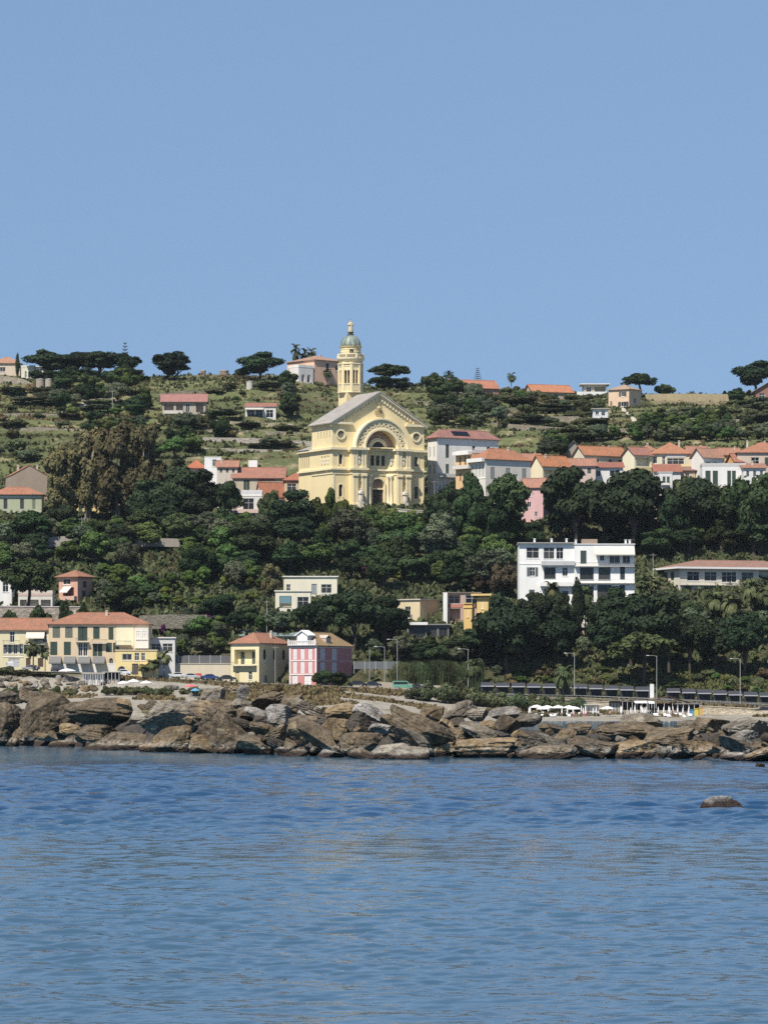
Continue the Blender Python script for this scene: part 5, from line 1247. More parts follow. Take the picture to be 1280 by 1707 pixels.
    for sg in (-1, 1):
        for xx in (pi_ + .55, pi_ + 1.45, po - 1.45, po - .55):
            pilaster(xx * sg, pf, 1.0, L1 - 1.8, .62); pilaster(xx * sg, pf, L1 + .05, L2 - .75, .55, .24)
        mm = MB()
        for q in (.25, .55):
            a = Vector((2.65 * sg, RC, 0)).lerp(Vector((pi_ * sg, pf, 0)), q) + Vector((-.28 * sg, -.25, 0))
            mm = MB(); mm.lathe([(.55, 0), (.55, 1.0), (.42, 1.1), (.40, 5), (.34, 8.6), (.36, 8.9), (.62, 9.6), (.62, 10.0)], 10, (a.x, a.y, 0)); mm.build('column', tr, e, True)
        pilaster((hw - .45) * sg, 0, .9, L1 - .6, .6, .12)
    stone = plaster((0.66, 0.60, 0.48), .4)
    for sg in (-1, 1):
        x = (pi_ + po) / 2 * sg
        mm = MB(); figure(mm, (x, pf - .9, 1.9), 3.9, 0); st = mm.build('statue', stone, e, True)
        mm = MB(); mm.box(x - 1.0, x + 1.0, pf - 1.8, pf - .1, -1, .5); mm.box(x - .75, x + .75, pf - 1.6, pf - .25, .5, 1.9); mm.build('pedestal', stone, st)
        mm = MB(); figure(mm, (x, pf + .35, L1 + 1.0), 2.9, 0); mm.build('statue', stone, e, True)
        a = Vector((2.65 * sg, RC, 0)).lerp(Vector((pi_ * sg, pf, 0)), .5) + Vector((.2 * sg, .1, 0)); mm = MB(); figure(mm, (a.x, a.y, L1 + 1.0), 2.5, 0); mm.build('statue', stone, e, True)
    for i in range(3): mm = MB(); figure(mm, (-hw + .2, D - 6.85 - i * 2.0, 13.0), 2.0, 0); mm.build('statue', stone, e, True)
    # emblem in the gable
    mm = MB(); zc = 28.6
    mm.lathe([(.1, 0), (.5, .4), (.75, 1.0), (.5, 1.5), (.22, 1.75)], 10, (0, -.35, zc)); mm.box(-.13, .13, -.45, -.2, zc + 1.7, zc + 3.0); mm.box(-.5, .5, -.45, -.2, zc + 2.2, zc + 2.45)
    mm.box(-1.3, 1.3, -.4, -.004, zc - .5, zc); mm.lathe([(.05, 0), (.3, .25), (.05, .6)], 8, (-1.0, -.3, zc)); mm.lathe([(.05, 0), (.3, .25), (.05, .6)], 8, (1.0, -.3, zc)); mm.build('emblem', plaster((0.45, 0.36, 0.2), .3), e)
    return e

def figure(mb, o, h, arms):
    """robed standing figure: one continuous body from hem to crown of the head, arms from the shoulders"""
    prof = [(.20, 0), (.215, .03), (.19, .25), (.175, .45), (.16, .58), (.175, .68), (.19, .78), (.17, .815), (.07, .845), (.05, .862), (.062, .885), (.075, .92), (.07, .96), (.045, .99), (.004, 1.0)]
    mb.lathe([(r * h * 1.1, z * h) for r, z in prof], 12, o, 1.0, .72)
    x, y, z = o
    for sg in (-1, 1):
        sh = Vector((x + sg * .16 * h, y, z + .775 * h))
        if arms: pts = [sh, sh + Vector((sg * .13, -.05, -.06)) * h, sh + Vector((sg * .24, -.12, .03)) * h, sh + Vector((sg * .28, -.15, .06)) * h]
        else: pts = [sh, sh + Vector((sg * .05, -.02, -.17)) * h, sh + Vector((-sg * .04, -.15, -.16)) * h, sh + Vector((-sg * .10, -.17, -.12)) * h]
        mb.tube(pts, [.062 * h, .055 * h, .045 * h, .025 * h], 7)

def ROOFM():
    if 'slate' in MATS: return MATS['slate']
    m, t, b = _new("church_roof")
    tc = t.nodes.new("ShaderNodeTexCoord").outputs['Object']
    wv = N(t, "ShaderNodeTexWave", Scale=.42, Distortion=0.3); wv.bands_direction = 'Y'
    t.links.new(tc, wv.inputs['Vector'])
    n = noise_tex(t, tc, .5, 5, .7)
    o = mix_rgb(t, ramp(t, n, [(.35, 0.0), (.7, 1.0)]), (.23, .20, .175), (.36, .33, .30))
    o = mix_rgb(t, ramp(t, wv.outputs['Fac'], [(.82, 0.0), (.95, .6)]), o, (.50, .48, .45))
    t.links.new(o, b.inputs['Base Color']); b.inputs['Roughness'].default_value = .7
    MATS['slate'] = m
    return m

def MOSAIC():
    if 'mosaic' in MATS: return MATS['mosaic']
    m, t, b = _new("mosaic")
    tc = t.nodes.new("ShaderNodeTexCoord").outputs['Object']
    v = N(t, "ShaderNodeTexVoronoi", Scale=1.1); t.links.new(tc, v.inputs['Vector'])
    n = noise_tex(t, tc, .9, 4, .6)
    o = mix_rgb(t, v.outputs['Color'], (.22, .13, .09), (.36, .24, .15))
    t.links.new(mix_rgb(t, ramp(t, n, [(.5, 0.0), (.65, 1.0)]), o, (.36, .34, .30)), b.inputs['Base Color']); b.inputs['Roughness'].default_value = .6
    MATS['mosaic'] = m
    return m

def tower():
    Yt = 1144.0; s = Yt / F; th = 27.0
    zr = lambda row: EYE + (YH - row) * s          # height of a photo row at the tower
    base = at(584.5, 660, Yt); z0 = zr(720)
    e = empty('bell_tower', 'round topped bell tower with green dome and statue rising behind the church roof', 'tower', (base.x, base.y, z0), R(th))
    Z = lambda row: zr(row) - z0
    wl, tr = plaster(CH, .15), plaster(TRIM, .12)
    q = 2.72; m = MB()
    m.box(-q, q, -q, q, -38, Z(655.6)); m.build('shaft', wl, e)
    m = MB(); m.lathe([(q * 1.30, Z(656.5)), (q * 1.46, Z(655.3)), (q * 1.46, Z(653.8)), (q * 1.2, Z(653.2))], 8, rot=math.pi / 8); m.build('cornice', tr, e)
    ap = 3.3; w = 2 * ap * math.tan(math.pi / 8); b0, b1 = Z(653.8), Z(600)
    m = MB(); mt = MB(); mb_ = MB()
    for k in range(8):
        a = math.pi / 4 * k; Nn = Vector((math.sin(a), -math.cos(a), 0)); U = Vector((math.cos(a), math.sin(a), 0))
        O = Nn * ap - U * w / 2; hh = b1 - b0
        zb, zt = Z(640.5) - b0, Z(618) - b0
        wall_panel(m, O + Vector((0, 0, b0)), U, Nn, w, hh, [(w / 2 - .86, w / 2 - .08, zb, zt, True, .5, False), (w / 2 + .08, w / 2 + .86, zb, zt, True, .5, False)])
        c = Nn * (ap + .02) + Vector((0, 0, b0))
        def slab(mm, u0, u1, v0, v1, d):
            P = lambda u, v, dd: Nn * (ap + dd) + U * u + Vector((0, 0, b0 + v))
            mm.hexa([P(u0, v0, d), P(u1, v0, d), P(u1, v0, .003), P(u0, v0, .003), P(u0, v1, d), P(u1, v1, d), P(u1, v1, .003), P(u0, v1, .003)])
        slab(mt, -w / 2, -w / 2 + .34, 0, Z(608) - b0, .22); slab(mt, w / 2 - .34, w / 2, 0, Z(608) - b0, .22)
        slab(mt, -w / 2, w / 2, Z(608) - b0 + .004, Z(606.5) - b0, .34); slab(mt, -w / 2 + .4, w / 2 - .4, Z(612) - b0, Z(611) - b0, .12)
        slab(mb_, -w / 2 + .36, w / 2 - .36, zb - .2, zb - .04, .3)
        for i in range(5): u = -.8 + .4 * i; slab(mb_, u - .07, u + .07, .35, zb - .21, .22)
    m.build('belfry', wl, e); mt.build('pilaster_frame', tr, e); mb_.build('balustrade', tr, e)
    m = MB(); m.lathe([(2.35, Z(641)), (2.35, Z(600))], 16); m.build('core', plaster((.28, .22, .14), .3), e)  # same stone as the walls, belfry's inner shade put into its colour
    m = MB(); m.lathe([(3.45, Z(603.5)), (4.05, Z(600.2)), (4.15, Z(598.5)), (4.15, Z(597.2)), (3.0, Z(597))], 24); gal = m.build('gallery', tr, e)
    m = MB(); m.lathe([(4.02, Z(592.6)), (4.12, Z(592.6)), (4.12, Z(591.4)), (3.88, Z(591.4)), (3.88, Z(592.6)), (4.02, Z(592.6))], 24)
    for i in range(40): a = 2 * math.pi * i / 40; m.lathe([(.07, Z(597.2)), (.12, Z(595)), (.06, Z(592.7))], 5, (4.0 * math.cos(a), 4.0 * math.sin(a), 0))
    for i in range(8): a = 2 * math.pi * i / 8; m.lathe([(.3, Z(597.2)), (.3, Z(590.8))], 4, (4.0 * math.cos(a), 4.0 * math.sin(a), 0))
    m.build('railing', tr, gal)
    m = MB(); m.lathe([(3.05, Z(597.2)), (3.05, Z(588)), (3.12, Z(587.8)), (3.12, Z(587)), (3.02, Z(586.8)), (3.02, Z(584)), (3.12, Z(583.6)), (3.12, Z(582.4)), (3.0, Z(582)), (3.0, Z(580.5)), (3.3, Z(579.5)), (3.42, Z(577.8)), (2.9, Z(577.5))], 28); dr = m.build('drum', wl, e)
    a = R(5 - 27); m = MB(); cx, cy = 3.04 * math.sin(a), -3.04 * math.cos(a)
    m.box(-.55, .55, -.06, .5, 0, 1.0); m.build('window', paint((.012, .012, .012), .8), dr, loc=(cx, cy, Z(589)), rot=(0, 0, a))
    m = MB(); h = Z(558.8) - Z(577.5)
    prof = [(2.95 * math.cos(t) ** .9 if t < 1.56 else .35, Z(577.5) + h * math.sin(t)) for t in [math.pi / 2 * k / 10 for k in range(10)]] + [(.42, Z(559.2)), (.42, Z(558))]
    m.lathe(prof, 32); dome = m.build('dome', COPPER(), e, True)
    m = MB()
    for i in range(12):
        a = 2 * math.pi * i / 12; m.tube([((r + .05) * math.cos(a), (r + .05) * math.sin(a), z) for r, z in prof[:10]], .09, 5)
    m.build('dome_rib', paint((.16, .17, .14), .6), dome)
    m = MB(); m.lathe([(.95, Z(559.2)), (1.05, Z(558)), (.75, Z(557.2)), (.6, Z(555.6)), (.95, Z(554.6)), (.95, Z(553.8)), (.3, Z(553.6))], 10); m.build('pedestal', paint((.07, .07, .055), .7), e)
    m = MB(); figure(m, (0, 0, Z(553.8)), Z(534.5) - Z(553.8), 0); st = m.build('statue', plaster((.62, .52, .33), .5), e, True, rot=(0, 0, R(-20)))
    m = MB(); zz = Z(533.8); m.arc(0, 0, .30, .38, -.05, .05, 0, 2 * math.pi, 14); m.build('halo', paint((.35, .30, .15), .4, .6), st, loc=(0, .1, zz - .1))
    return e

def COPPER():
    m, t, b = _new("copper_dome")
    tc = t.nodes.new("ShaderNodeTexCoord").outputs['Object']
    n = noise_tex(t, mapping(t, tc, (1.6, 1.6, .35)), 1.0, 6, .7)
    t.links.new(ramp(t, n, [(.34, (.10, .13, .11)), (.5, (.20, .26, .22)), (.66, (.46, .48, .40))]), b.inputs['Base Color']); b.inputs['Roughness'].default_value = .6
    return m
church(); tower()
# ---------------------------------------------------------------- shore road
pxs_ = np.arange(-300, 1581, 12.0)
def strip(name, y0, y1, dz, mat):
    yy = np.array([y0, (y0 + y1) / 2, y1]); PX, YY = np.meshgrid(pxs_, yy); XX = (PX - 640) / F * YY
    return tag(put(name, grid_mesh(name, XX, YY, gz(XX, YY) + dz, mat)), kind='structure')
def asphalt():
    m, t, b = _new("asphalt")
    g = t.nodes.new("ShaderNodeNewGeometry").outputs['Position']
    t.links.new(mix_rgb(t, noise_tex(t, g, .6, 5, .7), (.04, .04, .042), (.085, .082, .078)), b.inputs['Base Color']); b.inputs['Roughness'].default_value = .9
    return m
strip('road', 942, 951, .25, asphalt())
strip('pavement', 938.5, 941.7, .38, plaster((.42, .39, .34), .4))

# ---------------------------------------------------------------- cars
def car(name, label, px, Y, c, rz, van=False, cab=(0.02, 0.022, 0.025), group='cars parked along the shore road'):
    p = onground(px, Y, .28); e = empty(name, label, 'van' if van else 'car', p, R(rz), group)
    L, Wd = (4.9, 1.9) if van else (4.2, 1.72)
    if van: low = [(-2.45, .35), (-2.45, 1.9), (-2.3, 2.05), (1.1, 2.05), (1.75, 1.25), (2.35, 1.05), (2.45, .75), (2.45, .35)]; gl = [(-2.2, 1.25), (-2.2, 1.85), (1.02, 1.85), (1.5, 1.25)]
    else: low = [(-2.1, .38), (-2.12, .8), (-1.95, .98), (-1.5, 1.0), (-1.15, 1.38), (-.3, 1.47), (.45, 1.42), (1.1, 1.0), (1.95, .84), (2.1, .66), (2.1, .38)]; gl = [(-1.42, 1.0), (-1.1, 1.32), (-.3, 1.39), (.4, 1.34), (.98, 1.0)]
    hw = Wd / 2
    tw = lambda z: hw * (1 - max(0, z - .85) * .22)
    m = MB(); n = len(low)
    for k in range(n):
        a, b = low[k], low[(k + 1) % n]; m.poly([(a[0], -tw(a[1]), a[1]), (b[0], -tw(b[1]), b[1]), (b[0], tw(b[1]), b[1]), (a[0], tw(a[1]), a[1])])
    m.poly([(x, -tw(z), z) for x, z in low]); m.poly([(x, tw(z), z) for x, z in low][::-1])
    m.build('body', paint(c, .3, 0, 'car_paint'), e)
    for sg in (-1, 1):
        m = MB(); m.poly([(x, sg * (tw(z) + .012), z) for x, z in gl]); m.build('side_window', paint(cab, .1), e)
    m = MB()
    if van: m.poly([(1.16, -.8, 1.95), (1.16, .8, 1.95), (1.74, .84, 1.28), (1.74, -.84, 1.28)])
    else: m.poly([(.5, -.68, 1.40), (.5, .68, 1.40), (1.09, .76, 1.02), (1.09, -.76, 1.02)])
    m.v = [(x + .02, y, z + .02) for x, y, z in m.v]; m.build('windscreen', paint(cab, .1), e)
    for x in (-1.35, 1.35):
        for sg in (-1, 1):
            m = MB(); m.tube([(x, sg * (hw - .2), .32), (x, sg * (hw + .02), .32)], .32, 14); wh = m.build('wheel', paint((.02, .02, .02), .8), e)
            m = MB(); m.tube([(x, sg * (hw + .021), .32), (x, sg * (hw + .04), .32)], .19, 10); m.build('hubcap', paint((.45, .45, .46), .4), wh)
    for sg in (-1, 1):
        m = MB(); x = low[-2][0]; m.box(x - .06, x + .02, sg * .68 - .16, sg * .68 + .16, .6, .74); m.build('headlight', paint((.7, .7, .68), .2), e)
    return e
car('parked_car', 'blue parked car before the cream retaining wall', 351, 958, (0.03, 0.06, 0.22), 8)
car('parked_car', 'dark grey parked car just right of the blue one by the cream wall', 379, 957, (0.05, 0.052, 0.055), 15)
car('parked_car', 'white parked car by the left end of the cream retaining wall', 296, 958, (0.62, 0.63, 0.64), 175)
car('parked_car', 'pale silver car close to the pink parasol before the cream wall', 320, 955, (0.5, 0.5, 0.52), 5)
car('parked_car', 'white car standing in front of the bright yellow annex', 206, 946, (0.68, 0.69, 0.70), 170)
car('parked_car', 'red car partly hidden at the foot of the cream wall', 331, 960, (0.35, 0.04, 0.04), 90)
car('delivery_van', 'white van parked in front of the long cream house at far left', 17, 950, (0.70, 0.70, 0.69), 100, True)
car('parked_car', 'grey car parked behind the hedge beside the white van', 52, 950, (0.28, 0.28, 0.29), 160)
car('parked_car', 'dark car parked under the grey canopies of the peach house', 92, 950, (0.06, 0.06, 0.07), 100)
car('parked_car', 'black car at the right foot of the pink villa', 594, 951, (0.02, 0.02, 0.022), 170)
car('parked_car', 'dark blue car by the low tan wall right of the pink villa', 622, 952, (0.03, 0.035, 0.05), 6)
car('delivery_van', 'small green and white van on the road beside the reeds', 671, 944, (0.13, 0.30, 0.20), 0, True)
car('parked_car', 'dark car right behind the green van', 695, 945, (0.05, 0.05, 0.055), 4)
car('parked_car', 'black car on the sea wall at the right picture edge', 1272, 929, (0.03, 0.03, 0.032), 175)

# ---------------------------------------------------------------- lamps, poles
def lamp(px, pyb, pyt, Y, label, arm=True, dz=0, group='street lamps along the shore road'):
    p = onground(px, Y, dz); h = EYE + (YH - pyt) / F * Y - p.z
    e = empty('street_lamp' if arm else 'utility_pole', label, 'street lamp' if arm else 'pole', p, 0, group)
    m = MB(); m.tube([(0, 0, -.5), (0, 0, h * .5), (0, 0, h)], [.075, .065, .05], 7); m.build('pole', paint((.46, .46, .43), .5), e)
    if arm:
        m = MB(); m.tube([(0, 0, h - .15), (-.9, 0, h + .05), (-1.9, 0, h + .05)], [.05, .045, .04], 5); m.build('arm', paint((.36, .36, .34), .5), e)
        m = MB(); m.hexa([(-2.6, -.14, h - .02), (-1.85, -.17, h - .04), (-1.85, .17, h - .04), (-2.6, .14, h - .02), (-2.55, -.1, h + .12), (-1.9, -.12, h + .16), (-1.9, .12, h + .16), (-2.55, .1, h + .12)]); m.build('lamp_head', paint((.42, .42, .41), .4), e)
    else:
        m = MB(); m.box(-.9, .9, -.06, .06, h - .6, h - .48); m.build('crossarm', paint((.25, .22, .18), .7), e)
    return e
for px, b, t_, Y, lb in ((957, 1158, 1089, 941, 'street lamp standing behind the left half of the beach umbrellas'), (1094, 1164, 1093, 939, 'street lamp just right of the white sign by the shelters'), (1233, 1172, 1098, 937, 'street lamp nearest the right picture edge'), (662, 1150, 1066, 953, 'tall street lamp beside the reeds right of the pink villa'), (641, 1148, 1078, 955, 'thin street lamp between pink villa and reeds'), (780, 1158, 1082, 941, 'street lamp beside the tall palm left of the shelters')):
    lamp(px, b, t_, Y, lb)
lamp(445, 1000, 1000, 990, 'leaning thin pole above the pale yellow corner house', False); lamp(616, 1148, 1082, 956, 'utility pole at right corner of the pink villa', False); lamp(459, 1140, 1076, 955, 'pale pole in front of the dark side of the yellow corner house', False)
lamp(724, 860, 800, 1112, 'thin pole standing right of the church', False); lamp(137, 895, 862, 1074, 'pole by the wood road under the brown eucalyptus', False); lamp(188, 676, 650, 1330, 'pole on the terraced hill at left', False); lamp(66, 640, 612, 1415, 'tall pole beside the water tanks on the hill', False)
lamp(262, 915, 880, 1080, 'slim pole by the stone road wall in the wood', False); lamp(1088, 955, 922, 1055, 'slim pole left of the long low villa', False)

# ---------------------------------------------------------------- shelters along the cycle path
def shelter(px, Y, label):
    p = onground(px, Y); e = empty('shelter', label, 'shelter', p, R(-3), 'dark roofed shelters along the cycle path')
    L, Dp, h0, h1 = 3.35, 3.2, 2.1, 3.0
    m = MB(); m.hexa([(-L / 2, -Dp / 2, h0), (L / 2, -Dp / 2, h0), (L / 2, Dp / 2, h1), (-L / 2, Dp / 2, h1), (-L / 2, -Dp / 2, h0 + .12), (L / 2, -Dp / 2, h0 + .12), (L / 2, Dp / 2, h1 + .12), (-L / 2, Dp / 2, h1 + .12)]); m.build('roof', paint((.06, .062, .068), .45), e)
    m = MB(); m.box(-L / 2, L / 2, -Dp / 2 - .08, -Dp / 2 - .003, h0 - .1, h0 + .14); m.build('gutter', paint((.42, .43, .45), .5), e)
    for x in (-L / 2 + .15, L / 2 - .15):
        m = MB(); m.tube([(x, -Dp / 2 + .2, -.4), (x, -Dp / 2 + .2, h0 + .1)], .09, 6); m.build('post', paint((.05, .05, .055), .5), e)
        m = MB(); m.tube([(x, Dp / 2 - .2, -.4), (x, Dp / 2 - .2, h1 - .1)], .09, 6); m.build('post', paint((.05, .05, .055), .5), e)
    m = MB(); m.box(-L / 2 + .25, L / 2 - .25, Dp / 2 - .25, Dp / 2 - .15, .1, h1 - .4); m.build('shade_panel', paint((.035, .04, .045), .5), e)  # dark sheet added to stand in for the shade under the roof
    return e
k = 0
for i in range(19):
    px = 812 + i * 25.8
    if 1076 < px < 1096: continue
    nb = ('first dark roofed shelter of the row, next to the tall palm', 'second shelter of the row counted from the tall palm', None)[min(i, 2)] or ('dark roofed shelter in the left run of shelters behind the beach umbrellas' if px < 1085 else 'dark roofed shelter in the right run of shelters above the sea wall')
    shelter(px, 948, nb)
def sign_panel(px, Y, label):
    p = onground(px, Y); e = empty('sign', label, 'sign', p); m = MB(); m.box(-.5, .5, -.1, .1, -.3, 3.9); m.build('panel', plaster((.72, .72, .70), .15), e)
sign_panel(1086, 942, 'tall blank white panel in the gap between the two runs of shelters')
tag(put('railing_fence', (lambda m: ([m.box((x - 640) / F * 937, (x - 640) / F * 937 + .05, 936.5, 936.55, gz1((x - 640) / F * 937, 937) - .2, gz1((x - 640) / F * 937, 937) + 1.1) for x in range(800, 1480, 8)], [m.box((x - 640) / F * 937, (x - 640 + 8) / F * 937, 936.5, 936.55, gz1((x - 636) / F * 937, 937) + zz, gz1((x - 636) / F * 937, 937) + zz + .07) for x in range(800, 1480, 8) for zz in (.5, 1.0)], m)[2])(MB()).mesh('railing', paint((.35, .35, .33), .5))), 'thin metal railing along the top of the sea wall before the shelters', 'railing')
def fence(name, label, px0, px1, row, Y, hpx, mat):
    a, b = at(px0, row, Y), at(px1, row, Y); h = hpx * Y / F; e = empty(name, label, 'fence', a, math.atan2(b.y - a.y, b.x - a.x)); L = (b - a).length
    n = max(2, int(L / 2.6)); m = MB()
    for i in range(n): x0 = L * i / n + .06; x1 = L * (i + 1) / n - .06; m.box(x0, x1, 0, .08, .12, h * .95)
    m.build('panel', mat, e); m = MB()
    for i in range(n + 1): x = L * i / n; m.box(x - .055, x + .055, -.05, .13, -1, h)
    m.build('post', paint((.5, .5, .48), .5), e)
fence('metal_fence', 'dark grey panel fence on top of the cream retaining wall', 280, 386, 1106, 966.5, 14, paint((.12, .12, .125), .6))
fence('metal_fence', 'light metal fence on the path right of the pink villa', 590, 662, 1116, 962, 14, paint((.14, .15, .15), .6))

# ---------------------------------------------------------------- beaches
def parasol(px, Y, label, c, w=2.6, h=2.3, group=None, dz=0.0, name='parasol'):
    p = onground(px, Y, dz); e = empty(name, label, 'parasol', p, random.random(), group)
    m = MB(); m.tube([(0, 0, -.3), (0, 0, h)], .03, 5); m.build('pole', paint((.6, .6, .58), .5), e)
    m = MB(); m.lathe([(w / 2, h - .62), (w / 2, h - .5), (w * .28, h - .16), (.03, h + .08)], 10); m.build('canopy', plaster(c, .1), e)
    return e
def folded(px, Y, label, c=(.74, .73, .70), group='folded white parasols on the right beach', h=2.3):
    p = onground(px, Y); e = empty('parasol', label, 'parasol', p, random.random(), group)
    m = MB(); m.tube([(0, 0, -.3), (0, 0, h * .45)], .03, 5); m.build('pole', paint((.6, .6, .58), .5), e)
    m = MB(); m.lathe([(.17, h * .38), (.20, h * .5), (.13, h * .8), (.03, h)], 8); m.build('canopy', plaster(c, .1), e)
def sunbed(px, Y, label, group='white sunbeds on the right beach', c=(.72, .72, .70)):
    p = onground(px, Y); e = empty('sunbed', label, 'sunbed', p, random.uniform(-.6, .6), group)
    m = MB(); m.box(-.32, .32, -.95, .35, .26, .33); m.build('seat', plaster(c, .1), e)
    m = MB(); m.hexa([(-.32, .36, .26), (.32, .36, .26), (.32, .95, .72), (-.32, .95, .72), (-.32, .36, .33), (.32, .36, .33), (.32, .92, .79), (-.32, .92, .79)]); m.build('backrest', plaster(c, .1), e)
    for x in (-.27, .27):
        for y_ in (-.8, .3): m = MB(); m.box(x - .025, x + .025, y_ - .025, y_ + .025, -.1, .255); m.build('leg', paint((.6, .6, .6), .4), e)
rr = random.Random(5)
for i, (px, Y) in enumerate(((894, 897), (912, 900), (930, 896), (948, 902), (957, 893), (1012, 895), (905, 890))):
    parasol(px, Y, ['open white parasol at the left end of the right beach', 'open white parasol near the row of oleander bushes', 'open white parasol over sunbeds left of the palm', 'open white parasol beside the white cabin', 'open white parasol nearest the water beside the sunbeds', 'single open white parasol before the dark hut of the beach bar', 'low open white parasol behind the boulders'][i], (.76, .75, .73), 3.2 if i != 5 else 3.4, 2.4, 'open white parasols on the right beach')
for i in range(34):
    px = rr.uniform(880, 1000) if i < 12 else rr.uniform(1034, 1150); folded(px, rr.uniform(884, 905) if i < 12 else rr.uniform(890, 908), 'folded white parasol among the sunbeds at the left of the right beach' if i < 12 else 'folded white parasol standing in front of the dark beach bar')
for i in range(30):
    px = rr.uniform(880, 1005) if i < 16 else rr.uniform(1090, 1150); sunbed(px, rr.uniform(880, 902), 'white sunbed among the parasols at the left of the right beach' if i < 16 else 'white sunbed in front of the beach bar near the boulders')
# beach bar
def hut(name, label, cat, x0, x1, Y, D, h, wallc, roofc, posts=0, kind='flat', open_front=False, rise=.6):
    s = Y / F; W = (x1 - x0) * s; p = onground((x0 + x1) / 2, Y); e = empty(name, label, cat, p)
    if open_front:
        m = MB(); m.box(-W / 2, W / 2, D - .15, D, -.5, h); m.box(-W / 2, -W / 2 + .15, 0, D - .15, -.5, h); m.box(W / 2 - .15, W / 2, 0, D - .15, -.5, h); m.build('wall', plaster(wallc), e)
        m = MB(); m.box(-W / 2 + .3, W / 2 - .3, .3, .8, -.3, 1.05); m.build('counter', plaster((.45, .40, .34)), e)
    else:
        m = MB(); FS = faces_of(W, D)
        ops = [(W * a, W * b, .3, h * .85, False, .2, False) for a, b in ((.12, .3), (.4, .6), (.7, .88))]
        for k_, fc in FS.items(): wall_panel(m, fc.O, fc.U, fc.N, fc.w, h, ops if k_ == 'f' else [], -.6)
        m.build('wall', plaster(wallc), e)
        for a, b in ((.12, .3), (.4, .6), (.7, .88)):
            fm, pm = win_mesh(W * (b - a), h * .85 - .3, 'shut', False, (.5, .48, .44)); put('door', fm, e, (-W / 2 + W * (a + b) / 2, 0, .3))
    m = MB()
    if kind == 'flat': m.box(-W / 2 - .4, W / 2 + .4, -.9, D + .3, h + .003, h + .18)
    else:
        for sg in (-1, 1): m.hexa([(sg * (W / 2 + .5), -.9, h + .003), (sg * (W / 2 + .5), D + .4, h + .003), (0, D + .4, h + rise), (0, -.9, h + rise), (sg * (W / 2 + .5), -.9, h + .13), (sg * (W / 2 + .5), D + .4, h + .13), (0, D + .4, h + rise + .13), (0, -.9, h + rise + .13)])
    m.build('roof', plaster(roofc, .3), e)
    for i in range(posts):
        x = -W / 2 + .1 + (W - .2) * i / max(1, posts - 1); m = MB(); m.box(x - .06, x + .06, -.8, -.68, -.5, h); m.build('post', paint((.55, .54, .52), .5), e)
    return e
hut('beach_cabin', 'small white beach cabin left of the dark hut', 'cabin', 976, 998, 912, 2.4, 2.3, (.66, .64, .58), (.6, .57, .5))
hut('beach_hut', 'dark brown hut with grey roof at the left end of the beach bar', 'hut', 1016, 1034, 914, 3.5, 3.2, (.12, .10, .085), (.20, .185, .17))
hut('beach_bar', 'long open beach bar with pale canvas front roof', 'bar', 1036, 1086, 914, 4.5, 3.0, (.10, .09, .08), (.20, .16, .15), 7, 'flat', True)
hut('beach_bar', 'open beach pavilion with low pitched dark red roof', 'bar', 1078, 1148, 916, 6, 2.7, (.09, .08, .075), (.10, .055, .05), 6, 'gable', True, 1.7)
hut('kiosk', 'small open stall with grey roof at the right end of the beach bar', 'kiosk', 1128, 1166, 912, 3.5, 2.6, (.16, .14, .12), (.25, .25, .25), 5, 'flat', True)
for x0, x1, Y, lb in ((1057, 1078, 911.5, 'left white awning on the front of the beach bar'), (1080, 1090, 911, 'small white awning on the front of the beach bar')):
    p = onground((x0 + x1) / 2, Y); wd = (x1 - x0) / F * Y / 2; m = MB(); m.hexa([(-wd, -1.2, 2.75), (wd, -1.2, 2.75), (wd, 1.2, 3.25), (-wd, 1.2, 3.25), (-wd, -1.2, 2.82), (wd, -1.2, 2.82), (wd, 1.2, 3.32), (-wd, 1.2, 3.32)])
    for x in (-wd + .05, wd - .1): m.box(x, x + .06, -1.1, -1.04, -.3, 2.76)
    tag(m.build('awning', plaster((.78, .77, .75), .1), None, loc=p), lb, 'awning')
for i, (px, c, lb) in enumerate(((1152, (.10, .25, .42), 'blue plastic crate cart on the sand by the grey roofed stall'), (1160, (.6, .5, .08), 'yellow folded beach stand by the grey roofed stall'), (1168, (.55, .36, .14), 'orange wooden cupboard at the right end of the beach bar'))):
    p = onground(px, 905); m = MB(); m.box(-.5, .5, -.3, .3, .1, 1.5 + .2 * i); m.box(-.6, .6, -.4, .4, 1.5 + .2 * i + .002, 1.62 + .2 * i); m.box(-.45, -.35, -.3, -.2, -.2, .099); m.box(.35, .45, -.3, -.2, -.2, .099)
    tag(m.build('beach_locker', paint(c, .5), None, loc=p), lb, 'locker')
# left beach terrace
hut('pavilion', 'white slatted beach pavilion behind the big left boulders', 'pavilion', 139, 173, 930, 3.5, 2.7, (.76, .75, .72), (.66, .60, .50), 9, 'flat', False)
hut('kiosk', 'dark open kiosk right of the white slatted pavilion', 'kiosk', 174, 200, 931, 3, 2.6, (.10, .095, .09), (.40, .39, .37), 5, 'flat', True)
for px, Y, lb in ((206, 925, 'left white parasol on the terrace before the annex'), (223, 926, 'middle white parasol on the terrace before the annex'), (244, 925, 'right white parasol beside the palms')):
    parasol(px, Y, lb, (.78, .77, .76), 3.0, 2.9, 'white parasols on the left terrace')
parasol(113, 932, 'broad white parasol at the left end of the slatted pavilion', (.78, .77, .76), 4.4, 2.9); parasol(318, 915, 'pink red parasol behind the left boulders', (.60, .16, .16), 3.0, 2.9)
parasol(326, 912, 'small blue parasol beside the pink red one', (.12, .30, .45), 2.4, 2.2)

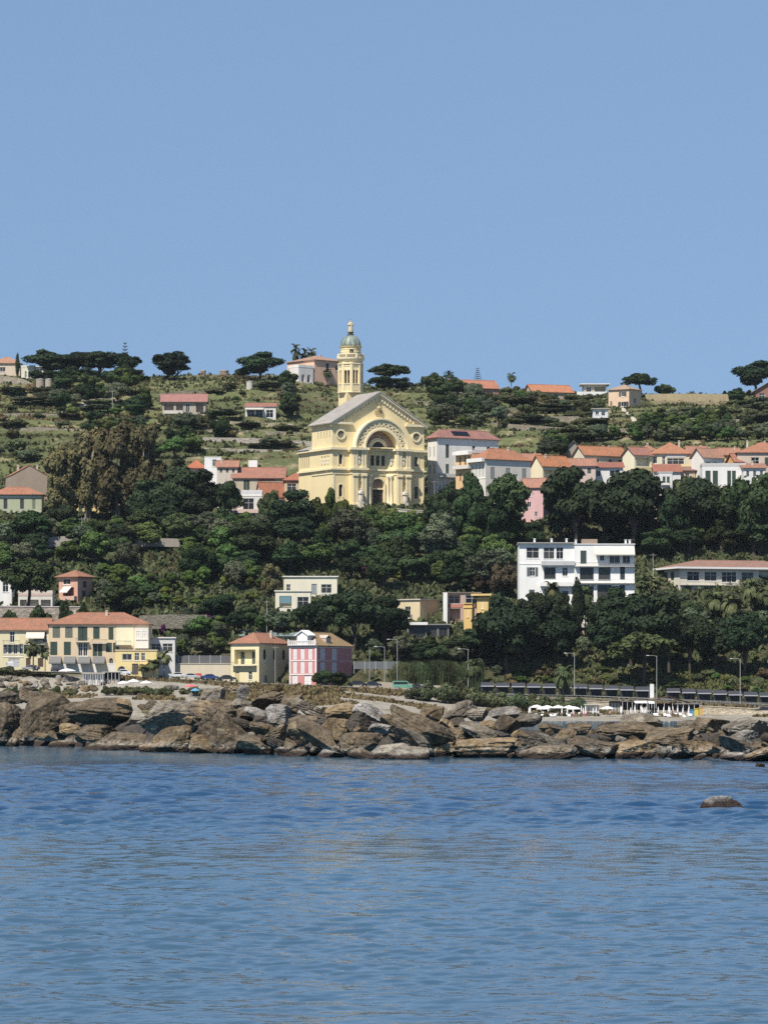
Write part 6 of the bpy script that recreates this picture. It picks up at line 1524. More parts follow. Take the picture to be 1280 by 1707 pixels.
# ---------------------------------------------------------------- people on the right beach and by the road
def person(px, Y, label, top, legs, rz, lean=0.0, h=1.7):
    p = onground(px, Y); e = empty('person', label, 'person', p, R(rz))
    P = [(0, 0, .93), (0, 0, 1.15), (0, -lean * .3, 1.38), (0, -lean * .4, 1.50), (0, -lean * .5, 1.62), (0, -lean * .5 - .01, 1.72)]
    rad = [.145, .13, .15, .055, .095, .075]; E_ = [(0, 1), (1, 2), (2, 3), (3, 4), (4, 5)]
    for sg in (-1, 1):
        i = len(P); P += [(sg * .10, 0, .86), (sg * .12, -.05 * sg, .48), (sg * .13, .07 * sg, .07), (sg * .13, .07 * sg - .14, .03)]; rad += [.10, .07, .048, .035]; E_ += [(0, i), (i, i + 1), (i + 1, i + 2), (i + 2, i + 3)]
        i = len(P); P += [(sg * .19, 0, 1.40), (sg * .26, .02, 1.12), (sg * .25, -.10, .88), (sg * .25, -.13, .78)]; rad += [.055, .042, .034, .026]; E_ += [(2, i), (i, i + 1), (i + 1, i + 2), (i + 2, i + 3)]
    me = bpy.data.meshes.new('body'); me.from_pydata(P, E_, []); me.materials.append(paint((.50, .29, .20), .6))
    b = put('body', me, e); b.modifiers.new('skin', 'SKIN')
    for i, r_ in enumerate(rad): me.skin_vertices[0].data[i].radius = (r_, r_ * .85)
    me.skin_vertices[0].data[0].use_root = True
    b.modifiers.new('smooth', 'SUBSURF').levels = 1; b.modifiers['smooth'].render_levels = 1
    m = MB(); m.lathe([(.17, .84), (.165, 1.0), (.15, 1.15), (.185, 1.36), (.15, 1.45), (.075, 1.47)], 10, (0, -lean * .2, 0), 1.05, .8); m.build('shirt', paint(top, .8), e)
    m = MB(); m.lathe([(.20, .52), (.185, .7), (.18, .9)], 10, (0, 0, 0), 1.15, .85); m.build('shorts', paint(legs, .8), e)
    m = MB(); m.lathe([(.105, 1.64), (.108, 1.72), (.07, 1.79), (.01, 1.81)], 8, (0, -lean * .5 + .015, 0)); m.build('hair', paint((.04, .028, .02), .7), e)
    e.scale = (h / 1.78,) * 3
    return e
person(974, 889, 'bather in pink standing near the water at the left of the right beach', (.6, .12, .2), (.55, .12, .18), 20)
person(978, 895, 'bather in red walking between the parasols', (.5, .06, .06), (.08, .08, .12), 100)
person(1016, 893, 'bather in dark shorts before the dark brown hut', (.50, .29, .20), (.03, .04, .09), -30)
person(1067, 900, 'person in white shirt in front of the beach bar', (.7, .7, .68), (.1, .1, .12), 40)
person(1120, 898, 'person in black near the pitched roof pavilion', (.04, .04, .045), (.05, .05, .06), -60)
person(1147, 902, 'person in blue by the grey roofed stall', (.08, .16, .4), (.3, .28, .24), 10)
person(956, 886, 'bather in pale clothes among the sunbeds', (.6, .55, .48), (.4, .1, .2), 150)

# ---------------------------------------------------------------- things on the upper hill
def tank(px, pyb, Y, w, h, label, name='water_tank', c=(.40, .35, .28)):
    p = onground(px, Y); e = empty(name, label, 'tank', p, 0); s = Y / F; r, hh = w / 2 * s, h * s
    m = MB(); m.lathe([(r, -2), (r, hh)], 20); m.build('shell', plaster(c, .5), e); m = MB(); m.lathe([(r * 1.06, hh + .002), (r * 1.06, hh + .25), (.05, hh + .5)], 20); m.build('lid', plaster((.42, .38, .32), .4), e)
tank(68, 656, 1392, 15, 12, 'left round stone water tank on the hill', c=(.34, .29, .24)); tank(82, 656, 1390, 12, 15, 'right taller round stone water tank on the hill')
tank(339, 627, 1440, 9, 8, 'small round stone hut on the skyline right of the lone pine', 'stone_hut', (.25, .2, .15)); tank(374, 626, 1440, 15, 7, 'broad low round stone hut on the skyline', 'stone_hut', (.25, .2, .15)); tank(417, 660, 1380, 12, 12, 'pale round cistern below the big skyline pine', c=(.50, .47, .42))
def path_strip(name, pts, wd, mat, lift=.12):
    V = []; Fq = []
    P = []
    for a, b in zip(pts, pts[1:]):
        n = 8
        for k in range(n): P.append((a[0] + (b[0] - a[0]) * k / n, a[1] + (b[1] - a[1]) * k / n))
    P.append(pts[-1]); W_ = [Vector(((px - 640) / F * Y, Y)) for px, Y in P]
    for i, q in enumerate(W_):
        d = (W_[min(i + 1, len(W_) - 1)] - W_[max(i - 1, 0)]).normalized(); n_ = Vector((-d.y, d.x)) * wd / 2
        for sg in (-1, 0, 1): t_ = q + n_ * sg; V.append((t_.x, t_.y, gz1(t_.x, t_.y) + lift))
    for i in range(len(W_) - 1):
        for j in (0, 1): Fq.append((i * 3 + j, i * 3 + j + 1, i * 3 + j + 4, i * 3 + j + 3))
    tag(put(name, np_mesh(name, np.array(V), np.array(Fq), mat)), kind='structure')
path_strip('path', [(98, 1318), (125, 1330), (150, 1345), (172, 1352), (192, 1350), (220, 1346)], 2.6, plaster((.42, .37, .30), .4), .3)
path_strip('path', [(1036, 1368), (1046, 1335), (1057, 1300), (1066, 1278)], 1.5, plaster((.46, .42, .35), .4), .35)
# ---------------------------------------------------------------- breakwater
def rock_material(key, a, b_, pale, amt):
    m, t, b = _new("boulder_" + key)
    tc = t.nodes.new("ShaderNodeTexCoord").outputs['Object']
    g = t.nodes.new("ShaderNodeNewGeometry").outputs['Position']
    oi = t.nodes.new("ShaderNodeObjectInfo").outputs['Random']
    off = t.nodes.new("ShaderNodeVectorMath"); off.operation = 'ADD'; t.links.new(tc, off.inputs[0])
    cmb = t.nodes.new("ShaderNodeCombineXYZ"); t.links.new(math_node(t, 'MULTIPLY', oi, 31.0), cmb.inputs[0]); t.links.new(cmb.outputs[0], off.inputs[1]); p = off.outputs[0]
    off2 = t.nodes.new('ShaderNodeVectorMath'); off2.operation = 'ADD'; t.links.new(g, off2.inputs[0]); t.links.new(cmb.outputs[0], off2.inputs[1]); pw = off2.outputs[0]
    n1 = noise_tex(t, pw, .8, 7, .68); n2 = noise_tex(t, pw, 3.0, 7, .74); n4 = noise_tex(t, pw, 1.4, 6, .7)
    c = mix_rgb(t, ramp(t, n1, [(.38, 0.0), (.60, 1.0)]), tuple(x * .8 for x in a), tuple(x * 1.12 for x in b_))
    c = mix_rgb(t, ramp(t, n2, [(.36, .75), (.56, 0.0)]), c, tuple(x * .38 for x in a))
    c = mix_rgb(t, math_node(t, 'MULTIPLY', ramp(t, n4, [(.50, 0.0), (.62, 1.0)]), amt), c, pale)
    # strata
    wv = N(t, "ShaderNodeTexWave", Scale=2.2, Distortion=5.0, Detail=4.0); wv.bands_direction = 'Z'; t.links.new(p, wv.inputs['Vector'])
    c = mix_rgb(t, ramp(t, wv.outputs['Fac'], [(.0, .12), (.2, 0.0)]), c, tuple(x * .42 for x in a))
    mr = N(t, "ShaderNodeMapRange"); mr.inputs[3].default_value = .68; mr.inputs[4].default_value = 1.25; t.links.new(math_node(t, 'FRACT', math_node(t, 'MULTIPLY', oi, 5.7)), mr.inputs[0])
    hs = t.nodes.new("ShaderNodeHueSaturation"); t.links.new(c, hs.inputs['Color']); t.links.new(mr.outputs[0], hs.inputs['Value']); c = hs.outputs[0]
    # weed and wet black band at the tide line, salt above it
    sep = t.nodes.new("ShaderNodeSeparateXYZ"); t.links.new(g, sep.inputs[0])
    n3 = noise_tex(t, g, 1.2, 5, .7)
    zz = math_node(t, 'ADD', sep.outputs['Z'], math_node(t, 'MULTIPLY', math_node(t, 'SUBTRACT', n3, .5), .55))
    salt = ramp(t, zz, [(.34, 0.0), (.46, .6), (.62, .35), (.85, 0.0)])
    c = mix_rgb(t, math_node(t, 'MULTIPLY', salt, ramp(t, n2, [(.46, 0), (.6, 1)])), c, (.52, .49, .44))
    c = mix_rgb(t, ramp(t, zz, [(.24, 1.0), (.42, 0.0)]), c, (.035, .022, .015))
    t.links.new(c, b.inputs['Base Color']); b.inputs['Roughness'].default_value = .88
    v = N(t, "ShaderNodeTexVoronoi", Scale=.9); v.feature = 'DISTANCE_TO_EDGE'
    wp = mix_rgb(t, .35, pw, n1); t.links.new(wp, v.inputs['Vector'])
    hgt = math_node(t, 'ADD', math_node(t, 'MULTIPLY', n2, 1.0), math_node(t, 'MULTIPLY', ramp(t, v.outputs['Distance'], [(0, 0), (.06, 1)]), .35))
    hgt = math_node(t, 'ADD', hgt, math_node(t, 'MULTIPLY', wv.outputs['Fac'], .05))
    bump(t, b, hgt, .95, .22)
    return m
RMAT = {'brown': rock_material('brown', (.105, .077, .045), (.215, .16, .095), (.33, .285, .22), .35), 'grey': rock_material('grey', (.13, .108, .078), (.25, .212, .155), (.43, .40, .34), .5),
        'tan': rock_material('tan', (.17, .118, .06), (.31, .22, .115), (.38, .33, .26), .4), 'pale': rock_material('pale', (.20, .18, .15), (.34, .31, .27), (.52, .50, .46), .6), 'dark': rock_material('dark', (.05, .04, .03), (.10, .08, .058), (.18, .16, .13), .3)}

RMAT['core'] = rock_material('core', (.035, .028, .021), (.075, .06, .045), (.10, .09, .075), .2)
def rock_mesh(seed, boxy, cuts, strata=.0, sub=5):
    g = np.random.default_rng(seed); bm = bmesh.new(); bmesh.ops.create_icosphere(bm, subdivisions=sub, radius=1.0)
    P = np.array([v.co[:] for v in bm.verts]); Fq = np.array([[v.index for v in f.verts] for f in bm.faces]); bm.free()
    e = boxy; P = P / (np.abs(P) ** e).sum(1)[:, None] ** (1 / e)                # superellipsoid
    for i in range(cuts):
        n = g.normal(size=3); n[2] *= .75; n /= np.linalg.norm(n); d = g.uniform(.48, .88)
        P -= np.maximum(0, P @ n - d)[:, None] * n
    q = np.zeros(len(P)); off = g.random(3) * 50
    for k, p in enumerate(P):
        v = Vector(p) + Vector(off)
        q[k] = (.07) * noise.fractal(v * 1.6, 1.0, 2.1, 4) + .045 * noise.fractal(v * 6, .9, 2.1, 3)
        if strata: q[k] += strata * (abs(((p[2] + .12 * noise.noise(v * 1.3)) * 4.2) % 1 - .5) - .25)
    nr = P / np.linalg.norm(P, axis=1)[:, None]; P = P + nr * q[:, None]
    P -= (P.max(0) + P.min(0)) / 2; P /= np.ptp(P, axis=0) / 2
    return np_mesh('boulder', P, Fq, None, False)
RV = [rock_mesh(100 + i, [2.8, 2.4, 3.6, 2.2][i % 4], [7, 9, 6, 11][i % 4], [.0, .05, .0, .0, .08][i % 5]) for i in range(20)]
def front(px): return float(np.interp(px, [-60, 0, 130, 250, 330, 400, 480, 600, 690, 760, 900, 1100, 1280, 1340], [318, 312, 300, 272, 266, 258, 250, 236, 232, 244, 234, 236, 224, 222]))
CUTM = {}
def rock_data(i, mk):
    if (i, mk) not in CUTM:
        me = RV[i].copy(); me.materials.clear(); me.materials.append(RMAT[mk]); CUTM[(i, mk)] = me
    return CUTM[(i, mk)]
ROCK_AT = []
def rock(cx, cy, w, h, mk, label, tilt=0.0, var=None, group=None, dY=None, dep=.85, rz=None):
    """boulder covering w x h photo pixels round (cx, cy); distance follows from the slope of the mound"""
    i = len(ROCK_AT); yw = YH + EYE * F / front(cx); up = max(0.0, yw - (cy + h * .35))
    Y = front(cx) + (up * .17 if dY is None else dY) + .25 * w / F * front(cx)
    ROCK_AT.append((cx, cy, w, h)); s = Y / F
    o = put('boulder', rock_data((i * 7 + 3) % len(RV) if var is None else var, mk))
    c = at(cx, cy, Y); t = R(tilt); hw, hh = w * s / 2, h * s / 2
    if tilt:                                             # solve the body size so that the tilted rock still covers w x h
        ca, sa = abs(math.cos(t)), abs(math.sin(t)); den = ca * ca - sa * sa
        a = (hw * ca - hh * sa) / den; b = (hh * ca - hw * sa) / den; a, b = max(a, hw * .72), max(b, hh * .66)
    else: a, b = hw, hh
    base = cy + h / 2
    c.z -= b * .14; o.location = c; o.scale = (a * 1.06, a * dep if a * dep > b else b * 1.2, max(b * (1.2 if cx < 700 else 1.06), a * .40))
    o.rotation_euler = (R(random.uniform(-8, 8)), -t, R(random.uniform(-14, 14) if rz is None else rz))
    return tag(o, label, 'boulder', group)
G1 = 'boulders of the breakwater'
rock(14, 1163, 56, 34, 'dark', 'dark rounded boulder at the top left end of the breakwater', -12)
rock(8, 1208, 56, 72, 'brown', 'tall brown boulder cut by the left picture edge', var=1)
rock(78, 1190, 96, 72, 'brown', 'huge smooth dome shaped brown boulder at the left', var=3)
rock(170, 1184, 120, 52, 'brown', 'long layered brown boulder with a flat top right of the dome boulder', -4, var=9)
rock(164, 1222, 80, 36, 'brown', 'smooth low boulder under the long layered one', -6)
rock(104, 1243, 40, 18, 'tan', 'small pinkish pointed boulder at the water edge under the dome boulder')
rock(200, 1242, 122, 30, 'brown', 'long low boulder with white salt rim at the water edge at left', -4)
rock(278, 1196, 98, 52, 'grey', 'broad grey boulder with dark hollow right of the layered one', 0, var=14)
rock(288, 1233, 74, 50, 'tan', 'sharp edged tan boulder at the water below the broad grey one', 8, var=2)
rock(367, 1216, 96, 72, 'brown', 'big blocky brown boulder with pitted face', 0, var=0)
rock(346, 1243, 62, 36, 'tan', 'tan block at the water below the pitted boulder', var=6)
rock(427, 1243, 68, 40, 'brown', 'angular brown block with white tide band', -6, var=12)
rock(353, 1160, 44, 28, 'grey', 'light grey boulder on the crest below the yellow house')
rock(404, 1152, 24, 20, 'pale', 'small whitish boulder on the crest left of the grass mound')
rock(374, 1188, 112, 28, 'brown', 'flat topped slab above the pitted boulder', -5)
rock(452, 1166, 66, 34, 'brown', 'large brown boulder on the crest beside the dry grass', 20)
rock(466, 1189, 44, 30, 'pale', 'grey white cracked boulder in the middle of the left pile')
rock(430, 1190, 46, 26, 'pale', 'pale smooth boulder left of the cracked white one', -25)
rock(437, 1213, 46, 28, 'tan', 'tan boulder behind the angular block', -20)
rock(470, 1222, 74, 32, 'brown', 'brown tilted slab above the dark cave gap', 16)
rock(504, 1257, 66, 28, 'grey', 'low grey boulder standing in the water right of the dark gap', 4)
rock(552, 1258, 46, 20, 'pale', 'low whitish boulder in the water', -10)
rock(536, 1230, 80, 44, 'brown', 'long brown slab sloping down to the right', -32)
rock(570, 1187, 54, 32, 'tan', 'orange brown layered boulder on the crest', 0, var=9)
rock(597, 1204, 42, 34, 'dark', 'dark angular boulder right of the orange one')
rock(599, 1238, 62, 34, 'brown', 'rounded brown boulder behind the low pale rock')
rock(642, 1260, 98, 24, 'grey', 'long low grey boulder in the water, left of the pitted water rock', 8)
rock(634, 1214, 38, 24, 'pale', 'small whitish boulder in the middle of the breakwater', 10)
rock(512, 1180, 60, 28, 'grey', 'grey slab leaning on the crest boulders', -20)
rock(622, 1190, 66, 22, 'pale', 'pale long slab sloping right on the crest', -18)
rock(505, 1203, 50, 24, 'brown', 'brown boulder below the cracked white one')
rock(755, 1189, 74, 40, 'grey', 'big tilted slab with pale top jutting up to the right', 24, var=2, dep=.7)
rock(720, 1189, 40, 26, 'tan', 'pale tan block just left of the jutting slab')
rock(678, 1257, 74, 28, 'grey', 'pitted grey boulder farthest out in the water in the middle', 0, var=13)
rock(700, 1212, 92, 30, 'brown', 'long brown slab sloping down under the jutting slab', -26)
rock(690, 1236, 70, 26, 'grey', 'grey slab sloping right above the water', -24)
rock(760, 1230, 58, 38, 'brown', 'pyramid shaped brown boulder below the jutting slab')
rock(800, 1220, 66, 30, 'grey', 'grey slab with dark underside right of the pyramid boulder', -22)
rock(809, 1211, 38, 24, 'tan', 'small orange topped boulder right of the jutting slab')
rock(812, 1250, 114, 30, 'tan', 'wide tan boulder at the waterline in the middle', 0, var=4)
rock(735, 1249, 50, 24, 'tan', 'small tan boulder left of the wide tan one')
rock(848, 1206, 50, 40, 'brown', 'smooth brown sloping boulder with sharp right corner', -18)
rock(846, 1189, 64, 18, 'pale', 'white and black lying slab on the crest', 4)
rock(796, 1190, 36, 22, 'grey', 'grey boulder on the crest right of the jutting slab')
rock(901, 1237, 80, 40, 'grey', 'boulder with pale yellow top and dark underside', 0, var=0)
rock(915, 1258, 88, 18, 'brown', 'low flat boulder in the water below the pale topped one', 3)
rock(876, 1199, 54, 18, 'grey', 'flat grey boulder on the crest left of the beach')
rock(916, 1213, 42, 18, 'brown', 'low brown boulder on the crest before the beach')
rock(1043, 1219, 98, 30, 'brown', 'long dark bedded boulder on the crest at right', -3, var=9)
rock(1114, 1228, 86, 34, 'brown', 'speckled brown boulder right of the long dark one', 0, var=7)
rock(1053, 1249, 94, 34, 'tan', 'rounded tan boulder at the waterline at right', 0, var=3)
rock(1104, 1251, 30, 30, 'grey', 'grey upright wedge at the waterline', 30)
rock(986, 1245, 86, 36, 'brown', 'brown sloping boulder left of the rounded tan one', -14)
rock(1130, 1256, 40, 22, 'dark', 'small dark boulder in the gap right of the wedge')
rock(1166, 1247, 70, 30, 'tan', 'smooth tan boulder near the waterline at right', -8)
rock(1232, 1242, 74, 34, 'grey', 'large grey boulder sloping to the right near the right edge', -16)
rock(1192, 1234, 32, 32, 'dark', 'black faced wedge between tan and grey boulders', 35)
rock(1222, 1261, 44, 16, 'pale', 'low pale boulder in the water near the right edge')
rock(1270, 1258, 68, 28, 'tan', 'large tan boulder cut by the right picture edge', 12)
rock(1250, 1211, 88, 22, 'grey', 'long grey slab on the crest at the right edge', 2)
rock(1242, 1226, 46, 22, 'pale', 'pale boulder below the long grey slab')
rock(1180, 1207, 66, 20, 'brown', 'flat brown boulder on the crest before the stone wall')
rock(1067, 1201, 66, 16, 'grey', 'low grey boulder on the crest before the beach bar')
rock(965, 1214, 44, 20, 'brown', 'dark brown boulder on the crest before the sunbeds')
rock(1012, 1211, 36, 18, 'dark', 'small dark boulder left of the long bedded one')
rock(1150, 1209, 44, 20, 'grey', 'grey boulder on the crest right of the beach bar')
rock(940, 1226, 40, 26, 'brown', 'brown boulder behind the pale topped one')
rock(1212, 1350, 92, 52, 'pale', 'lone pitted light grey rock sticking out of the water at right', 0, var=6, dY=EYE * F / (1350 - YH) - front(1208) - .3)
rock(1266, 1276, 16, 9, 'dark', 'tiny dark rock awash near the right edge', 0, dY=EYE * F / (1279 - YH) - front(1266))
# the smaller stones that fill the mound
g = random.Random(23); crest = lambda px: float(np.interp(px, [0, 60, 140, 220, 300, 360, 420, 480, 560, 640, 720, 800, 900, 1000, 1280], [1150, 1152, 1160, 1166, 1166, 1158, 1154, 1162, 1176, 1184, 1188, 1196, 1208, 1211, 1208]))
n_fill = 0
for i in range(800):
    px = g.uniform(-40, 1320); yw = YH + EYE * F / front(px); v = g.random(); py = crest(px) + 6 + (yw - crest(px) - 10) * v
    if px < 330 and v > .12 and g.random() < .8: continue
    w = g.uniform(18, 48) if px < 840 else g.uniform(10, 24); h = w * g.uniform(.55, .95)
    near = [q for q in ROCK_AT if abs(q[0] - px) < (q[2] + w) * .24 and abs(q[1] - py) < (q[3] + h) * .24]
    if near: continue
    lb = 'medium boulder filling the %s part of the breakwater %s' % ('left' if px < 430 else 'middle' if px < 860 else 'right', 'near the waterline' if v > .66 else 'halfway up' if v > .33 else 'along the crest')
    rock(px, py, w, h, g.choice(['brown', 'brown', 'brown', 'grey', 'tan', 'tan', 'dark']), lb, g.uniform(-26, 20), group=G1, dY=None); n_fill += 1
# the rubble core under the boulders
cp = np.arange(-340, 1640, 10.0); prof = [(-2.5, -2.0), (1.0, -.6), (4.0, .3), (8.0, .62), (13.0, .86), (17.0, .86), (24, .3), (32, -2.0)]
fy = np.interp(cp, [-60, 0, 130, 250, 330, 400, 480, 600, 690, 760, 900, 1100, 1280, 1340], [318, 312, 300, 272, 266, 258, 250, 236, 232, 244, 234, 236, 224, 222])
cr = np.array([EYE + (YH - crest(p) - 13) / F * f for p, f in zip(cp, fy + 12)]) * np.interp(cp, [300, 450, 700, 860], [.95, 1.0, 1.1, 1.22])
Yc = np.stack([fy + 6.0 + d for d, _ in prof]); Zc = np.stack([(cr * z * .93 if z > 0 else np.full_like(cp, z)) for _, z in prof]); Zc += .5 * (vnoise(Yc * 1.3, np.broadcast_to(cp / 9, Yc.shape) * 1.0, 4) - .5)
Xc = (cp[None] - 640) / F * Yc
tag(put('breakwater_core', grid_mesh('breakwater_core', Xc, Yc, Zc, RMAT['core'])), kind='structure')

# stones along the shore below the left houses
g = random.Random(31)
for i in range(60):
    px = g.uniform(-10, 178) if i < 48 else g.uniform(250, 400); py = g.uniform(1128, 1153) if px < 178 else g.uniform(1146, 1160); w = g.uniform(7, 19); Y = hit(px, py + 3); Y = Y if Y < 940 else 930.0
    o = put('shore_stone', rock_data(i % len(RV), g.choice(['pale', 'grey', 'tan', 'pale', 'grey']))); s = Y / F * w / 2; p = onground(px, Y); o.location = (p.x, p.y, p.z + s * .2); o.scale = (s, s * .9, s * g.uniform(.55, .85)); o.rotation_euler = (R(g.uniform(-15, 15)), R(g.uniform(-20, 20)), g.random() * 6.28)
    tag(o, 'pale stone heaped on the shore below the long cream house' if px < 178 else 'pale stone on the shore before the cream retaining wall', 'stone', 'stones along the shore')
# ---------------------------------------------------------------- trees one can point to
T = tree
# skyline
T('pine', 84, 646, 578, 84, 'leftmost wide pine of the left skyline row', Y=1428); T('pine', 128, 646, 581, 72, 'second wide pine of the left skyline row', Y=1430, var=1); T('pine', 168, 646, 582, 68, 'third wide pine of the left skyline row', Y=1426, var=2)
T('pine', 211, 645, 583, 48, 'round pine at the right end of the left skyline row', Y=1424); T('norfolk', 209, 640, 569, 17, 'norfolk pine whose tip rises behind the round pine at left', Y=1438)
T('multi', 285, 634, 582, 72, 'lone many stemmed pine on the skyline at left'); T('pine', 433, 657, 582, 76, 'big dark round pine with tall bare stem on the skyline', Y=1405, var=1); T('pine', 405, 640, 610, 26, 'low pine limb crown left of the big skyline pine', Y=1408)
T('umb', 650, 655, 606, 68, 'wide flat umbrella pine on the skyline right of the church tower', Y=1425); T('oak', 640, 668, 622, 52, 'dense dark tree under the flat umbrella pine', Y=1410); T('oak', 668, 664, 628, 40, 'round dark tree right below the flat umbrella pine', Y=1412)
T('cypress', 704, 650, 627, 6, 'tiny dark cypress on the ridge right of the umbrella pine', Y=1432); T('cypress', 30, 635, 588, 7, 'slim dark cypress beside the left skyline house', Y=1432)
T('palm', 748, 652, 619, 24, 'round headed palm on the skyline at the gable of the red bungalow', Y=1436); T('norfolk', 796, 650, 612, 15, 'norfolk pine on the skyline behind the red bungalow', Y=1440); T('palm', 852, 655, 620, 20, 'slender palm on the skyline between the two red roofs', Y=1436, var=1)
T('palm', 493, 632, 572, 22, 'tall palm at the left of the peach skyline villa', Y=1432); T('palm', 508, 630, 580, 22, 'middle palm behind the peach skyline villa', Y=1436, var=1); T('palm', 520, 630, 578, 22, 'right palm behind the peach skyline villa', Y=1436); T('palm', 545, 660, 616, 24, 'dark palm in front of the peach skyline villa', Y=1412)
T('umb', 1065, 672, 621, 58, 'dark spreading pine behind the square peach house', Y=1420); T('oak', 1108, 668, 637, 36, 'round tree at the left end of the straw bank', Y=1424); T('pine', 1258, 668, 596, 78, 'big dark pine on the skyline at the right edge', Y=1430, var=1); T('oak', 1228, 690, 648, 34, 'dark round tree at the right end of the straw bank', Y=1395)
T('cypress', 1207, 664, 651, 8, 'small dark bush on the straw bank', Y=1430)
for px, b, t_, w, k, lb in ((98, 660, 614, 52, 'oak', 'dark undergrowth tree under the leftmost skyline pine'), (146, 658, 612, 46, 'oak', 'dark undergrowth tree under the second skyline pine'), (190, 660, 616, 42, 'pine', 'low dark pine under the third skyline pine'), (62, 655, 617, 26, 'oak', 'small dark tree behind the low white pavilion'), (232, 660, 624, 34, 'oak', 'dark bushy tree right of the round skyline pine'), (226, 645, 612, 26, 'oak', 'small tree at the right foot of the round skyline pine')): T(k, px, b, t_, w, lb, Y=1416)
# brown eucalyptus in front of the yellow house, and the dark pines beside them
for px, b, t_, w, lb in ((196, 892, 706, 92, 'tallest brown eucalyptus tree left of the church'), (148, 890, 720, 84, 'brown eucalyptus just left of the tallest one'), (112, 890, 742, 74, 'brown eucalyptus at the left end of the group'), (238, 890, 713, 72, 'brown eucalyptus right of the tallest one'), (262, 880, 770, 56, 'lower olive brown eucalyptus at the right end of the group')): T('euc', px, b, t_, w, lb, 'brown eucalyptus trees left of the church', Y=1112 + (px % 7))
for px, b, t_, w, lb in ((248, 895, 790, 70, 'dark pine under the right eucalyptus'), (300, 892, 768, 74, 'tall dark pine left of the red roofed village houses'), (350, 892, 780, 78, 'broad dark pine in front of the red roofed village houses'), (384, 880, 792, 44, 'dark pine at the left corner of the columned veranda house'), (326, 900, 812, 60, 'lower dark pine in front of the tall ones left of the church'), (280, 900, 820, 60, 'low dark pine below the eucalyptus group')): T('pine', px, b, t_, w, lb, 'dark pines left of the church', Y=1098 + px % 9)
for px, b, t_, w, k, lb in ((487, 885, 814, 76, 'pine', 'dark pine before the left side of the church'), (452, 880, 822, 48, 'oak', 'dark oak between veranda house and church'), (530, 870, 822, 40, 'green', 'grey green tree at the left corner of the church'), (553, 866, 812, 30, 'lime', 'light leafed small tree before the church corner'), (576, 872, 832, 34, 'lime', 'pale green bush tree under the left church windows'), (614, 876, 840, 46, 'green', 'green tree below the church steps'), (650, 880, 846, 50, 'green', 'round green tree under the church portal'), (700, 880, 850, 44, 'oak', 'dark tree under the right corner of the church')): T(k, px, b, t_, w, lb, Y=1094 + px % 6)
for px, b, t_, w, k, lb in ((742, 880, 806, 40, 'pine', 'dark pine at the foot of the grey-white apartment house'), (785, 885, 795, 62, 'oak', 'broad green oak before the peach house'), (847, 880, 787, 70, 'umb', 'light green umbrella pine before the beige apartment house'), (826, 890, 822, 60, 'oak', 'dark bushy tree under the light green umbrella pine'), (892, 905, 862, 42, 'oak', 'round oak below the narrow pink house'), (958, 900, 760, 112, 'pine', 'tallest dark pine right of the narrow pink house'), (934, 905, 834, 56, 'pine', 'dark pine leaning against the tallest one'), (1056, 896, 770, 118, 'pine', 'broad rounded pine before the village row'), (1008, 900, 800, 66, 'pine', 'dark pine between the tallest one and the broad rounded one'), (1150, 885, 783, 96, 'pine', 'dark pine below the low white house'), (1192, 890, 800, 90, 'pine', 'dark pine right of the village row'), (1254, 890, 766, 90, 'oak', 'dense dark tree at the right picture edge below the hip roof'), (1225, 900, 810, 80, 'pine', 'dark bushy pine left of the right edge tree'), (1122, 890, 812, 50, 'pine', 'small dark pine under the white house piece')): T(k, px, b, t_, w, lb, Y=1086 + px % 11)
# lower trees
T('umb', 45, 1042, 927, 92, 'large umbrella pine with curved bare trunk at far left', Y=996, var=1); T('umb', 55, 925, 850, 70, 'dark pine above the wood road at far left', Y=1070)
T('oak', 204, 1030, 968, 66, 'dark rounded tree above the large peach house', Y=1002); T('pine', 370, 1040, 985, 60, 'dark tree above the yellow corner house')
for px, b, t_, w, lb in ((536, 1076, 985, 66, 'left pine of the dark group behind the pink villa'), (590, 1078, 975, 92, 'tallest pine of the dark group behind the pink villa'), (642, 1080, 990, 76, 'right pine of the dark group behind the pink villa'), (508, 1060, 1000, 40, 'small dark pine in front of the modern yellow house')): T('pine', px, b, t_, w, lb, 'dark pines behind the pink villa', Y=986 + px % 5)
for px, b, t_, w, lb in ((845, 1095, 978, 104, 'big dark pine left below the white apartment block'), (800, 1110, 1040, 84, 'dark pine below the ochre chimney tower'), (880, 1115, 1020, 100, 'broad dark pine under the left half of the white block'), (760, 1120, 1062, 60, 'dark pine right of the reeds'), (930, 1100, 1010, 70, 'dark pine under the middle of the white block'), (1052, 1100, 980, 110, 'big dark pine right below the white apartment block'), (1112, 1095, 985, 100, 'dark pine before the long low villa'), (1150, 1100, 1010, 70, 'dark pine with leaning bare stems before the long low villa'), (1190, 1100, 1020, 70, 'dark pine below the palms of the long villa'), (1240, 1100, 1015, 84, 'dark pine group member near the right edge'), (1012, 1105, 1020, 70, 'dark pine before the pink lodge')): T('pine', px, b, t_, w, lb, 'dark pines between the road and the white block', Y=976 + px % 13)
for px, b, t_, w, lb in ((886, 1062, 977, 62, 'dark pine hiding the lower left storey of the white block'), (1000, 1066, 984, 60, 'dark pine hiding the lower right storey of the white block'), (932, 1062, 980, 54, 'dark pine just left of the cypress before the white block'), (1036, 1064, 974, 56, 'dark pine at the lower right corner of the white block')): T('pine', px, b, t_, w, lb, Y=1000 + px % 5)
T('cypress', 962, 1075, 963, 20, 'dark cypress in front of the white apartment block', Y=1005); T('umb', 1070, 1118, 1052, 108, 'low wide umbrella pine on the grassy slope above the shelters', Y=972)
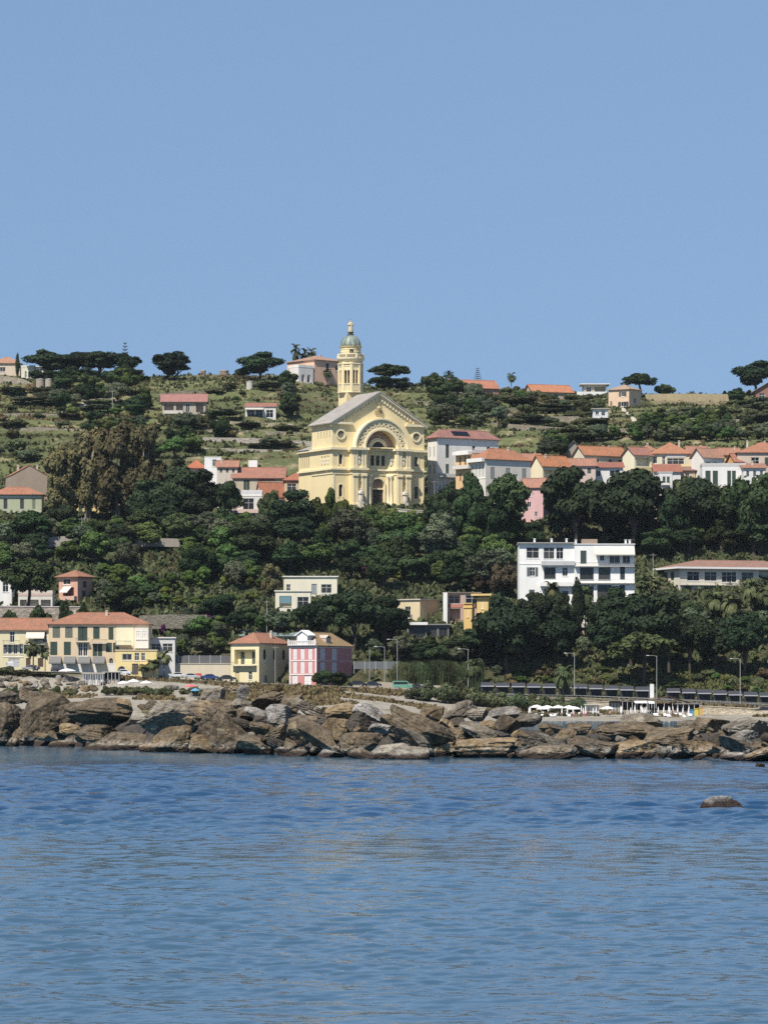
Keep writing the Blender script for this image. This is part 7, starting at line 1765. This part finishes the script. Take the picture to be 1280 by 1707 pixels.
for px, w, t_ in ((12, 36, 1006), (70, 40, 1004), (108, 34, 1008), (140, 30, 1006)): T('oak', px, 1040, t_, w, 'dark bush before the stone wall with white balustrade', 'bushes before the balustrade wall', Y=979, parts=False)
T('cypress', 1262, 660, 652, 5, 'tiny pointed bush by the brown chalet', Y=1425)
# palms
for px, b, t_, w, k, Y, lb in ((56, 1132, 1068, 32, 'datepalm', 948, 'tall palm before the long cream house at far left'), (76, 1132, 1078, 22, 'palm', 949, 'slim palm just right of the tall left one'), (240, 1150, 1106, 26, 'datepalm', 937, 'left palm of the group before the yellow annex'), (256, 1148, 1098, 28, 'datepalm', 936, 'middle palm of the group before the yellow annex'), (274, 1150, 1083, 30, 'datepalm', 938, 'tallest palm of the group before the yellow annex'), (790, 1176, 1096, 34, 'datepalm', 930, 'tall palm at the left end of the shelters'), (938, 1184, 1108, 36, 'datepalm', 926, 'thick palm among the beach umbrellas'),
  (1192, 1060, 985, 34, 'datepalm', 1020, 'left palm below the long low villa'), (1216, 1066, 990, 36, 'datepalm', 1012, 'tall slim palm below the long low villa'), (1252, 1050, 962, 40, 'datepalm', 1022, 'largest palm below the long low villa'), (1276, 1062, 975, 40, 'datepalm', 1018, 'palm at the right picture edge below the long villa'), (975, 1060, 974, 30, 'datepalm', 1008, 'palm before the middle of the white apartment block'), (920, 1040, 968, 30, 'datepalm', 1014, 'palm before the left half of the white apartment block'), (1070, 1010, 958, 34, 'palm', 1042, 'bushy palm between white block and long villa'), (1090, 1012, 960, 30, 'palm', 1046, 'second bushy palm left of the long villa'), (176, 1012, 980, 22, 'palm', 1012, 'small palm right of the pink hillside villa')): T(k, px, b, t_, w, lb, Y=Y)
# flowering and autumn coloured plants, reeds, oleanders
for px, b, t_, w, k, lb in ((274, 1046, 1028, 18, 'bloom', 'left purple bougainvillea on the stone garden wall'), (306, 1048, 1026, 26, 'bloom', 'right purple bougainvillea on the stone garden wall'), (348, 1042, 1020, 26, 'bloom', 'purple flowering bush above the cream retaining wall'), (470, 1060, 1040, 22, 'red', 'dark red bush behind the yellow corner house roof'), (612, 970, 935, 40, 'red', 'dark purple plum tree in the wood right of the modern yellow house'), (452, 1000, 942, 36, 'euc', 'ochre brown tree left of the modern yellow house'), (840, 1000, 925, 54, 'brown', 'large bare brown tree left of the white apartment block'), (805, 990, 950, 36, 'brown', 'bare brown bush above the ochre stair tower')): T(k, px, b, t_, w, lb, Y=990 + px % 7 if b > 1030 else None)
for i in range(26): px = 664 + i * 5.2 + random.uniform(-3, 3); T('reed', px, 1150 + random.uniform(-6, 2), 1104 + random.uniform(-6, 12), 20, 'tall green reed clump beside the road right of the pink villa', 'reed clumps', Y=958 + random.uniform(0, 8), parts=False)
for i, (px, b, t_, w) in enumerate(((690, 1178, 1142, 40), (715, 1178, 1134, 44), (742, 1180, 1132, 44), (768, 1180, 1130, 46), (792, 1182, 1140, 40), (705, 1186, 1158, 30), (812, 1186, 1148, 40), (835, 1188, 1152, 40), (860, 1189, 1150, 42), (886, 1190, 1154, 38), (912, 1190, 1154, 40), (935, 1190, 1158, 36), (960, 1190, 1158, 34))): T('oleander', px, b, t_, w, 'grey green oleander bush in the hedge under the tall palm' if px < 800 else 'grey green oleander bush in the row before the sea wall', 'oleander bushes behind the boulders', Y=926 - (i % 3))
for px, b, t_, w, lb in ((545, 1152, 1112, 30, 'dark bush at the left foot of the pink villa'), (566, 1150, 1118, 34, 'dark bush before the shaded side of the pink villa'), (528, 1150, 1122, 20, 'small dark bush at the corner of the pink villa')): T('oak', px, b, t_, w, lb, Y=948)
for i, (px, w, lb) in enumerate(((12, 40, 'left clipped hedge piece before the white van'), (36, 40, 'second clipped hedge piece by the tall left palm'), (66, 40, 'hedge piece under the slim left palm'), (92, 36, 'hedge piece left of the slatted pavilion'))): T('shrub', px, 1142, 1108 + i * 6, w, lb, Y=936, parts=False)
for i in range(9): px = 178 + i * 8.5; T('shrub', px, 1160, 1141 + (i % 2), 24, 'low dark hedge bush in front of the left terrace parasols', 'hedge of the left terrace', Y=919, parts=False)
for i in range(16): T('shrub', random.uniform(244, 345), random.uniform(1154, 1164), random.uniform(1142, 1150), random.uniform(14, 26), 'dark bush among the stones before the cream retaining wall', 'bushes before the cream wall', Y=random.uniform(912, 926), parts=False)
for i in range(8): T('shrub', 270 + i * 10.5, 697, 684 + i % 3, 18, 'clipped bush along the foot of the farmhouse', 'bushes before the farmhouse', Y=1292, parts=False)
for i in range(26): px = random.choice([random.uniform(0, 120), random.uniform(440, 580)]); T('dryshrub' if px > 300 else 'shrub', px, random.uniform(1146, 1166), 1138 + random.uniform(0, 16), random.uniform(12, 26), 'dry straw coloured bush on the bank below the pink villa' if px > 300 else 'scrubby bush among the stones below the long cream house', 'dry bushes on the bank' if px > 300 else 'scrub among the shore stones', Y=random.uniform(912, 930), parts=False)

# ---------------------------------------------------------------- the woods, filled tree by tree
g = random.Random(41)
def block_hit(px, py): return None
AVOID = [(236, 292, 915, 952), (300, 440, 986, 1004), (1076, 1214, 648, 680), (862, 1062, 895, 1012), (1108, 1280, 925, 985), (94, 155, 942, 1006), (455, 562, 955, 1020), (660, 752, 992, 1062), (736, 820, 985, 1050), (0, 92, 968, 1030), (500, 712, 640, 846), (712, 900, 712, 800), (864, 922, 790, 864), (950, 1280, 735, 806), (312, 520, 755, 850), (0, 84, 775, 862), (380, 482, 1056, 1140), (480, 590, 1048, 1146), (0, 292, 1016, 1120), (266, 346, 650, 690), (404, 464, 665, 704), (1012, 1072, 640, 695), (124, 214, 830, 866), (966, 1012, 1028, 1062), (1056, 1120, 822, 858)]
def clear(px, b, t_, w, frac=.30):
    """keep the crown from covering a building the photograph shows"""
    for x0, x1, y0, y1 in AVOID:
        ox = min(px + w * .42, x1) - max(px - w * .42, x0); oy = min(b, y1) - max(t_, y0)
        if ox > 0 and oy > 0 and ox * oy > frac * .2 * w * (b - t_): return False
    return True
def inside(px, py, poly):
    r_ = False
    for (x0, y0), (x1, y1) in zip(poly, poly[1:] + poly[:1]):
        if (y0 > py) != (y1 > py) and px < (x1 - x0) * (py - y0) / (y1 - y0) + x0: r_ = not r_
    return r_
def wood(poly, n, kinds, hgt, label, group, gap=.33, parts=True, wk=1.0, avoid=True, tries=60):
    xs = [p[0] for p in poly]; ys = [p[1] for p in poly]; got = []; k = 0
    for _ in range(n * tries):
        if len(got) >= n: break
        px, b = g.uniform(min(xs), max(xs)), g.uniform(min(ys), max(ys))
        if not inside(px, b, poly): continue
        h = g.uniform(*hgt); w = h * g.uniform(.8, 1.25) * wk; t_ = b - h
        if avoid and not clear(px, b, t_, w): continue
        if any(abs(px - q[0]) < gap * (w + q[2]) and abs(b - q[1]) < gap * .75 * (h + q[3]) * .5 for q in got): continue
        got.append((px, b, w, h))
    for px, b, w, h in got:
        kd = g.choice(kinds); lab = label
        lab = label.replace('TREE', {'oak': 'dark oak', 'pine': 'dark pine', 'green': 'green broadleaf tree', 'lime': 'yellow green tree', 'olive': 'grey green olive tree', 'umb': 'umbrella pine', 'euc': 'brown leafed tree', 'brown': 'bare brown tree', 'shrub': 'dark scrub bush', 'dryshrub': 'straw coloured bush', 'oleander': 'grey green bush', 'cypress': 'slim cypress', 'red': 'dark plum tree'}.get(kd, kd))
        tree(kd, px, b, b - h, w, lab, group, parts=parts)
    return len(got)
for px, b, t_, w in ((250, 1014, 994, 26), (272, 1012, 990, 30), (300, 1014, 992, 28), (326, 1014, 994, 26), (352, 1012, 992, 30), (386, 1008, 988, 28), (418, 1004, 986, 26), (300, 990, 974, 22), (336, 986, 970, 24), (212, 1016, 996, 24), (690, 968, 944, 30), (664, 972, 950, 26)): T('lime', px, b, t_, w, 'light yellow green tree in the garden terrace above the purple flowers' if px < 600 else 'light yellow green tree at the lower edge of the wood', 'light green garden trees')
W1 = wood([(380, 985), (420, 880), (560, 868), (720, 872), (800, 905), (860, 940), (850, 1000), (740, 985), (640, 985), (470, 968)], 84, ['oak', 'oak', 'oak', 'green', 'green', 'pine', 'olive'], (42, 80), 'TREE in the dense wood on the slope below the church', 'trees of the wood below the church')
W2 = wood([(0, 960), (0, 880), (220, 890), (420, 880), (400, 985), (300, 975), (160, 950)], 50, ['oak', 'green', 'pine', 'green', 'olive', 'umb', 'olive'], (36, 66), 'TREE on the wooded slope below the eucalyptus group', 'trees below the eucalyptus group')
W3 = wood([(720, 900), (860, 872), (1060, 870), (1280, 850), (1280, 935), (1100, 940), (1060, 920), (870, 905), (800, 920)], 75, ['oak', 'pine', 'pine', 'oak', 'green', 'umb'], (44, 82), 'TREE in the wood between the village row and the white block', 'trees between village row and white block')
W4 = wood([(150, 1036), (160, 960), (300, 960), (460, 975), (460, 1040), (300, 1020)], 34, ['green', 'lime', 'olive', 'oak', 'lime'], (20, 36), 'TREE in the terraced gardens above the left road houses', 'garden trees above the left road houses')
W5 = wood([(290, 1100), (300, 1040), (480, 1040), (480, 1075), (390, 1090)], 22, ['oak', 'green', 'olive', 'pine'], (26, 44), 'TREE between the cream retaining wall and the gardens', 'trees above the cream retaining wall')
W6 = wood([(600, 1110), (640, 1060), (860, 1050), (1280, 1050), (1280, 1085), (1180, 1090), (960, 1100), (800, 1112), (720, 1118)], 58, ['pine', 'oak', 'oak', 'olive', 'green'], (28, 56), 'TREE on the slope just above the shelters', 'trees above the shelters')
W7 = wood([(1060, 1010), (1110, 985), (1280, 990), (1280, 1060), (1060, 1060)], 26, ['oak', 'pine', 'olive', 'oleander'], (26, 44), 'TREE below the long low villa', 'trees below the long low villa')
W8 = wood([(840, 1020), (870, 1010), (1060, 1015), (1060, 1060), (840, 1060)], 16, ['pine', 'oak', 'olive'], (26, 44), 'TREE at the foot of the white block', 'trees at the foot of the white block')
W9 = wood([(712, 850), (720, 830), (900, 830), (960, 860), (860, 890), (720, 890)], 24, ['oak', 'oak', 'green', 'pine'], (36, 56), 'TREE below the houses right of the church', 'trees below the houses right of the church')
W10 = wood([(80, 900), (90, 885), (300, 885), (300, 905), (80, 905)], 9, ['oak', 'green'], (26, 38), 'TREE at the foot of the eucalyptus group', 'trees at the foot of the eucalyptus group', avoid=False)
W11 = wood([(800, 1150), (1280, 1160), (1280, 1100), (960, 1112), (800, 1122)], 52, ['shrub', 'olive', 'lime', 'shrub', 'green', 'dryshrub'], (8, 22), 'TREE on the grassy bank behind the shelters', 'bushes behind the shelters', parts=False, wk=1.5)
# the upper hill
U1 = wood([(0, 770), (0, 650), (100, 650), (270, 650), (520, 650), (520, 770), (300, 780)], 60, ['shrub', 'shrub', 'shrub', 'olive', 'green', 'dryshrub'], (6, 22), 'TREE on the terraced hill left of the church', 'bushes on the hill left of the church', parts=False, wk=1.5)
U2 = wood([(620, 690), (640, 650), (780, 662), (1000, 672), (1280, 670), (1280, 750), (900, 765), (830, 730), (720, 710)], 66, ['shrub', 'shrub', 'olive', 'shrub', 'green'], (6, 22), 'TREE on the terraced hill right of the church', 'bushes on the hill right of the church', parts=False, wk=1.5)
UA = wood([(0, 770), (0, 650), (270, 650), (520, 640), (520, 770), (300, 780)], 30, ['shrub', 'olive', 'shrub'], (9, 15), 'broad low TREE patch on the terraced hill left of the church', 'scrub patches on the hill left of the church', parts=False, wk=4.2)
UB = wood([(620, 690), (640, 650), (1000, 672), (1280, 674), (1280, 750), (900, 765), (720, 710)], 40, ['shrub', 'olive', 'shrub'], (9, 15), 'broad low TREE patch on the terraced hill right of the church', 'scrub patches on the hill right of the church', parts=False, wk=4.2)
U3 = wood([(90, 700), (100, 640), (240, 640), (260, 690), (400, 700), (330, 770), (240, 770)], 34, ['oak', 'olive', 'green', 'oak'], (22, 40), 'TREE between the skyline pines and the eucalyptus group', 'trees below the left skyline pines')
U4 = wood([(600, 730), (620, 660), (760, 660), (830, 700), (840, 740), (740, 735)], 34, ['olive', 'oak', 'olive', 'green'], (24, 42), 'TREE on the hill directly right of the church gable', 'trees on the hill behind the church')
U5 = wood([(840, 775), (850, 735), (940, 740), (1060, 730), (1280, 735), (1280, 760), (1000, 755)], 44, ['olive', 'oak', 'green', 'olive'], (20, 36), 'TREE behind the roofs of the village row', 'trees behind the village row')
U6 = wood([(1060, 735), (1060, 690), (1100, 680), (1220, 690), (1220, 735)], 26, ['oak', 'green', 'olive'], (22, 34), 'TREE in the gully below the straw coloured bank', 'trees in the gully at right')
U7 = wood([(470, 700), (480, 645), (570, 645), (560, 700)], 16, ['oak', 'olive'], (22, 36), 'TREE on the hill left of the bell tower', 'trees left of the bell tower')
U8 = wood([(700, 660), (600, 660), (640, 645), (760, 650), (1000, 662), (990, 672), (760, 668)], 40, ['shrub', 'olive', 'shrub'], (8, 16), 'TREE along the ridge right of the church', 'bushes along the ridge right of the church', parts=False, wk=1.5)
print('WOODS', W1, W2, W3, W4, W5, W6, W7, W8, W9, W10, W11, U1, U2, U3, U4, U5, U6, U7, U8)
# ---------------------------------------------------------------- grass tufts and undergrowth nobody could count
gn = np.random.default_rng(77)
def cover(name, n, Y0, Y1, size, mat, keep, seed):
    r_ = np.random.default_rng(seed); Y = r_.uniform(Y0, Y1, n); px = r_.uniform(-60, 1340, n); x = (px - 640) / F * Y
    k = keep(x, Y, r_); x, Y = x[k], Y[k]; n = len(x); z = gz(x, Y)
    s = size * (.4 + 1.1 * r_.random(n) ** 1.5)
    V = []
    for j in range(4):
        a = r_.random(n) * 3.14; dx, dy = np.cos(a) * s, np.sin(a) * s; h = s * r_.uniform(.6, 1.3, n); ox, oy = r_.normal(0, .5, n) * s, r_.normal(0, .5, n) * s
        lx, ly = r_.normal(0, .4, n) * s, r_.normal(0, .4, n) * s
        q = np.stack([np.stack([x + ox - dx * .5, Y + oy - dy * .5, z - .1], 1), np.stack([x + ox + dx * .5, Y + oy + dy * .5, z - .1], 1), np.stack([x + ox + dx * .35 + lx, Y + oy + dy * .35 + ly, z + h], 1), np.stack([x + ox - dx * .3 + lx, Y + oy - dy * .3 + ly, z + h * .8], 1)], 1)
        V.append(q)
    V = np.concatenate(V).reshape(-1, 3)
    return tag(put(name, np_mesh(name, V, np.arange(len(V)).reshape(-1, 4), mat)), kind='stuff')
cover('dry_grass', 12000, 1180, 1446, .6, FOL['dry'], lambda x, Y, r_: vnoise(x / 28, Y / 22, 51) > .66, 1)
cover('green_grass', 12000, 1180, 1446, .8, FOL['scrub'], lambda x, Y, r_: vnoise(x / 28, Y / 22, 51) < .60, 2)
cover('undergrowth', 26000, 962, 1180, 1.0, FOL['scrub'], lambda x, Y, r_: (Y > 985) | (r_.random(len(x)) < .35), 3)
PXW = lambda x, Y: 640 + x / Y * F
cover('bank_grass', 16000, 964, 992, .55, FOL['lime2'], lambda x, Y, r_: (PXW(x, Y) > 700) & (vnoise(x / 9, Y / 6, 61) > .25), 6)
cover('meadow_grass', 9000, 985, 1090, .7, FOL['dry'], lambda x, Y, r_: ((PXW(x, Y) > 232) & (PXW(x, Y) < 300) & (Y > 1052)) | ((PXW(x, Y) > 285) & (PXW(x, Y) < 345) & (Y < 1016)), 7)
cover('dry_earth_grass', 14000, 1260, 1444, .7, FOL['dry'], lambda x, Y, r_: ((PXW(x, Y) < 250) & (vnoise(x / 22, Y / 18, 63) > .45)) | ((PXW(x, Y) > 395) & (PXW(x, Y) < 560) & (Y > 1385) & (vnoise(x / 14, Y / 12, 64) > .35)), 8)
cover('bank_top_grass', 2600, 1404, 1413, .45, FOL['dry'], lambda x, Y, r_: (PXW(x, Y) > 1070) & (PXW(x, Y) < 1220), 9)
cover('shore_grass', 16000, 892, 938, .55, FOL['dry'], lambda x, Y, r_: ((x > -40) & (x < -10) & (r_.random(len(x)) < .8)) | (vnoise(x / 9, Y / 6, 53) > .66), 4)

# ---------------------------------------------------------------- the air over the bay
m = MB(); m.box(-2200, 2200, -12, 2700, -4.0, 175)
hz, ht, hb = _new("sea_air")
ht.nodes.remove(hb)
pv = N(ht, "ShaderNodeVolumePrincipled", Density=0.000018); pv.inputs['Color'].default_value = (.78, .88, 1.0, 1)
ht.links.new(pv.outputs[0], ht.nodes["Material Output"].inputs['Volume'])
tag(m.build('haze', hz), kind='stuff')
